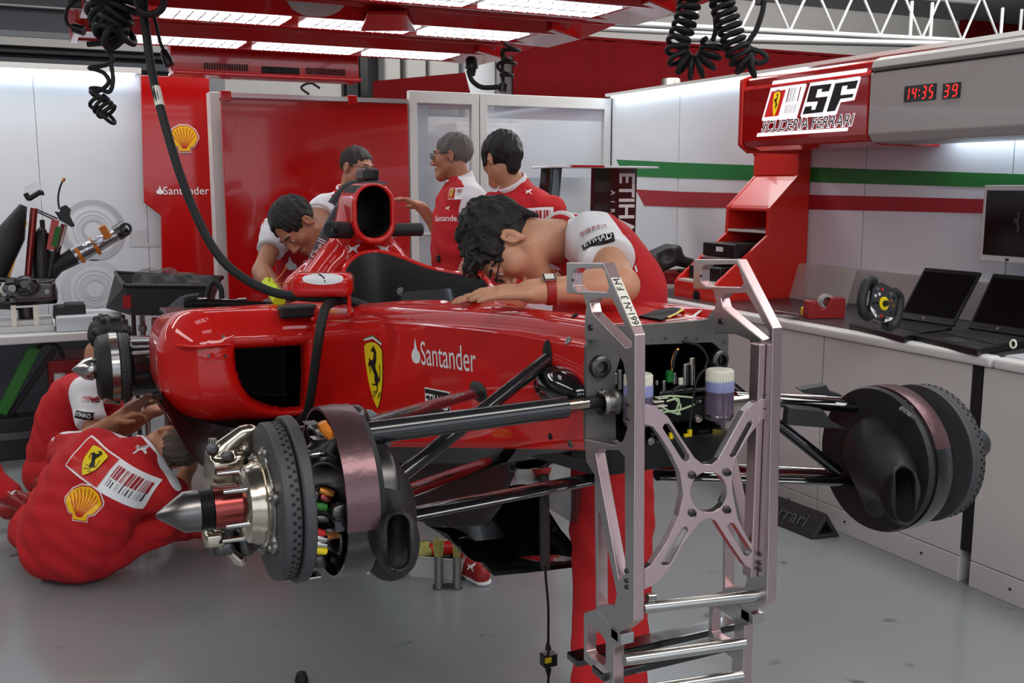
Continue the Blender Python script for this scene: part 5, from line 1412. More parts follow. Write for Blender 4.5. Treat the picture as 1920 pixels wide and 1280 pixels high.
for a in ((505, 528, 495, 500), (512, 530, 538, 498), (520, 532, 556, 528)): MB().tube(smoothpts([on(a[0], a[1], D=4.05), on((a[0] + a[2]) / 2 + 4, (a[1] + a[3]) / 2, D=4.05), on(a[2], a[3], D=4.05)], 4), .0025).build('loose_wire', 'copper', car)
MB().plate([on(*p, D=4.75) for p in ((300, 602), (311, 603), (310, 613))], (.0, .02, 0)).build('tape_tab', 'neon_yellow', car)
MB().box(tuple(on(545, 585, D=3.95) - A(.05, .05, .02)), tuple(on(585, 575, D=3.95) + A(.02, .05, .01))).build('duct', 'black_plastic', car, .01)
# branch hose into the side inlet (a thing of its own)
bh = thing('cooling_hose', 'dark rubber hose drooping over the red flank into the side inlet', 'hose', on(600, 620, D=3.5))
MB().tube(smoothpts([on(x, y, D=d) for x, y, d in ((640, 562, 3.62), (614, 572, 3.52), (604, 600, 3.46), (597, 640, 3.45), (590, 690, 3.5), (583, 740, 3.6), (576, 772, 3.75), (560, 790, 3.9))], 8), [.012] * 17 + [.017] * 40).build('hose', 'black_rubber', bh) if False else MB().tube(smoothpts([on(x, y, D=d) for x, y, d in ((640, 562, 3.62), (614, 572, 3.52), (604, 600, 3.46), (597, 640, 3.45), (590, 690, 3.5), (583, 740, 3.6), (576, 772, 3.75), (560, 790, 3.9))], 8), .0165, 12).build('hose', 'black_rubber', bh)
# bulkhead fittings
def bottle(px, y0, y1, y2, r, Yp, nm='fluid_reservoir'):
    t0, t1, t2 = on(px, y0, Y=Yp), on(px, y1, Y=Yp), on(px, y2, Y=Yp)
    o = MB().lathe(t1, (0, 0, -1), [(-.004, r * .95), (0, r), (.022, r)], 28).build(nm, 'fluid_violet', car)
    H_ = t1[2] - t2[2]
    MB().lathe(t1 - A(0, 0, .022), (0, 0, -1), [(0, r * .99), (H_ * .55, r * .99), (H_ * .56, r * 1.01), (H_ * .6, r * 1.01), (H_ * .61, r * .99), (H_ * .72, r * .9), (H_ * .74, r * .3), (H_ * .85, r * .25), (H_ * .85, 0)], 28).build('fluid', 'fluid_purple', o)
    c = MB().lathe(t0, (0, 0, -1), [(0, 0), (0, r * .88), (.003, r * .93), (t0[2] - t1[2], r * .93)], 36).build('cap', 'white_cap', o)
    mb = MB()
    for k in range(30):
        a = 2 * math.pi * k / 30; d_ = A(math.cos(a), math.sin(a), 0)
        mb.bar(t0 + d_ * r * .93 - A(0, 0, .003), t0 + d_ * r * .93 - A(0, 0, t0[2] - t1[2]), r * .1, r * .08, d_)
    mb.build('cap_ribs', 'white_cap', c)
    MB().lathe(t1 - A(0, 0, .022 + H_ * .57), (0, 0, -1), [(0, r * 1.02), (.004, r * 1.02)], 28).build('band', 'steel', o)
bottle(1350, 692, 714, 788, .0325, 1.83)
bottle(1197, 700, 722, 798, .0325, 1.83)
b2 = lambda x, y, Y_=1.93: on(x, y, Y=Y_)
for (x, y0, y1, r, m_) in ((1284, 680, 722, .009, 'steel'), (1298, 674, 722, .009, 'steel'), (1296, 668, 684, .012, 'nickel'), (1255, 694, 716, .009, 'flag_green'), (1264, 698, 720, .006, 'alu_cast'), (1276, 708, 722, .006, 'white_cap'), (1244, 712, 732, .006, 'steel'), (1160, 692, 730, .008, 'alu_cast'), (1152, 698, 720, .007, 'steel'), (1231, 712, 722, .005, 'alu_cast')):
    MB().cyl(b2(x, y0), b2(x, y1), r, n=14).build('master_cylinder' if r > .008 else 'fitting', m_, car, .002)
MB().box(tuple(b2(1228, 740) - A(0, .02, .0)), tuple(b2(1318, 722) + A(0, .05, 0))).build('pedal_box', 'steel_dark', car, .004)
MB().box(tuple(b2(1225, 800) - A(0, .0, .0)), tuple(b2(1330, 740) + A(0, .05, 0))).build('rack_housing', 'black_plastic', car, .006)
S = Sdf(b2(1160, 880, 1.88), b2(1345, 770, 2.12), .009)
rr = random.Random(3)
for k in range(26):
    p = b2(rr.uniform(1170, 1335), rr.uniform(780, 872), rr.uniform(1.93, 2.05))
    S.ell(p, (rr.uniform(.012, .03), rr.uniform(.012, .03), rr.uniform(.01, .03)), k=.012)
S.build('steering_gear', 'steel_dark', car)
MB().plate([A(1.10, 1.9, .865), A(1.45, 1.9, .865), A(1.47, 2.6, .80), A(1.08, 2.6, .80)], (0, 0, .03)).build('nose_floor', 'matt_black', car, .004)
MB().box((1.125, 1.878, .862), (1.43, 1.90, .93)).build('lower_mount', 'black_plastic', car, .006)
for s_ in (-1, 1): MB().box((XC + s_ * .15 - .02, 1.915, .87), (XC + s_ * .15 + .02, 1.99, .93)).build('wishbone_mount', 'black_plastic', car, .006)
for k, (x, y) in enumerate(((1232, 752), (1238, 760), (1230, 768), (1240, 745), (1237, 772))):
    MB().box(tuple(b2(x - 5, y + 4, 1.885)), tuple(b2(x + 5, y - 4, 1.905))).build('plug_block', 'white_cap', car, .002)
for pts in (((1240, 744), (1262, 742), (1300, 745)), ((1246, 772), (1275, 768), (1302, 758)), ((1262, 744), (1276, 760), (1270, 778)), ((1240, 762), (1258, 772), (1276, 776)), ((1250, 752), (1272, 748), (1268, 770))):
    MB().tube(smoothpts([b2(x, y, 1.885) for x, y in pts], 5), .0025, 6).build('wire', 'pale_green', car)
for pts in (((1260, 740), (1266, 728), (1280, 724), (1288, 738)), ((1324, 690), (1310, 705), (1302, 730), (1296, 770), (1292, 820)), ((1280, 640), (1310, 648), (1326, 670), (1322, 690)), ((1262, 690), (1264, 672), (1270, 656))):
    MB().tube(smoothpts([b2(x, y, 1.885) for x, y in pts], 6), .0032, 6).build('cable', 'black_rubber', car)
MB().tube(smoothpts([b2(x, y, 1.89) for x, y in ((1260, 694), (1260, 676), (1266, 660), (1272, 654))], 5), .003, 6).build('brass_pipe', 'copper', car)
for (x, y) in ((1293, 812), (1286, 820), (1258, 818)): MB().box(tuple(b2(x - 2, y + 10, 1.88)), tuple(b2(x + 2, y - 8, 1.886))).build('tag', 'yellow', car)
for (x, y) in ((1130, 737), (1152, 830), (1218, 826), (1312, 752), (1308, 784)): MB().lathe(b2(x, y, 1.87), (0, -1, 0), [(0, .01), (.006, .009), (.006, .004), (.009, .004), (.009, 0)], 12).build('hex_nut', 'steel', car)
MB().lathe(b2(1375, 752, 1.86), unit(A(1, 0, 0)), [(-.02, .012), (.05, .012)], 12).build('steering_joint', 'nickel', car)
# ------------------------------------------------------------------ suspension arms
def arm(nm, a, b, ch_, th, m_='carbon', tilt=0., n=14):
    """streamlined strut: chord along the car, thin in height"""
    a, b = np.asarray(a, float), np.asarray(b, float); d = unit(b - a)
    l = unit(A(0, 1, tilt) - d * d[1]); u = np.cross(d, l)
    rgs = []
    for t in np.linspace(0, 1, 6):
        rgs.append([a + (b - a) * t + l * (math.cos(q) * ch_ * (1 - .25 * (math.cos(q) > 0))) + u * math.sin(q) * th for q in np.linspace(0, 2 * math.pi, n, endpoint=False)])
    return MB().loft(rgs, caps=(True, True)).build(nm, m_, car)
arm('track_rod', on(672, 812, Y=1.9), on(1062, 761, Y=1.86), .026, .024, 'carbon', .9)
MB().cyl(on(1056, 762, Y=1.86), on(1100, 756, Y=1.87), .012).build('rod_end', 'nickel', car)
MB().cyl(on(1088, 757, Y=1.87), on(1128, 752, Y=1.88), .014).build('boot', 'black_rubber', car)
MB().lathe(on(1126, 756, Y=1.87), (1, 0, 0), [(0, .026), (.008, .03), (.012, .022), (.03, .022), (.034, .028), (.042, .028), (.042, 0)], 18).build('rack_end', 'alu_cast', car)
arm('upper_wishbone', on(676, 797, Y=1.95), leg_in, .028, .011, 'carbon')
arm('pushrod', on(730, 908, Y=1.93), pr_top + A(.01, 0, 0), .018, .0165, 'carbon')
arm('lower_wishbone', on(752, 966, Y=1.9), on(1112, 897, Y=1.93), .03, .0125, 'gloss_black')
arm('lower_wishbone', on(735, 930, Y=1.97), on(940, 858, X=1.1), .03, .011, 'gloss_black')
fy = 1.8
arm('track_rod', on(1376, 745, Y=1.88), on(1652, 766, Y=fy), .026, .015, 'gloss_black')
arm('upper_wishbone', on(1378, 742, Y=2.1), on(1600, 752, Y=fy + .05), .028, .012, 'gloss_black')
arm('pushrod', on(1340, 700, Y=1.95), on(1572, 885, Y=fy + .02), .018, .014, 'gloss_black')
arm('lower_wishbone', on(1230, 890, Y=1.93), on(1612, 902, Y=fy), .03, .012, 'gloss_black')
arm('lower_wishbone', on(1240, 872, Y=2.4), on(1560, 890, Y=fy + .06), .028, .01, 'gloss_black')
# ------------------------------------------------------------------ near front brake and upright
NY, NZ = 1.875, on(520, 937, Y=1.875)[2]
ax = lambda x, y=0., z=0.: A(x, NY + y, NZ + z)
nh = MB().lathe(ax(0), (1, 0, 0), [(.187, .002), (.19, .006), (.236, .0375), (.262, .0385)], 36).build('axle_cone', 'steel_worn', car)
def sub(mb, nm, m_, par, **k): return mb.build(nm, m_, par, **k)
mb = MB()
for k in range(6): mb.lathe(ax(.262 + k * .0042), (1, 0, 0), [(0, .0365), (.0021, .0392), (.0042, .0365)], 36)
sub(mb, 'thread', 'steel_dark', nh)
sub(MB().lathe(ax(0), (1, 0, 0), [(.287, .039), (.345, .0395), (.352, .042)], 36), 'axle_sleeve', 'steel_red', nh)
sub(MB().lathe(ax(0), (1, 0, 0), [(.336, .042), (.338, .062), (.346, .072), (.356, .074), (.362, .078), (.372, .078), (.374, .084), (.385, .084)], 40), 'hub_flange', 'nickel', nh)
for k in range(6):
    a = 2 * math.pi * k / 6 + .3
    p = ax(.35, .062 * math.cos(a), .062 * math.sin(a))
    sub(MB().cyl(p, p + A(-.05, 0, 0), .006, .004, n=10), 'drive_peg', 'steel', nh)
    p = ax(.384, .1 * math.cos(a + .4), .1 * math.sin(a + .4))
    sub(MB().lathe(p, (-1, 0, 0), [(0, .012), (.006, .012), (.01, .006), (.014, .006), (.014, 0)], 10), 'bobbin', 'alu_cast', nh)
S = Sdf(ax(.37, -.13, -.13), ax(.395, .13, .13), .0045)
for k in range(6):
    a = 2 * math.pi * k / 6 + .7
    S.cap(ax(.384, .07 * math.cos(a), .07 * math.sin(a)), ax(.384, .104 * math.cos(a), .104 * math.sin(a)), .012, .008, k=.012)
S.ell(ax(.384), (.008, .088, .088), k=.01)
S.build('disc_bell', 'alu_cast', nh)
def disc(par, X_, half_, r, Y_, Z_, nm='brake_disc', sgn=1):
    c = lambda y, z, x=0.: A(X_ + x, Y_ + y, Z_ + z)
    o = MB().lathe((X_, Y_, Z_), (1, 0, 0), [(-half_, r * .5), (-half_, r - .003), (-half_ + .003, r), (half_ - .003, r), (half_, r - .003), (half_, r * .5)], 72, ring=True).build(nm, 'disc_carbon', par)
    mb = MB()
    for row in range(2):
        for k in range(56):
            a = 2 * math.pi * (k + .5 * row) / 56
            p = c(r * math.cos(a), r * math.sin(a), half_ * (.1 + .5 * row) * sgn)
            d_ = A(0, math.cos(a), math.sin(a))
            mb.lathe(p - d_ * .001, d_, [(0, .0036), (.0016, .0036), (.0016, 0)], 8)
    h_ = mb.build('cooling_hole', 'void_black', o); h_['kind'] = 'stuff'
    return o
nd = disc(nh, .402, .0165, .149, NY, NZ)
sub(MB().lathe(ax(0), (1, 0, 0), [(.421, .1), (.421, .155), (.424, .158), (.440, .158), (.443, .155), (.443, .1)], 72, ring=True), 'wheel_spacer', 'disc_carbon', nh)
# caliper (nickel plated) behind and above / below the hub
S = Sdf(A(.24, 1.85, .74), A(.46, 2.12, 1.1), .006)
k2 = lambda x, y, Y_=2.0: on(x, y, Y=Y_)
S.cap(k2(455, 812), k2(418, 842), .016, .02, k=.015).box(k2(425, 865), (.035, .035, .022), .01, k=.012).cap(k2(395, 850), k2(392, 895), .012, k=.01).box(k2(430, 892), (.04, .03, .012), .006, k=.008)
S.cap(k2(470, 808), k2(462, 850), .014, .016, k=.012).box(k2(420, 858, 1.97), (.02, .01, .006), .004, k=0, op='sub').cap(k2(436, 818, 1.965), k2(404, 858, 1.965), .005, k=.004, op='sub')
S.box(k2(400, 1005), (.02, .03, .016), .008, k=.01).cap(k2(405, 1008), k2(448, 1048), .013, .01, k=.01).cap(k2(448, 1048), k2(466, 1082), .01, .008, k=.01).box(k2(467, 1090), (.008, .014, .016), .003, k=.004)
S.cap(k2(392, 900), k2(392, 1000), .008, k=.008)
S.build('caliper', 'nickel', nh)
for q in ((427, 856), (428, 1028), (398, 842)): sub(MB().lathe(k2(*q, 1.955), (0, -1, 0), [(0, .012), (.006, .012), (.008, .005), (.01, .005), (.01, 0)], 12), 'caliper_bolt', 'steel_dark', nh)
sub(MB().cyl(k2(398, 838, 1.99), k2(398, 822, 1.99), .008), 'bleed_nipple', 'steel', nh)
S = Sdf(A(.26, 1.9, .76), A(.46, 2.12, 1.05), .008)
S.box(k2(440, 1000, 2.04), (.05, .03, .05), .015).box(k2(440, 880, 2.04), (.05, .03, .06), .015).cap(k2(455, 1000, 2.0), k2(470, 1070, 2.0), .012)
S.build('caliper_bracket', 'steel_dark', nh)
# upright, wires and connectors between disc and drum
S = Sdf(A(.43, 1.74, .72), A(.62, 2.05, 1.12), .007)
S.cap(ax(.45), ax(.6), .075, .09, k=.02).cap(ax(.47, 0, .05), ax(.56, .0, .14), .035, .03, k=.02).cap(ax(.47, 0, -.05), ax(.55, .0, -.14), .035, .03, k=.02)
rr = random.Random(9)
for k in range(22):
    a = rr.uniform(0, 2 * math.pi); r_ = rr.uniform(.06, .125)
    S.ell(ax(rr.uniform(.46, .53), r_ * math.cos(a), r_ * math.sin(a)), (rr.uniform(.01, .03), rr.uniform(.012, .03), rr.uniform(.012, .03)), k=.01)
S.build('upright', 'steel_dark', nh)
n2 = lambda x, y, Y_=1.765: on(x, y, Y=Y_)
for k, (x, y, x2, y2, m_) in enumerate(((598, 918, 624, 926, 'copper'), (600, 930, 618, 936, 'steel_red'), (580, 996, 608, 1000, 'shell_red'), (584, 1006, 612, 1010, 'steel'), (584, 1018, 612, 1021, 'steel'), (580, 1029, 612, 1033, 'yellow'), (590, 948, 612, 951, 'green'), (594, 970, 616, 972, 'steel_dark'))):
    sub(MB().tube([n2(x, y), n2((x + x2) / 2, (y + y2) / 2), n2(x2, y2)], [.0065, .008, .0065], 10), 'connector', m_, nh)
sub(MB().box(tuple(n2(612, 1012)), tuple(n2(636, 1000) + A(0, .02, 0))), 'orange_tag', 'amber', nh)
decal('tag_digits', [(xf(text2d('038', .012), 1), 'black_print', 0)], nh, n2(624, 1006, 1.763), R_, (0, 0, 1))
for pts in (((575, 890), (590, 872), (612, 868), (636, 880)), ((572, 880), (574, 910), (590, 928)), ((575, 940), (580, 980), (590, 1010)), ((580, 850), (600, 842), (630, 858)), ((578, 960), (572, 1000), (582, 1040), (592, 1062))):
    sub(MB().tube(smoothpts([n2(x, y, 1.77) for x, y in pts], 6), .0028, 6), 'wire', 'black_rubber', nh)
sub(MB().tube(smoothpts([n2(x, y, 1.8) for x, y in ((603, 792), (608, 802), (622, 818))], 4), .01), 'orange_sleeve', 'amber', nh)
sub(MB().box(tuple(n2(572, 856, 1.8)), tuple(n2(602, 840, 1.83))), 'foil_pad', 'foil_silver', nh, bevel=.006)
for q in ((610, 852), (582, 792), (596, 820), (588, 1078)): sub(MB().box(tuple(n2(q[0] - 8, q[1] + 5, 1.79)), tuple(n2(q[0] + 8, q[1] - 5, 1.82))), 'bracket', ['steel', 'alu_cast', 'steel_dark', 'foil_silver'][q[0] % 4], nh, bevel=.003)
# drum shroud: foil-covered upper half, carbon lower half, backing plate, scoop and fins
def arcshell(c, x0, x1, r, a0, a1, th=.006, n=40):
    rg = []
    for k in range(n + 1):
        a = math.radians(a0 + (a1 - a0) * k / n); d_ = A(0, math.cos(a), math.sin(a))
        rg.append([c + A(x0, 0, 0) + d_ * r, c + A((x0 + x1) / 2, 0, 0) + d_ * (r + .002), c + A(x1, 0, 0) + d_ * r, c + A(x1, 0, 0) + d_ * (r - th), c + A(x0, 0, 0) + d_ * (r - th)])
    return MB().loft(rg, caps=(True, True))
c0 = A(0, NY, NZ + .002)
arcshell(c0, .497, .556, .164, -172, -20).build('drum_shroud', 'carbon', nh)
arcshell(c0, .494, .556, .167, -22, 190).build('heat_shield', 'heat_foil', nh)
sub(MB().lathe(ax(0), (1, 0, 0), [(.548, .02), (.548, .16), (.556, .162), (.57, .155), (.575, .02)], 60), 'backing_plate', 'matt_black', nh)
sub(MB().box(tuple(n2(628, 1000, 1.73)), tuple(n2(644, 968, 1.75))), 'shroud_lug', 'carbon', nh, bevel=.004)
S = Sdf(A(.54, 1.55, .68), A(.76, 2.02, 1.08), .007)
S.cap(on(690, 880, Y=1.9), on(700, 960, Y=1.84), .06, .066, k=.05).cap(on(700, 960, Y=1.84), on(742, 1018, Y=1.7), .066, .036, k=.05)
S.cap(on(748, 985, Y=1.7), on(748, 1050, Y=1.7), .027, .027, k=.04).cap(on(715, 930, Y=1.86), on(728, 1040, Y=1.8), .05, .045, k=.04).cap(on(738, 985, Y=1.79), on(738, 1050, Y=1.79), .034, .03, k=.03).cap(on(684, 900, Y=1.92), on(695, 1000, Y=1.9), .05, .05, k=.04)
S.cut(on(747, 1015, Y=1.65), unit(A(.35, -1, -.05)), .006)
for t_ in np.linspace(0, 1, 9): S.cap(on(750, 983 + 68 * t_, Y=1.6), on(745, 985 + 58 * t_, Y=1.735), .0215, .018, k=.0005, op='sub')
q0_, q1_ = on(749, 985, Y=1.66), on(748, 1048, Y=1.66)
S.build('duct_scoop', ['matt_black', 'void_black'], nh, matfn=lambda c: (seg_dist(c * A(1, 0, 1), q0_ * A(1, 0, 1), q1_ * A(1, 0, 1)) < .0225) & (c[:, 1] < 1.80) & (c[:, 1] > 1.655))
MB().plate([on(*p, Y=1.98) for p in ((628, 768), (690, 767), (701, 775), (690, 781), (640, 786))], (0, -.03, .004)).build('duct_fin', 'grey_wall', nh, .003)
MB().plate([on(*p, Y=1.9) for p in ((672, 830), (716, 826), (738, 834), (700, 846), (676, 852))], (0, .05, .0)).build('duct_fin', 'grey_wall', nh, .003)
MB().plate([on(*p, Y=2.05) for p in ((679, 1046), (688, 1044), (694, 1076), (682, 1076))], (0, .02, 0)).build('foil_tab', 'nickel', nh, .002)
# ------------------------------------------------------------------ far front brake
FY, FZ = 1.74, on(1740, 845, Y=1.74)[2]
fx = lambda x, y=0., z=0.: A(x, FY + y, FZ + z)
fh = MB().lathe(fx(0), (1, 0, 0), [(1.775, .03), (1.775, .168), (1.785, .172), (1.80, .165), (1.80, .03)], 64, ring=True).build('backing_plate', 'matt_black', car)
arcshell(fx(0), 1.80, 1.845, .172, 20, 160).build('heat_shield', 'heat_foil', fh)
arcshell(fx(0), 1.80, 1.845, .171, -200, 22).build('drum_shroud', 'carbon', fh)
S = Sdf(fx(1.79, -.17, -.17), fx(1.93, .17, .17), .009)
S.cap(fx(1.8), fx(1.9), .09, .07)
rr = random.Random(12)
for k in range(18):
    a = rr.uniform(0, 6.28); r_ = rr.uniform(.06, .13)
    S.ell(fx(rr.uniform(1.83, 1.88), r_ * math.cos(a), r_ * math.sin(a)), [rr.uniform(.012, .03) for _ in range(3)], k=.012)
S.build('upright', 'steel_dark', fh)
for k, (x, y, m_) in enumerate(((1690, 765, 'alu_cast'), (1698, 772, 'steel'), (1706, 778, 'alu_cast'), (1728, 840, 'nickel'), (1722, 900, 'amber'), (1732, 950, 'steel'), (1740, 952, 'steel'), (1760, 900, 'alu_cast'))):
    sub(MB().cyl(on(x, y, Y=1.63), on(x + 6, y + 6, Y=1.63), .006, n=8), 'fitting', m_, fh)
disc(fh, 1.945, .0165, .163, FY, FZ)
sub(MB().lathe(fx(0), (1, 0, 0), [(1.915, .11), (1.915, .165), (1.925, .166), (1.925, .11)], 64, ring=True), 'wheel_spacer', 'disc_carbon', fh)
sub(MB().lathe(fx(0), (1, 0, 0), [(1.94, .09), (1.965, .085), (1.97, .045), (2.05, .042), (2.1, .04), (2.13, .036), (2.15, .02), (2.155, .0)], 36), 'axle_cone', 'steel_dark', fh)
S = Sdf(A(1.6, 1.45, .6), A(1.86, 1.9, 1.04), .008)
w2 = lambda x, y, Y_: on(x, y, Y=Y_)
S.cap(w2(1640, 820, 1.74), w2(1655, 880, 1.68), .05, .06, k=.04).cap(w2(1655, 860, 1.69), w2(1690, 930, 1.58), .06, .045, k=.04).cap(w2(1697, 900, 1.56), w2(1697, 962, 1.56), .028, .028, k=.03).cap(w2(1630, 850, 1.74), w2(1650, 940, 1.72), .05, .04, k=.05)
S.cut(w2(1703, 935, 1.525), unit(A(.5, -1, -.05)), .005)
for t_ in np.linspace(0, 1, 10): S.cap(w2(1706, 893 + 72 * t_, 1.44), w2(1690, 893 + 68 * t_, 1.66), .0215, .018, k=.0005, op='sub')
q2_, q3_ = w2(1703, 893, 1.52), w2(1702, 964, 1.52)
S.build('duct_scoop', ['matt_black', 'void_black'], fh, matfn=lambda c: (seg_dist(c, q2_ + A(-.01, .05, 0), q3_ + A(-.01, .05, 0)) < .034) & (c[:, 1] > 1.545))
MB().plate([w2(*p, 1.8) for p in ((1499, 731), (1551, 722), (1556, 733), (1580, 741), (1580, 746), (1510, 738))], (0, .02, .004)).build('duct_fin', 'carbon_matt', fh, .003)
MB().plate([w2(*p, 1.78) for p in ((1480, 764), (1545, 770), (1560, 790), (1590, 806), (1476, 797))], (0, .02, .004)).build('duct_fin', 'carbon_matt', fh, .003)
# ------------------------------------------------------------------ near rear hub
RYY, RZ = 4.78, on(215, 688, Y=4.78)[2]
rx = lambda x, y=0., z=0.: A(x, RYY + y, RZ + z)
rh = MB().lathe(rx(0), (1, 0, 0), [(.165, .002), (.172, .01), (.215, .045), (.24, .052), (.25, .052)], 32).build('axle_cone', 'steel', car)
sub(MB().lathe(rx(0), (1, 0, 0), [(.25, .046), (.275, .046)], 32), 'axle_sleeve', 'steel_dark', rh)
sub(MB().lathe(rx(0), (1, 0, 0), [(.262, .05), (.264, .12), (.275, .14), (.3, .148), (.318, .15)], 48), 'disc_bell', 'matt_black', rh)
sub(MB().lathe(rx(0), (1, 0, 0), [(.318, .151), (.32, .155), (.352, .155), (.354, .15)], 48), 'silver_ring', 'steel', rh)
disc(rh, .375, .02, .15, RYY, RZ)
sub(MB().lathe(rx(0), (1, 0, 0), [(.395, .145), (.4, .15), (.41, .135), (.52, .13), (.53, .12), (.53, 0)], 48), 'drum', 'carbon', rh)
for z in (.05, .07, .03): sub(MB().cyl(rx(.4, -.11, z), rx(.52, -.11, z), .012, n=10), 'duct_rib', 'alu_cast', rh)
sub(MB().lathe(rx(0), (1, 0, 0), [(.535, .06), (.535, .165), (.56, .168), (.58, .16), (.58, .06)], 48, ring=True), 'backing_plate', 'matt_black', rh)
S = Sdf(rx(.25, -.1, -.18), rx(.36, .1, -.02), .009)
S.cap(rx(.29, -.06, -.06), rx(.3, -.06, -.13), .022, .018).cap(rx(.3, -.06, -.13), rx(.345, -.04, -.155), .016, .012)
S.build('caliper', 'nickel', rh)
for s in ((.56, .05), (.56, -.1)): arm('rear_wishbone', rx(s[0], 0, s[1]), A(1.05, 4.4, .7 + s[1]), .03, .012, 'gloss_black')
arm('driveshaft', rx(.55), A(1.0, 4.6, .72), .02, .02, 'steel_dark')
MB().cyl(rx(.55, .0, -.16), A(rx(.55)[0], RYY, 0.0), .012).build('axle_stand', 'alu_cast', car)
MB().box((.95, 4.3, .56), (1.6, 4.62, 1.0)).build('engine', 'steel_dark', car, .04)
# rear stand that carries the car
MB().box((1.05, 4.2, 0), (1.5, 4.6, .53)).build('rear_trestle', 'steel_dark', car, .01)
# ------------------------------------------------------------------ hanging lead with a tagged plug
hl = thing('plug_lead', 'thin black lead with a yellow-tagged plug hanging from the car floor', 'cable', on(1025, 1080, Y=2.6))
MB().tube(smoothpts([on(x, y, Y=2.58) for x, y in ((1022, 1062), (1024, 1090), (1028, 1140), (1028, 1215), (1029, 1260), (1024, 1300), (1010, 1340))], 5), .004).build('cable', 'black_rubber', hl)
MB().box(tuple(on(1021, 1254, Y=2.565)), tuple(on(1036, 1217, Y=2.6))).build('plug', 'black_plastic', hl, .004)
MB().box(tuple(on(1023, 1244, Y=2.562)), tuple(on(1033, 1231, Y=2.566))).build('yellow_tag', 'yellow', hl)
MB().cyl(on(1028, 1217, Y=2.58), on(1027, 1203, Y=2.58), .01, .004).build('strain_relief', 'black_rubber', hl)
MB().cyl(on(1028, 1254, Y=2.58), on(1029, 1268, Y=2.58), .01, .004).build('strain_relief', 'black_rubber', hl)
# ================================================================== ALUMINIUM FRONT STAND
stn = thing('car_stand', 'machined aluminium car stand bolted to the open nose', 'stand', (1.24, 1.75, 0))
LX = 1.08
pl = lambda L_: [on(x, y, X=LX) for x, y in L_]
outer = pl([(1062, 492), (1132, 493), (1190, 628), (1188, 1164), (1174, 1176), (1160, 1186), (1117, 1142), (1114, 890), (1098, 864), (1096, 823), (1150, 834), (1168, 826), (1175, 805), (1175, 715), (1168, 680), (1152, 650), (1130, 639), (1096, 637), (1096, 593), (1099, 575), (1093, 552), (1062, 550)])
H1 = pl([(1074, 512), (1081, 503), (1128, 502), (1134, 508), (1142, 540), (1136, 548), (1084, 546), (1074, 536)])
H2 = pl([(1106, 568), (1112, 559), (1146, 558), (1184, 636), (1184, 648), (1174, 652), (1110, 586)])
H4 = pl([(1116, 850), (1122, 842), (1160, 844), (1171, 856), (1172, 1075), (1160, 1088)])
H5 = pl([(1120, 962), (1124, 960), (1156, 1112), (1152, 1134), (1121, 1134)])
for dX, dY in ((0, 0), (.31, -.04)):
    off = A(dX, dY, 0)
    sf = MB().plate([p + off for p in outer], (.0255, 0, 0), holes=[[p + off for p in h] for h in (H1, H2, H4, H5)], m=0, me=1).build('side_frame', ['aluminium', 'alu_red_reflect'], stn, .0015)
    for (x, y, r) in ((1075, 525, .003), (1107, 614, .007), (1175, 1070, .005), (1175, 1088, .005), (1175, 1100, .005), (1178, 758, .004), (1178, 785, .004)):
        MB().lathe(on(x, y, X=LX) + off + A(.001, 0, 0), (-1, 0, 0), [(0, r), (.004, r), (.004, r * .4), (.002, r * .4), (.002, 0)], 12).build('bolt', 'steel_dark', sf)
    if dX == 0:
        a, b = on(1138, 507, X=LX), on(1186, 618, X=LX)
        d_ = unit(b - a); n_ = unit(np.cross(d_, (1, 0, 0))); n_ = n_ if n_[1] < 0 else -n_
        lbl = MB().plate([a + A(.001, 0, 0) + n_ * .0006 + d_ * .02, a + A(.0245, 0, 0) + n_ * .0006 + d_ * .02, b + A(.0245, 0, 0) + n_ * .0006 - d_ * .008, b + A(.001, 0, 0) + n_ * .0006 - d_ * .008], n_ * .0006).build('paper_label', 'white_cap', sf)
        mid = (a + b) / 2 + A(.0128, 0, 0) + n_ * .0014 + d_ * .004
        decal('lettering', [(xf(text2d('661-N 3  F.M.', .0235, 0, .92), 1), 'black_print', 0)], lbl, mid, -d_, np.cross(n_, -d_))
# crossed front plate
pf = lambda x, y: on(x, y, Y=1.702 - (x - 1209) / 235. * .036)
xo = [(1209, 758), (1230, 761), (1254, 782), (1278, 821), (1303, 858), (1318, 870), (1334, 871), (1347, 860), (1372, 815), (1396, 771), (1412, 756), (1429, 748), (1444, 746), (1446, 781), (1429, 787), (1408, 813), (1382, 855), (1373, 888), (1374, 922), (1384, 972), (1402, 1008), (1420, 1034), (1433, 1043), (1444, 1043), (1443, 1078), (1418, 1071), (1397, 1060), (1368, 1018), (1342, 977), (1333, 972), (1322, 973), (1312, 980), (1282, 1020), (1254, 1068), (1232, 1094), (1208, 1105), (1208, 1067), (1222, 1058), (1250, 1016), (1272, 968), (1281, 926), (1275, 886), (1258, 850), (1238, 818), (1224, 800), (1209, 796)]
circ = [(1329 + 34 * math.cos(t), 922 + 38 * math.sin(t)) for t in np.linspace(0, 2 * math.pi, 32, endpoint=False)]
slots = [[(1243, 802), (1246, 795), (1253, 794), (1258, 799), (1293, 855), (1292, 863), (1284, 865), (1279, 860)], [(1402, 792), (1408, 788), (1411, 795), (1380, 853), (1374, 858), (1368, 854)], [(1244, 1060), (1240, 1055), (1280, 989), (1287, 987), (1291, 995), (1256, 1058)], [(1364, 987), (1369, 980), (1376, 981), (1410, 1033), (1406, 1042), (1396, 1040)]]
xp = MB().plate([pf(*p) for p in xo], (.0, .018, 0), holes=[[pf(*p) for p in h] for h in [circ, *slots]], m=0, me=1).build('cross_plate', ['alu_red_reflect', 'aluminium'], stn, .0015)
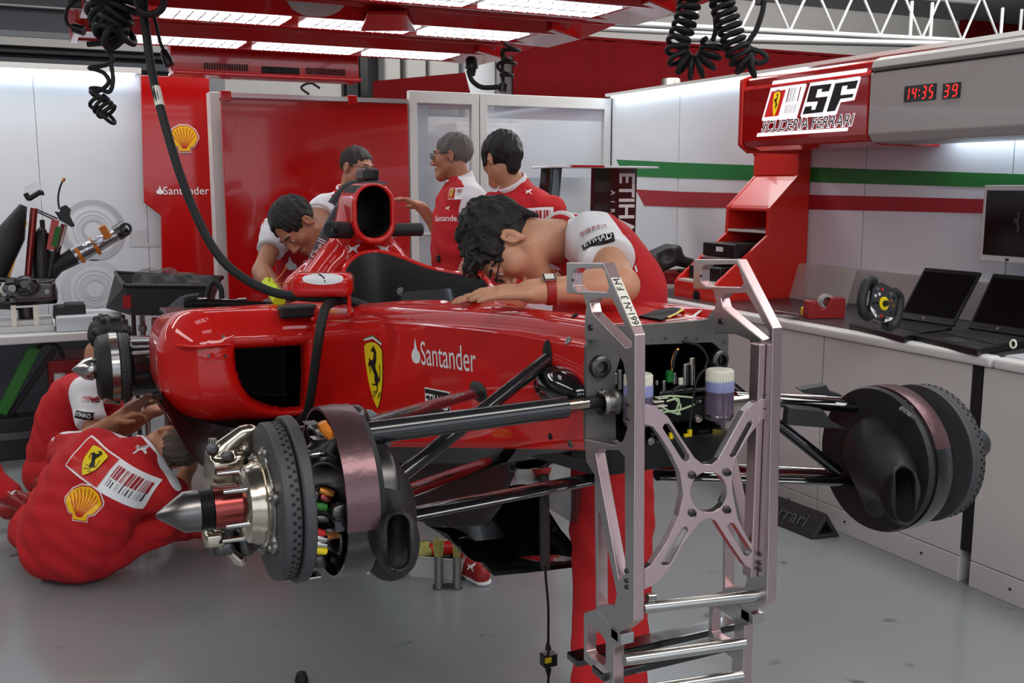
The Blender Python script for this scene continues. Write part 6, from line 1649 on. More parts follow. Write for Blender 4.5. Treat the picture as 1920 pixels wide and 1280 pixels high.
for q in ((1297, 890), (1362, 885), (1297, 961), (1362, 955)):
    MB().lathe(pf(*q), (0, -1, 0), [(0, .0085), (.003, .0085), (.004, .006), (.01, .006), (.01, .003), (.006, .003), (.006, 0)], 14).build('bolt', 'steel_dark', xp)
# inner channels, cross rods, base frames and planks
MB().box((1.372, 1.67, .66), (1.389, 1.70, 1.17)).build('channel', 'alu_red_reflect', stn, .002)
for (x0, y0, x1, y1, r, Y_) in ((1205, 1139, 1440, 1114, .0125, 1.70), (1170, 1237, 1395, 1205, .0125, 1.72), (1165, 1300, 1390, 1266, .0125, 1.72)):
    MB().cyl(on(x0, y0, Y=Y_), on(x1, y1, Y=Y_ - .03), r, n=20).build('cross_rod', 'steel', stn)
for (x, y) in ((1213, 1120), (1432, 1092)):
    MB().cyl(on(x, y, Y=1.70), on(x + 14, y - 1, Y=1.70), .009, n=14).build('stud', 'steel', stn)
bo = pl([(1095, 1148), (1117, 1141), (1160, 1187), (1160, 1208), (1152, 1210)]) 
b0 = bo[-1]
bo += [A(LX, b0[1], 0), A(LX, b0[1] + .04, 0), on(1133, 1272, X=LX), on(1095, 1236, X=LX)]
bh_ = pl([(1101, 1176), (1104, 1170), (1130, 1192), (1136, 1204), (1136, 1242), (1132, 1248), (1104, 1228), (1100, 1220)])
for dX, dY in ((-.001, 0), (.311, -.04)):
    off = A(dX, dY, 0)
    MB().plate([p + off for p in bo], (.026, 0, 0), holes=[[p + off for p in bh_]], m=0, me=1).build('base_frame', ['aluminium', 'alu_red_reflect'], stn, .0015)
    q = on(1160, 1188, X=LX) + off
    MB().box((q[0] - .0, q[1] - .012, q[2] - .02), (q[0] + .032, q[1] + .03, q[2] + .003)).build('step_block', 'aluminium', stn, .0015)
    MB().box((q[0] - .004, b0[1] + dY - .1, 0), (q[0] + .03, b0[1] + dY + .35, .03)).build('foot', 'aluminium', stn, .004)
for (x0, y0, x1, y1, Y_) in ((1072, 1236, 1372, 1200, 1.93), (1120, 1262, 1372, 1236, 1.80)):
    a, b = on(x0, y0, Y=Y_), on(x1, y1, Y=Y_)
    MB().bar(a, (b[0], Y_, a[2]), .05, .018, (0, 0, 1)).build('plank', 'gloss_black', stn, .003)
# ================================================================== PEOPLE
def frus(s, a, b, ra, rb, k=.02, op='add'):
    """tapered limb with a flat far end"""
    a, b = np.asarray(a, float), np.asarray(b, float)
    m = max(ra, rb)
    sl, P = s._reg(np.minimum(a, b) - m, np.maximum(a, b) + m, k + 3 * s.h)
    if P.size == 0: return s
    L = np.linalg.norm(b - a); d = (b - a) / L
    t = (P - a) @ d
    tc_ = np.clip(t, 0, L)
    rad = np.linalg.norm(P - a - tc_[..., None] * d, axis=-1) - (ra + (rb - ra) * tc_ / L)
    s._op(sl, np.maximum(rad, t - L), k, op)
    return s
def hand(s, wr, d, n, side, curl=.25, sc=1., spread=.12, k=.006):
    d = unit(d); n = unit(n - d * (np.asarray(n) @ d)); l = np.cross(d, n) * side
    P = lambda a, b, c=0.: wr + (d * a + l * b + n * c) * sc
    s.cap(wr - d * .02, P(.02, 0), .026 * sc, .027 * sc, k=.015)
    s.box(P(.05, 0), A(.046, .040, .013) * sc, .012 * sc, (d, l, n), k=.012)
    for i, (b, ln, sp) in enumerate(((.030, .068, .16), (.010, .078, .04), (-.011, .073, -.06), (-.030, .058, -.18))):
        p = P(.088 - .004 * abs(i - 1), b); dd = unit(d + l * sp * spread * 8); ang = curl * (.6 + .12 * i)
        r = (.0098, .0102, .0098, .0086)[i] * sc
        for q, f in enumerate((.45, .31, .24)):
            e = unit(dd * math.cos(ang) + n * math.sin(ang))
            p2 = p + e * ln * f * sc
            s.cap(p, p2, r * (1 - .09 * q), r * (1 - .09 * (q + 1)), k=k)
            p = p2; ang += curl * .9
    p = P(.022, .028, .004); e = unit(d * .62 + l * .72 + n * .3)
    p2 = p + e * .046 * sc; e2 = unit(d * .85 + l * .42 + n * .25)
    s.cap(p, p2, .0145 * sc, .0125 * sc, k=.01); s.cap(p2, p2 + e2 * .036 * sc, .012 * sc, .0095 * sc, k=k)
def seg_d(v, a, b):
    a, b = np.asarray(a, float), np.asarray(b, float); ab = b - a
    t = np.clip(((v - a) @ ab) / (ab @ ab), 0, 1)
    return np.linalg.norm(v - a - t[:, None] * ab, axis=1)
def person(label, head, F, U, neck, spine, sh, el, wr, hands, hips, kn, an, toes, hair='hair_black', hs=1., h=.009, hh=.007, white=(), hairfn=None, skin='skin', group=None,
           sleeve=.62, eyes=False, legs=True, hairt=.014, specs=None, wrinkle=.004, base=None, shaved=False, hem=None, collar=True):
    F = unit(F); U = unit(np.asarray(U) - F * (np.asarray(U) @ F)); Rt = np.cross(F, U)
    axs = (Rt, F, U)
    hp = lambda x, y, z: head + (Rt * x + F * y + U * z) * hs
    pts = [head, neck, *[q[0] for q in spine], *sh, *el, *wr, *hips, *kn, *an, *toes]
    lo = np.min(pts, 0) - .2; hi = np.max(pts, 0) + .2
    # --- skin: one continuous body
    S = Sdf(lo, hi, h)
    def torso(T_, g, up=True):
        for i in range(len(spine) - 1):
            (p, w0, t0, l0), (q, w1, t1, l1) = spine[i], spine[i + 1]
            for f in np.linspace(0, 1, 4):
                c, w_, t_, l = p + (q - p) * f, w0 + (w1 - w0) * f, t0 + (t1 - t0) * f, unit(l0 * (1 - f) + l1 * f)
                T_.cap(c - l * (w_ - t_), c + l * (w_ - t_), t_ + g, k=.035)
        if up:
            c, w_, t_, l = spine[-1]
            for k in (0, 1): T_.cap(c + (sh[k] - c) * .35, sh[k], .085 + g, .066 + g, k=.04); T_.cap(neck, sh[k], .055 + g, .05 + g, k=.04)
            T_.cap(c, neck, .09 + g, .06 + g, k=.04)
    torso(S, -.012)
    S.cap(hp(0, -.025, -.05), neck, .053 * hs, .06, k=.02).cap(hp(0, -.01, -.07), neck, .05 * hs, .056, k=.02)
    for k in (0, 1):
        S.cap(sh[k], el[k], .05, .041, k=.02).cap(el[k], wr[k], .042, .028, k=.015)
        m_ = el[k] + (wr[k] - el[k]) * .3
        S.cap(el[k] + (wr[k] - el[k]) * .08, m_, .043, .044, k=.02)
        if hands[k] is not None: hand(S, wr[k], *hands[k])
        if legs:
            S.cap(hips[k], kn[k], .075, .05, k=.03).cap(kn[k], an[k], .048, .034, k=.02).cap(an[k], toes[k], .034, .03, k=.02)
    body = S
    # --- head on a finer grid when wanted
    Hs = Sdf(np.min([head - .2, neck - .1], 0), np.max([head + .2, neck + .1], 0), hh) if hh < h else S
    E = lambda c, r, k=.012, op='add': Hs.ell(hp(*c), A(*r) * hs, axs, k, op)
    Cp = lambda a, b, ra, rb, k=.01: Hs.cap(hp(*a), hp(*b), ra * hs, rb * hs, k)
    E((0, -.012, .045), (.074, .094, .080)); E((0, .04, -.012), (.062, .052, .085), .03)
    for s_ in (-1, 1):
        Cp((s_ * .05, -.0, -.05), (s_ * .018, .068, -.1), .02, .017, .03)
        E((s_ * .045, .055, -.02), (.022, .028, .024), .02)
    E((0, .073, -.098), (.024, .02, .018), .02); Cp((0, .05, -.06), (0, .062, -.095), .034, .026, .02)
    Cp((0, .089, .022), (0, .113, -.026), .009, .0125, .012)
    for s_ in (-1, 1):
        E((s_ * .0125, .1, -.031), (.0095, .012, .0085), .006)
        E((s_ * .031, .1, .010), (.017, .013, .0105), .01, 'sub'); E((s_ * .031, .080, .010), (.0155, .0135, .0125), .004)
        E((s_ * .079, -.01, .002), (.0085, .019, .031), .006); E((s_ * .089, -.006, .004), (.008, .0115, .021), .003, 'sub'); E((s_ * .083, .004, -.004), (.005, .005, .009), .004); E((s_ * .078, -.014, -.028), (.007, .009, .01), .006)
    Cp((-.034, .085, .032), (.034, .085, .032), .0105, .0105, .014)
    E((0, .092, -.058), (.023, .011, .0065), .006); E((0, .089, -.071), (.02, .011, .0065), .006); E((0, .104, -.0645), (.024, .008, .0022), .003, 'sub')
    if Hs is not S:
        # graft the fine head onto the body: neck overlaps inside one surface
        Hs.cap(hp(0, -.025, -.05), neck, .053 * hs, .06, k=.02).cap(hp(0, -.01, -.07), neck, .05 * hs, .056, k=.02)
    bo = S.build('person', skin, None, extra=Hs if Hs is not S else None)
    bs = base if base is not None else (an[0] + an[1]) / 2 * A(1, 1, 0)
    tag(bo, label, 'person', group)
    # --- hair
    if not shaved or hairfn:
        Hr = Sdf(head - .19, head + .19, hh)
        t = hairt
        Hr.ell(hp(0, -.014, .047), A(.074 + t, .094 + t, .082 + t) * hs, axs, 0)
        Hr.ell(hp(0, .105, -.035), A(.088, .075, .108) * hs, axs, .012, 'sub')
        Hr.box(hp(0, -.02, -.16), A(.15, .15, .092) * hs, .02, axs, .012, 'sub')
        Hr.box(hp(0, .06, -.08), A(.15, .07, .085) * hs, .02, axs, .012, 'sub')
        for s_ in (-1, 1): Hr.ell(hp(s_ * .09, -.0, -.006), A(.03, .03, .036) * hs, axs, .008, 'sub')
        if hairfn: hairfn(Hr, hp, axs, hs)
        rr = np.random.RandomState(len(label))
        ph = rr.rand(6) * 6
        Hr.warp(lambda P: .0028 * hs * (np.sin(((P - head) @ Rt) * 210 + 5 * np.sin(((P - head) @ F) * 55 + ph[0])) + .7 * np.sin(((P - head) @ F) * 120 + ((P - head) @ U) * 90 + ph[1])))
        for s_ in (-1, 1): Hr.cap(hp(s_ * .046, .088, .034), hp(s_ * .016, .099, .036), .0055 * hs, .005 * hs, k=.002)
        Hr.build('hair', hair, bo)
    if eyes:
        for s_ in (-1, 1):
            e = MB().lathe(hp(s_ * .031, .0835, .010), unit(F + Rt * s_ * .1), [(.0, .0125), (.006, .011), (.0105, .006), (.0118, .0)], 14).build('eye', 'eye_white', bo)
            MB().lathe(hp(s_ * .031, .0835, .010) + F * .0102, F, [(0, .0055), (.0022, .004), (.0024, 0)], 12).build('iris', 'eye_dark', e)
    if specs:
        g = MB()
        for s_ in (-1, 1):
            g.tube([hp(s_ * .033 + x, .111 - abs(x) * .15, .008 + z) for x, z in ((-.024, .014), (.024, .014), (.026, .0), (.018, -.014), (-.016, -.014), (-.025, 0))], .0018, 6, closed=True)
            g.tube([hp(s_ * .058, .106, .016), hp(s_ * .074, .08, .016), hp(s_ * .081, .0, .014), hp(s_ * .08, -.02, .004)], .002, 6)
        g.tube([hp(-.009, .113, .014), hp(.009, .113, .014)], .0018, 6)
        go = g.build('spectacles', 'black_plastic' if specs == 1 else 'steel_dark', bo)
        for s_ in (-1, 1): MB().plate([hp(s_ * .033 + x, .1105, .008 + z) for x, z in ((-.022, .012), (.022, .012), (.023, 0), (.016, -.012), (-.014, -.012), (-.022, 0))], F * .0008).build('lens', 'lens', go)
    # --- shirt with short sleeves
    T_ = Sdf(lo, hi, h)
    torso(T_, .006)
    for k in (0, 1):
        e = sh[k] + (el[k] - sh[k]) * sleeve
        frus(T_, sh[k], e, .074, .070, .035)
    nd_ = unit(hp(0, -.02, -.06) - neck)
    T_.cap(neck + nd_ * .05, neck + nd_ * .16, .062, .07, k=.012, op='sub')
    if hem is not None: T_.cut(*hem)
    ph = np.random.RandomState(len(label) + 5).rand(8) * 6
    wn = lambda P: wrinkle * (np.sin(P[..., 0] * 34 + P[..., 2] * 26 + 2.2 * np.sin(P[..., 1] * 19 + ph[0]) + ph[1]) * np.sin(P[..., 2] * 17 - P[..., 1] * 23 + ph[2]) + .5 * np.sin(P[..., 2] * 61 + P[..., 0] * 47 + 2 * np.sin(P[..., 1] * 30) + ph[3]))
    T_.warp(wn)
    mk = None
    def mk(v):
        r = np.full(len(v), -1.)
        for a, b, rad in white: r = np.maximum(r, rad - seg_d(v, a, b))
        return r
    so = T_.build('shirt', 'shirt_cloth', bo, mask=mk)
    if collar:
        c = neck + nd_ * .03
        d_, u_, w_ = frame(nd_)
        MB().tube([c + (u_ * math.cos(a) + w_ * math.sin(a)) * .074 for a in np.linspace(0, 2 * math.pi, 28, endpoint=False)], .0085, 8, closed=True, flat=1.6).build('collar', 'cloth_white', bo)
    # --- trousers and shoes
    if legs:
        L_ = Sdf(lo, hi, h)
        (p, w0, t0, l0), (q, w1, t1, l1) = spine[0], spine[1]
        for f in (0, .25): L_.cap(p + (q - p) * f - l0 * (w0 - t0), p + (q - p) * f + l0 * (w0 - t0), t0 + .004, k=.03)
        for k in (0, 1):
            L_.cap(hips[k], kn[k], .1, .08, k=.04)
            frus(L_, kn[k], an[k] + (kn[k] - an[k]) * .06, .079, .068, .03)
        L_.warp(lambda P: .8 * wn(P))
        L_.build('trousers', 'cloth_red', bo)
        for k in (0, 1):
            d_ = unit(toes[k] - an[k]); 
            Sh = Sdf(np.minimum(an[k], toes[k]) - .12, np.maximum(an[k], toes[k]) + .12, .009)
            Sh.cap(an[k] - d_ * .04 - A(0, 0, .02), toes[k], .045, .04, k=.02).cap(an[k] + A(0, 0, .01), an[k] - A(0, 0, .03), .046, k=.02)
            Sh.cut((0, 0, min(an[k][2], toes[k][2]) - .042), (0, 0, -1))
            Sh.build('shoe', 'leather_red', bo)
    return bo, so, hp
CFh = unit(CF * A(1, 1, 0))
ZZ = A(0, 0, 1.)
W_ = lambda x, y, D: on(x, y, D=D)
def floor_pt(x, y, z=.05): return on(x, y, Z=z)
# 1 ---------------- man bent over the nose, watch on his wrist
def wavy(Hr, hp, axs, hs):
    rr = np.random.RandomState(11)
    for k in range(150):
        th, ph_ = rr.uniform(-1.25, 1.25), rr.uniform(-.5, 2.6)
        d0 = A(math.sin(th), math.cos(th) * math.cos(ph_), math.cos(th) * math.sin(ph_))
        p = A(0, -.014, .047) + d0 * A(.084, .104, .092)
        if (p[1] > .055 and p[2] < .075) or p[2] < -.035: continue
        st = A(rr.uniform(-.3, .3), .35, .25) * .055 + rr.randn(3) * .008
        q = p + st; n = (q - A(0, -.014, .047)); n = n / np.linalg.norm(n / A(.088, .110, .097))
        q = A(0, -.014, .047) + n * rr.uniform(1., 1.1)
        Hr.cap(hp(*p), hp(*q), .011, .0045, k=.004)
    for k in range(26):
        x = rr.uniform(-.075, .075)
        p = A(x, .055 + rr.uniform(-.01, .01), .095 - abs(x) * .35)
        Hr.cap(hp(*p), hp(*(p + A(rr.uniform(-.012, .012), .045, rr.uniform(-.02, .03)))), .010, .004, k=.004)
    for k in range(14):
        x = rr.uniform(-.05, .05)
        Hr.cap(hp(x, -.092, .01), hp(x * 1.05, -.084, -.035 - rr.uniform(0, .02)), .011, .005, k=.005)
hd = W_(957, 455, 2.77)
Uh, Fh = -R_ * .97 + CU * .22, -CU * .97 - R_ * .2
lat = -CFh
nk = W_(1066, 452, 2.88)
shs = [W_(1120, 452, 2.74), W_(1098, 462, 3.08)]
sp = [(W_(1160, 680, 3.02), .165, .115, lat), (W_(1166, 600, 3.01), .16, .11, lat), (W_(1162, 535, 2.98), .165, .108, lat), (W_(1122, 482, 2.94), .17, .1, lat)]
els = [W_(1166, 535, 2.50), W_(1050, 560, 3.02)]
wrs = [W_(1004, 546, 2.47), W_(962, 552, 2.80)]
hips = [W_(1136, 705, 2.95), W_(1168, 705, 3.12)]
kns = [W_(1124, 985, 2.98), W_(1176, 975, 3.13)]
ans = [floor_pt(1118, 1345, .08), floor_pt(1164, 1315, .08)]
tos = [a - CFh * 0 - R_ * .17 - A(0, 0, .03) for a in ans]
p1_, s1, hp1 = person('man in team shirt bent over the car nose on his forearm, wearing a silver watch', hd, Fh, Uh, nk, sp, shs, els, wrs,
    [(-R_ + A(0, 0, -.03) + CFh * .05, A(0, 0, -1) + CFh * .15, -1, .12), (-R_, A(0, 0, -1.), 1, .2)], hips, kns, ans, tos, h=.0065, hh=.0042, hairfn=wavy, hairt=.012, specs=1, eyes=True,
    white=[(shs[0] + CU * .03 - R_ * .05, shs[0] + (els[0] - shs[0]) * .8 - R_ * .012, .088), (nk + CU * .08 + R_ * .01, nk + CU * .06 + R_ * .04, .045)], sleeve=.52)
T1 = bvh_of(s1)
ns = unit(-CF * .85 + CU * .4 + R_ * .1)
uu = unit(R_ * .95 + CU * .18); vv = unit(np.cross(ns, uu))
decal('barcode_print', barcode(.078, .032, 3, None), p1_, W_(1116, 443, 2.66), uu, vv, T1, .003, .15, .008)
decal('airline_patch', [(rect2d(-.04, -.012, .04, .012, 8, 2), 'black_print', 0), (xf(text2d('ETIHAD', .02, 0, 1, .008), 1), 'white_gloss', 1)], p1_, W_(1122, 468, 2.64), uu, vv, T1, .0025, .15, .007)
decal('side_piping', [(rect2d(-.0025, -.05, .0025, .05, 1, 8), 'white_gloss', 0)], p1_, W_(1182, 478, 2.8), R_, unit(CU - R_ * .35), T1, .0012, .15, .012)
# wristwatch
wd_ = unit(els[0] - wrs[0]); c = wrs[0] + wd_ * .035
_, u_, w_ = frame(wd_)
wt_ = MB().tube([c + (u_ * math.cos(a) + w_ * math.sin(a)) * .0335 for a in np.linspace(0, 2 * math.pi, 28, endpoint=False)], .0035, 8, closed=True)
wt_.v = [tuple(np.array(v) + wd_ * ((np.array(v) - c) @ wd_) * 2.6) for v in wt_.v]
wo = wt_.build('wristwatch', 'leather_red', p1_)
up_ = unit(A(0, 0, 1) - CFh * .55 - wd_ * (A(0, 0, 1) @ wd_)); si_ = np.cross(up_, wd_)
MB().obox(c + up_ * .036, (.017, .014, .005), (wd_, si_, up_)).build('watch_case', 'steel', wo, .003)
MB().obox(c + up_ * .0415, (.011, .010, .0008), (wd_, si_, up_)).build('watch_face', 'eye_white', wo)
# 2 ---------------- man bent over behind the engine cover
lat = unit(R_ * .9 + CFh * .3)
hd = W_(560, 424, 4.74)
Fh, Uh = -R_ * .28 - CU * .88 - CF * .38, -R_ * .75 + CU * .42 - CF * .5
nk = W_(602, 406, 4.92)
shs = [W_(522, 432, 5.04), W_(668, 400, 5.17)]
sp = [(W_(590, 600, 5.37), .17, .12, lat), (W_(585, 530, 5.32), .16, .115, lat), (W_(580, 470, 5.22), .17, .115, lat), (W_(585, 425, 5.12), .175, .11, lat)]
els = [W_(490, 508, 4.87), W_(690, 520, 5.12)]
wrs = [W_(528, 560, 4.64), W_(650, 560, 4.92)]
def recede(Hr, hp, axs, hs):
    Hr.ell(hp(0, .1, .06), A(.05, .05, .045), axs, .01, 'sub')
hips = [sp[0][0] - lat * .09, sp[0][0] + lat * .09]
kns = [p * A(1, 1, 0) + A(0, -.05, .48) for p in hips]; ans = [p * A(1, 1, 0) + A(0, .02, .08) for p in hips]; tos = [a + A(0, -.16, -.03) for a in ans]
p2_, s2_, _ = person('dark-haired man in team shirt bent forward behind the sidepod, face turned down', hd, Fh, Uh, nk, sp, shs, els, wrs, [(R_ * .6 - CU * .5 - CFh * .4, -CU - R_ * .2, 1, .5), (-R_ * .5 - CU, -CFh, 1, .4)], hips, kns, ans, tos,
    hairfn=recede, hs=1.06, h=.01, hh=.006, hair='hair_black', white=[(shs[0], shs[0] + (els[0] - shs[0]) * .8, .085), (shs[1], nk + CU * .04, .09), (nk, shs[0] + CU * .03, .05)], sleeve=.5, eyes=True, skin='skin_tan')
decal('chest_print', [(xf(flame(.06), 1, -.12, .0), 'white_gloss', 0), (xf(text2d('Santander', .07), 1, .08, -.01), 'white_gloss', 0)], p2_, W_(585, 492, 5.02), R_, CU, bvh_of(s2_), .002, .4, .02)
# 3 ---------------- man with spectacles behind the airbox
lat = unit(-R_ * .5 - CFh * .85)
hd = W_(668, 318, 5.85)
nk = W_(655, 366, 5.9)
lat = unit(R_ * .9 + CFh * .45)
shs = [W_(607, 392, 5.85), W_(706, 392, 6.0)]
sp = [(W_(655, 560, 5.95), .17, .12, lat), (W_(655, 500, 5.95), .16, .115, lat), (W_(655, 440, 5.95), .175, .115, lat), (W_(655, 400, 5.95), .18, .1, lat)]
els = [W_(590, 480, 5.8), W_(730, 480, 5.95)]; wrs = [W_(640, 510, 5.6), W_(720, 520, 5.7)]
hips = [sp[0][0] - lat * .09, sp[0][0] + lat * .09]
kns = [p * A(1, 1, 0) + A(0, -.03, .5) for p in hips]; ans = [p * A(1, 1, 0) + A(0, .02, .08) for p in hips]; tos = [a + R_ * .14 + A(0, -.08, -.03) for a in ans]
p3_, s3_, _ = person('short-haired man in dark spectacles looking over the airbox from behind', hd, R_ * .8 - CFh * .5 - CU * .12, CU, nk, sp, shs, els, wrs, [(R_ - CU * .3, -CU, 1, .4), (R_, -CU, 1, .4)], hips, kns, ans, tos,
    hairt=.007, hair='hair_brown', specs=1, eyes=True, h=.012, hh=.007, skin='skin_tan', white=[(shs[0] + CU * .01, shs[0] + (els[0] - shs[0]) * .7, .085), (shs[1], shs[1] + (els[1] - shs[1]) * .7, .085), (nk, shs[0] + CU * .04, .045)])
# 4 ---------------- grey-haired man in profile, hand raised
hd = W_(848, 296, 5.6)
Fh = -R_ * .97 + CFh * .18 - CU * .05
lat = unit(-CFh * .95 + R_ * .25)
nk = W_(864, 342, 5.62)
shs = [W_(886, 378, 5.44), W_(845, 378, 5.8)]
sp = [(W_(866, 520, 5.6), .17, .13, lat), (W_(861, 470, 5.6), .165, .132, lat), (W_(862, 420, 5.6), .175, .125, lat), (W_(866, 378, 5.6), .175, .11, lat)]
els = [W_(898, 452, 5.4), W_(834, 446, 5.78)]; wrs = [W_(872, 500, 5.3), W_(789, 388, 5.72)]
hips = [sp[0][0] + lat * .09, sp[0][0] - lat * .09]
kns = [p * A(1, 1, 0) + A(0, 0, .5) for p in hips]; ans = [p * A(1, 1, 0) + A(0, .02, .08) for p in hips]; tos = [a - R_ * .17 - A(0, 0, .03) for a in ans]
p4_, s4_, _ = person('grey-haired man in spectacles and team shirt in profile, one hand raised', hd, Fh, CU + Fh * .05, nk, sp, shs, els, wrs, [(-R_ * .5 - CU * .8, -R_, 1, .5), (-R_ * .85 + CU * .45, -CU * .6 - R_ * .4, -1, .35)], hips, kns, ans, tos,
    hair='hair_grey', hairt=.011, specs=2, eyes=True, h=.0085, hh=.006, skin='skin_tan', white=[(shs[0] + R_ * .02, shs[0] + (els[0] - shs[0]) * .7 + R_ * .01, .1), (nk + R_ * .02, shs[0] + CU * .02, .075)], sleeve=.55)
T4 = bvh_of(s4_)
n4 = unit(-CF * .9 - R_ * .45); u4 = unit(np.cross((0, 0, 1), n4)); u4 = u4 if u4 @ R_ > 0 else -u4
decal('team_badge', [(rect2d(-.05, -.032, .05, .032, 4, 3), 'white_gloss', 0), (rect2d(-.047, -.029, -.008, .029), 'shell_red', 1), *[(xf(s_[0], 1, -.028, 0), s_[1], s_[2] + 2) for s_ in shield(.048, False, False)], *[(xf(s_[0], 1, .022, .004), s_[1], 1) for s_ in barcode(.045, .05, 4, None)]], p4_, W_(861, 364, 5.45), u4, unit(CU + R_ * -.1), T4, .002, .2, .02)
decal('leaping_cat', [(cat2d(.024), 'white_gloss', 0)], p4_, W_(842, 391, 5.45), u4, CU, T4, .002, .2, .02)
decal('lettering', [(text2d('Santander', .045, 0, .95, .004), 'white_gloss', 0)], p4_, W_(838, 410, 5.45), u4, CU, T4, .002, .25, .02)
MB().box(tuple(W_(820, 492, 5.46)), tuple(W_(832, 478, 5.46) + A(0, .03, 0))).build('belt_radio', 'black_plastic', p4_, .006)
# 5 ---------------- dark-haired man seen from behind
hd = W_(940, 300, 5.1)
Fh = -R_ * .6 + CFh * .75 - CU * .28
lat = unit(R_ * .95 - CFh * .3)
nk = W_(966, 352, 5.12)
shs = [W_(922, 392, 5.2), W_(1030, 398, 5.02)]
sp = [(W_(985, 560, 5.15), .17, .12, lat), (W_(984, 490, 5.15), .155, .115, lat), (W_(982, 435, 5.14), .17, .115, lat), (W_(978, 395, 5.13), .175, .1, lat)]
els = [W_(905, 470, 5.3), W_(1045, 490, 5.05)]; wrs = [W_(925, 530, 5.45), W_(1030, 545, 5.3)]
hips = [sp[0][0] - lat * .09, sp[0][0] + lat * .09]
kns = [p * A(1, 1, 0) + A(0, .04, .5) for p in hips]; ans = [p * A(1, 1, 0) + A(0, 0, .08) for p in hips]; tos = [a + CFh * .16 - A(0, 0, .03) for a in ans]
def fringe(Hr, hp, axs, hs):
    for s_ in (-1, 1): Hr.cap(hp(s_ * .078, .035, .05), hp(s_ * .08, .04, -.02), .014, .008, k=.01)
    Hr.cap(hp(0, -.095, .0), hp(0, -.085, -.062), .05, .035, k=.02)
p5_, s5_, _ = person('thick black-haired man in team shirt seen from behind, bar code across his back', hd, Fh, CU + Fh * .3, nk, sp, shs, els, wrs, [(CFh - CU * .4, -CU, 1, .4), (CFh, -CU, 1, .4)], hips, kns, ans, tos,
    hairfn=fringe, hairt=.02, h=.01, hh=.0065, white=[(nk - R_ * .02, shs[0] + CU * .03, .06), (nk, shs[1] + CU * .035, .042), (shs[0], shs[0] + (els[0] - shs[0]) * .7, .075)], sleeve=.6)
T5 = bvh_of(s5_)
decal('back_barcode', [(s_[0], 'white_gloss' if s_[1] == 'flag_red' else 'flag_red', s_[2]) for s_ in barcode(.17, .14, 8, 'white_gloss')], p5_, W_(1002, 415, 5.0), R_, CU, T5, .002, .3, .025) if False else decal('back_barcode', barcode(.17, .14, 8, 'white_gloss'), p5_, W_(1004, 418, 5.0), R_, CU, T5, .002, .3, .025)
decal('leaping_cat', [(cat2d(.03), 'white_gloss', 0)], p5_, W_(992, 359, 5.0), R_, CU - R_ * .2, T5, .002, .3, .02)
# 6 ---------------- man sitting on the floor, back to us
lat0 = unit(R_ * .95 - CFh * .1); lat1 = unit(R_ * .9 - CU * .38)
hd = W_(322, 836, 4.02)
Fh = CFh * .92 + CU * .1 - R_ * .1
nk = W_(262, 860, 3.95)
shs = [W_(140, 846, 3.95), W_(296, 918, 3.92)]
pz = W_(138, 1028, 3.9); pz[2] = .15
sp = [(pz, .19, .14, lat0), (W_(150, 968, 3.87), .185, .135, lat0), (W_(186, 910, 3.88), .185, .125, unit(lat0 + lat1)), (W_(214, 876, 3.9), .185, .11, lat1)]
els = [W_(112, 846, 4.2), W_(330, 930, 4.12)]; wrs = [W_(214, 790, 4.42), W_(352, 880, 4.3)]
hips = [W_(95, 1045, 3.97), W_(205, 1055, 3.93)]
for p in hips: p[2] = .13
kns = [W_(60, 992, 4.12), W_(288, 985, 4.05)]; ans = [on(66, 945, D=4.5), on(345, 985, D=4.3)]
ans[0][2] = max(.09, ans[0][2]); ans[1][2] = .09
tos = [ans[0] - R_ * .12 - A(0, 0, .03), ans[1] + R_ * .12 + A(0, 0, -.03)]
p6_, s6_, _ = person('shaven-headed man sitting on the floor, badge and yellow shell on his red back', hd, Fh, R_ * .93 + CU * .12, nk, sp, shs, els, wrs, [(R_ * .8 + CU * .3 + CFh * .3, -CU, -1, .6), (R_ * .5 + CU * .6, -R_, 1, .5)], hips, kns, ans, tos,
    hair='hair_shaved', hairt=.0025, h=.009, hh=.007, skin='skin_tan', white=[(nk + CU * .03, shs[0] + CU * .06, .055), (shs[0] + CU * .05, shs[0] + (els[0] - shs[0]) * .5 + CU * .07, .06), (nk + CU * .03, shs[1] + R_ * .06 + CU * .04, .05)], sleeve=.75, base=pz * A(1, 1, 0), wrinkle=.006)
T6 = bvh_of(s6_)
u6 = unit(R_ * .8 - CU * .52); v6 = unit(CU * .82 + R_ * .52)
O = W_(203, 890, 3.75)
decal('team_badge', [(rect2d(-.155, -.062, .155, .062, 10, 4), 'white_gloss', 0), (rect2d(-.149, -.056, -.005, .056), 'shell_red', 1), *[(xf(s_[0], 1, -.078, 0, 1.8), s_[1], s_[2] + 2) for s_ in shield(.1, True, False)], *[(xf(s_[0], 1, .074, 0), s_[1], 1) for s_ in barcode(.145, .105, 21, None)]], p6_, O, u6, v6, T6, .003, .3, .02)
decal('shell_emblem', scallop(.115), p6_, W_(156, 943, 3.72), unit(R_ * .95 - CU * .12), unit(CU * .95 + R_ * .12), T6, .0025, .3, .015)
decal('leaping_cat', [(xf(cat2d(.04), 1, 0, 0, 1, .6), 'white_gloss', 0)], p6_, W_(246, 848, 3.75), u6, v6, T6, .002, .3, .02)
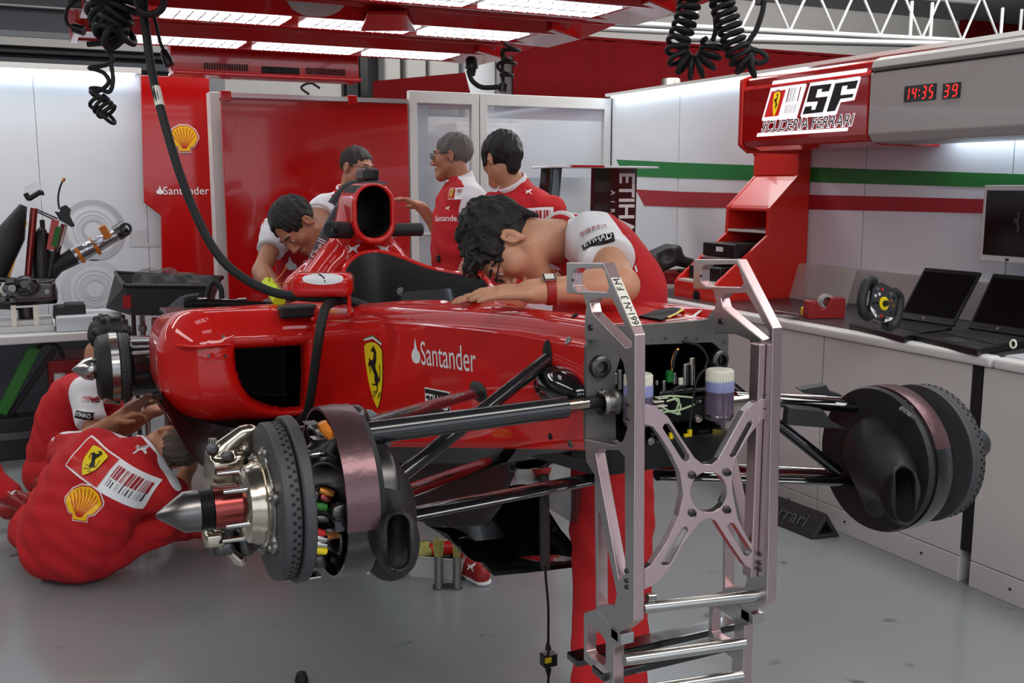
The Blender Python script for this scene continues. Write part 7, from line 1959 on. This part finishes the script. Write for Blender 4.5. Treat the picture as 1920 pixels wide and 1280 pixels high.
# 7 ---------------- mechanic crouched behind the rear hub
hd = W_(200, 648, 5.1)
Fh = R_ * .75 - CU * .55 + CFh * .3
lat = unit(-CFh * .8 - R_ * .55)
nk = W_(182, 705, 5.08)
shs = [W_(158, 735, 4.86), W_(176, 735, 5.25)]
sp = [(W_(118, 880, 5.1), .17, .13, lat), (W_(125, 835, 5.1), .165, .12, lat), (W_(140, 780, 5.1), .17, .115, lat), (W_(160, 738, 5.08), .17, .1, lat)]
els = [W_(178, 820, 4.72), W_(235, 800, 5.2)]; wrs = [W_(250, 762, 4.68), W_(290, 770, 5.0)]
hips = [sp[0][0] + lat * .09, sp[0][0] - lat * .09]
kns = [W_(225, 880, 4.8), W_(250, 865, 5.25)]
ans = [hips[0] * A(1, 1, 0) + R_ * .06 - CFh * .1 + A(0, 0, .08), hips[1] * A(1, 1, 0) + R_ * .06 + A(0, 0, .08)]
tos = [a + R_ * .16 - A(0, 0, .03) for a in ans]
def curly(Hr, hp, axs, hs):
    rr = np.random.RandomState(5)
    for k in range(60):
        d0 = rr.randn(3); d0 /= np.linalg.norm(d0)
        if d0[2] < -.1 or (d0[1] > .5 and d0[2] < .5): continue
        Hr.ell(hp(*(A(0, -.014, .047) + d0 * A(.09, .11, .098))), (.016,) * 3, k=.006)
p7_, s7_, _ = person('curly-haired mechanic crouched behind the rear hub, white sleeve with an airline patch', hd, Fh, CU * .8 + R_ * .45, nk, sp, shs, els, wrs, [(R_ * .8 + CU * .5, -CU, 1, .6), (R_, -CU, 1, .5)], hips, kns, ans, tos,
    hairfn=curly, hairt=.012, h=.01, hh=.008, skin='skin_tan', white=[(shs[0] - CF * .03 + R_ * .03, shs[0] + (els[0] - shs[0]) * .85 - CF * .03 + R_ * .02, .085), (nk, shs[0] + CU * .03, .05)], sleeve=.72, base=(ans[0] + ans[1]) / 2 * A(1, 1, 0))
T7 = bvh_of(s7_)
decal('barcode_print', barcode(.085, .036, 6, None), p7_, W_(160, 752, 4.7), unit(R_ - CU * .1), unit(CU + R_ * .1), T7, .004, .3, .015)
decal('airline_patch', [(rect2d(-.045, -.017, .045, .017, 6, 2), 'black_print', 0), (xf(text2d('ETIHAD', .022, 0, 1, .006), 1), 'white_gloss', 1)], p7_, W_(154, 779, 4.7), unit(R_ - CU * .13), unit(CU + R_ * .13), T7, .002, .3, .015)
# 8 ---------------- leg of someone beyond the picture edge
a8 = on(18, 925, D=4.3); a8[2] = max(.1, a8[2])
lo8, hi8 = a8 - .5, a8 + .5
S = Sdf(lo8 - A(.3, 0, 0), hi8 + A(0, 0, .3), .01)
k8 = on(-60, 800, D=4.35)
S.cap(a8, on(-35, 880, D=4.32), .05, k=.03).cap(on(-35, 880, D=4.32), k8, .075, .09, k=.03)
pe = S.build('person', 'cloth_red', None)
tag(pe, 'red trouser leg of a person almost wholly beyond the left edge', 'person')
Sh = Sdf(a8 - .25, a8 + .25, .008)
Sh.cap(a8 + A(0, 0, .0) - R_ * .02, a8 + R_ * .07 - CU * .035 - CFh * .02, .042, .038, k=.02).cap(a8 - R_ * .06 + CU * .02, a8, .045, .04, k=.02)
sh8 = Sh.build('shoe', 'trolley_red', pe)
decal('leaping_cat', [(cat2d(.03), 'white_gloss', 0)], pe, W_(22, 925, 4.2), R_, CU, bvh_of(sh8), .002, .2, .02)
# ================================================================== SMALL THINGS ON THE FLOOR
bxp = [on(768, 1080, Z=0), on(862, 1088, Z=0)]
ex = bxp[1] - bxp[0]; ey = unit(np.cross((0, 0, 1), ex)) * .17
if ey @ CF < 0: ey = -ey
bx_ = thing('parts_box', 'pale open metal box with rags and packets on the floor behind the near wheel', 'box', (bxp[0] + bxp[1] + ey) / 2)
b4 = [bxp[0], bxp[1], bxp[1] + ey, bxp[0] + ey]; cen = sum(b4) / 4
t4 = [cen + (p - cen) * 1.14 + A(0, 0, .085) for p in b4]
mb = MB().loft([b4, t4], caps=(True, False), smooth=False)
mb.loft([[p + (cen + A(0, 0, .085) - p) * .05 for p in t4], [p + (cen - p) * .06 + A(0, 0, .006) for p in b4]], caps=(False, True), smooth=False)
mb.build('body', 'box_cardboard', bx_, fix=False)
MB().tube([t4[0], t4[1], t4[2], t4[3], t4[0]], .004, 6).build('rim', 'box_cardboard', bx_)
MB().plate([cen + (p - cen) * .85 + A(0, 0, .04) for p in b4], (0, 0, .005)).build('rag_layer', 'green', bx_)
rr = random.Random(2)
for k, (nm, m_) in enumerate((('silver_packet', 'foil_silver'), ('rag', 'brush_yellow'), ('black_glove', 'matt_black'), ('spray_can', 'shell_red'), ('rag', 'mural_grey'))):
    c = cen + ex * rr.uniform(-.4, .35) + ey * rr.uniform(-.3, .3) + A(0, 0, .09)
    t = thing(nm, ['crumpled silver packet in the metal box', 'yellowish rag hanging over the metal box rim', 'black glove lying in the metal box', 'red can lying in the metal box', 'grey cloth in the metal box'][k], ['packet', 'rag', 'glove', 'can', 'cloth'][k], c - A(0, 0, .04))
    if k == 3: MB().cyl(c - unit(ex) * .05, c + unit(ex) * .05 + A(0, 0, .02), .028, n=16).lathe(c + unit(ex) * .05 + A(0, 0, .02), unit(ex), [(0, .026), (.01, .014), (.03, .014), (.03, 0)], 14).build('can_body', m_, t, .003)
    else:
        S = Sdf(c - .1, c + .1, .007)
        S.ell(c, (.055, .04, .035)).warp(lambda P: .007 * np.sin(P[..., 0] * 95 + k) * np.sin(P[..., 1] * 110 + P[..., 2] * 70))
        S.build('fold', m_, t)
br = [(820, 1102, 826, 1006, 1038), (854, 1102, 857, 1012, 1040)]
hb = thing('brush_holder', 'twin steel tube brush holder standing on the floor', 'holder', on(838, 1104, Z=0))
q = [on(x, y, Z=0) for x, y in ((812, 1106), (867, 1104), (862, 1094), (812, 1096))]
MB().plate(q, (0, 0, .005)).build('base_plate', 'steel_dark', hb, .001)
for i, (x, y, xt, yb, yt) in enumerate(br):
    b = on(x + 3, y - 1, Z=.005); D_ = (b - CAM) @ CF
    t = on(x + 6, yt, D=D_)
    rad = .0165 if i == 0 else .0155
    MB().lathe(A(b[0], b[1], .005), (0, 0, 1), [(0, rad), (t[2] - .005, rad), (t[2] - .005, rad - .002), (.02, rad - .002)], 24).build('tube', 'alu_cast', hb)
    t2 = on(xt, yb, D=D_)
    bt = thing('paint_brush', ['wide yellow-bristled brush in the taller steel tube', 'narrow yellow-bristled brush in the shorter steel tube'][i], 'brush', (b[0], b[1], .02))
    mb = MB(); rr = random.Random(i)
    for k in range(60):
        a, r_ = rr.uniform(0, 6.28), rad * .9 * math.sqrt(rr.random())
        d_ = A(math.cos(a), math.sin(a), 0)
        mb.cyl(A(b[0], b[1], t[2] - .02) + d_ * r_ * .8, A(b[0], b[1], t2[2]) + d_ * r_ * (1.7 if i == 0 else 1.15) + A(0, 0, rr.uniform(-.006, .006)), .0019, .0012, n=4)
    o = mb.build('bristles', 'brush_yellow', bt); o['kind'] = 'stuff'
    MB().cyl((b[0], b[1], .02), (b[0], b[1], t[2] - .015), rad * .6).build('ferrule', 'steel', bt)
sz = on(885, 1082, Z=0)
se = thing('trainer_shoe', 'red trainer with white trim standing beside the brush holder', 'shoe', sz)
S = Sdf(sz - A(.16, .16, .02), sz + A(.16, .16, .2), .006)
dS = unit(R_ * .55 - CFh * .85)
S.cap(sz + A(0, 0, .04) - dS * .05, sz + A(0, 0, .032) + dS * .07, .042, .034, k=.02).cap(sz + A(0, 0, .05) - dS * .05, sz + A(0, 0, .12) - dS * .07, .042, .04, k=.02)
S.cut(sz, (0, 0, -1))
so_ = S.build('upper', 'leather_red', se)
decal('leaping_cat', [(cat2d(.028), 'white_gloss', 0)], se, sz + A(0, 0, .06) - CFh * .06, R_, CU, bvh_of(so_), .002, .2, .02)
St = Sdf(sz - A(.16, .16, .02), sz + A(.16, .16, .1), .006)
St.cap(sz + A(0, 0, .03) - dS * .055, sz + A(0, 0, .026) + dS * .08, .043, .037, k=.02)
St.cut(sz, (0, 0, -1)).cut(sz + A(0, 0, .016), (0, 0, 1))
St.build('sole', 'cloth_white', se)
bt_ = thing('rubber_stopper', 'small black rounded fitting on the floor at the picture bottom', 'fitting', on(565, 1285, Z=0))
MB().lathe(on(566, 1290, Z=0), (0, 0, 1), [(0, .02), (.03, .02), (.05, .014), (.055, 0)], 20).build('body', 'black_rubber', bt_)
# painted seams and scuffs of the floor are part of the paint: expansion joints as thin recessed strips
fl = bpy.data.objects['floor']
for (a, b) in (((915, 700 + 380), (1060, 1130)), ((300, 1010), (560, 1075))): pass
for p in list(bpy.data.objects):
    if p.type == 'EMPTY' and 'is_root' in p.keys(): del p['is_root']
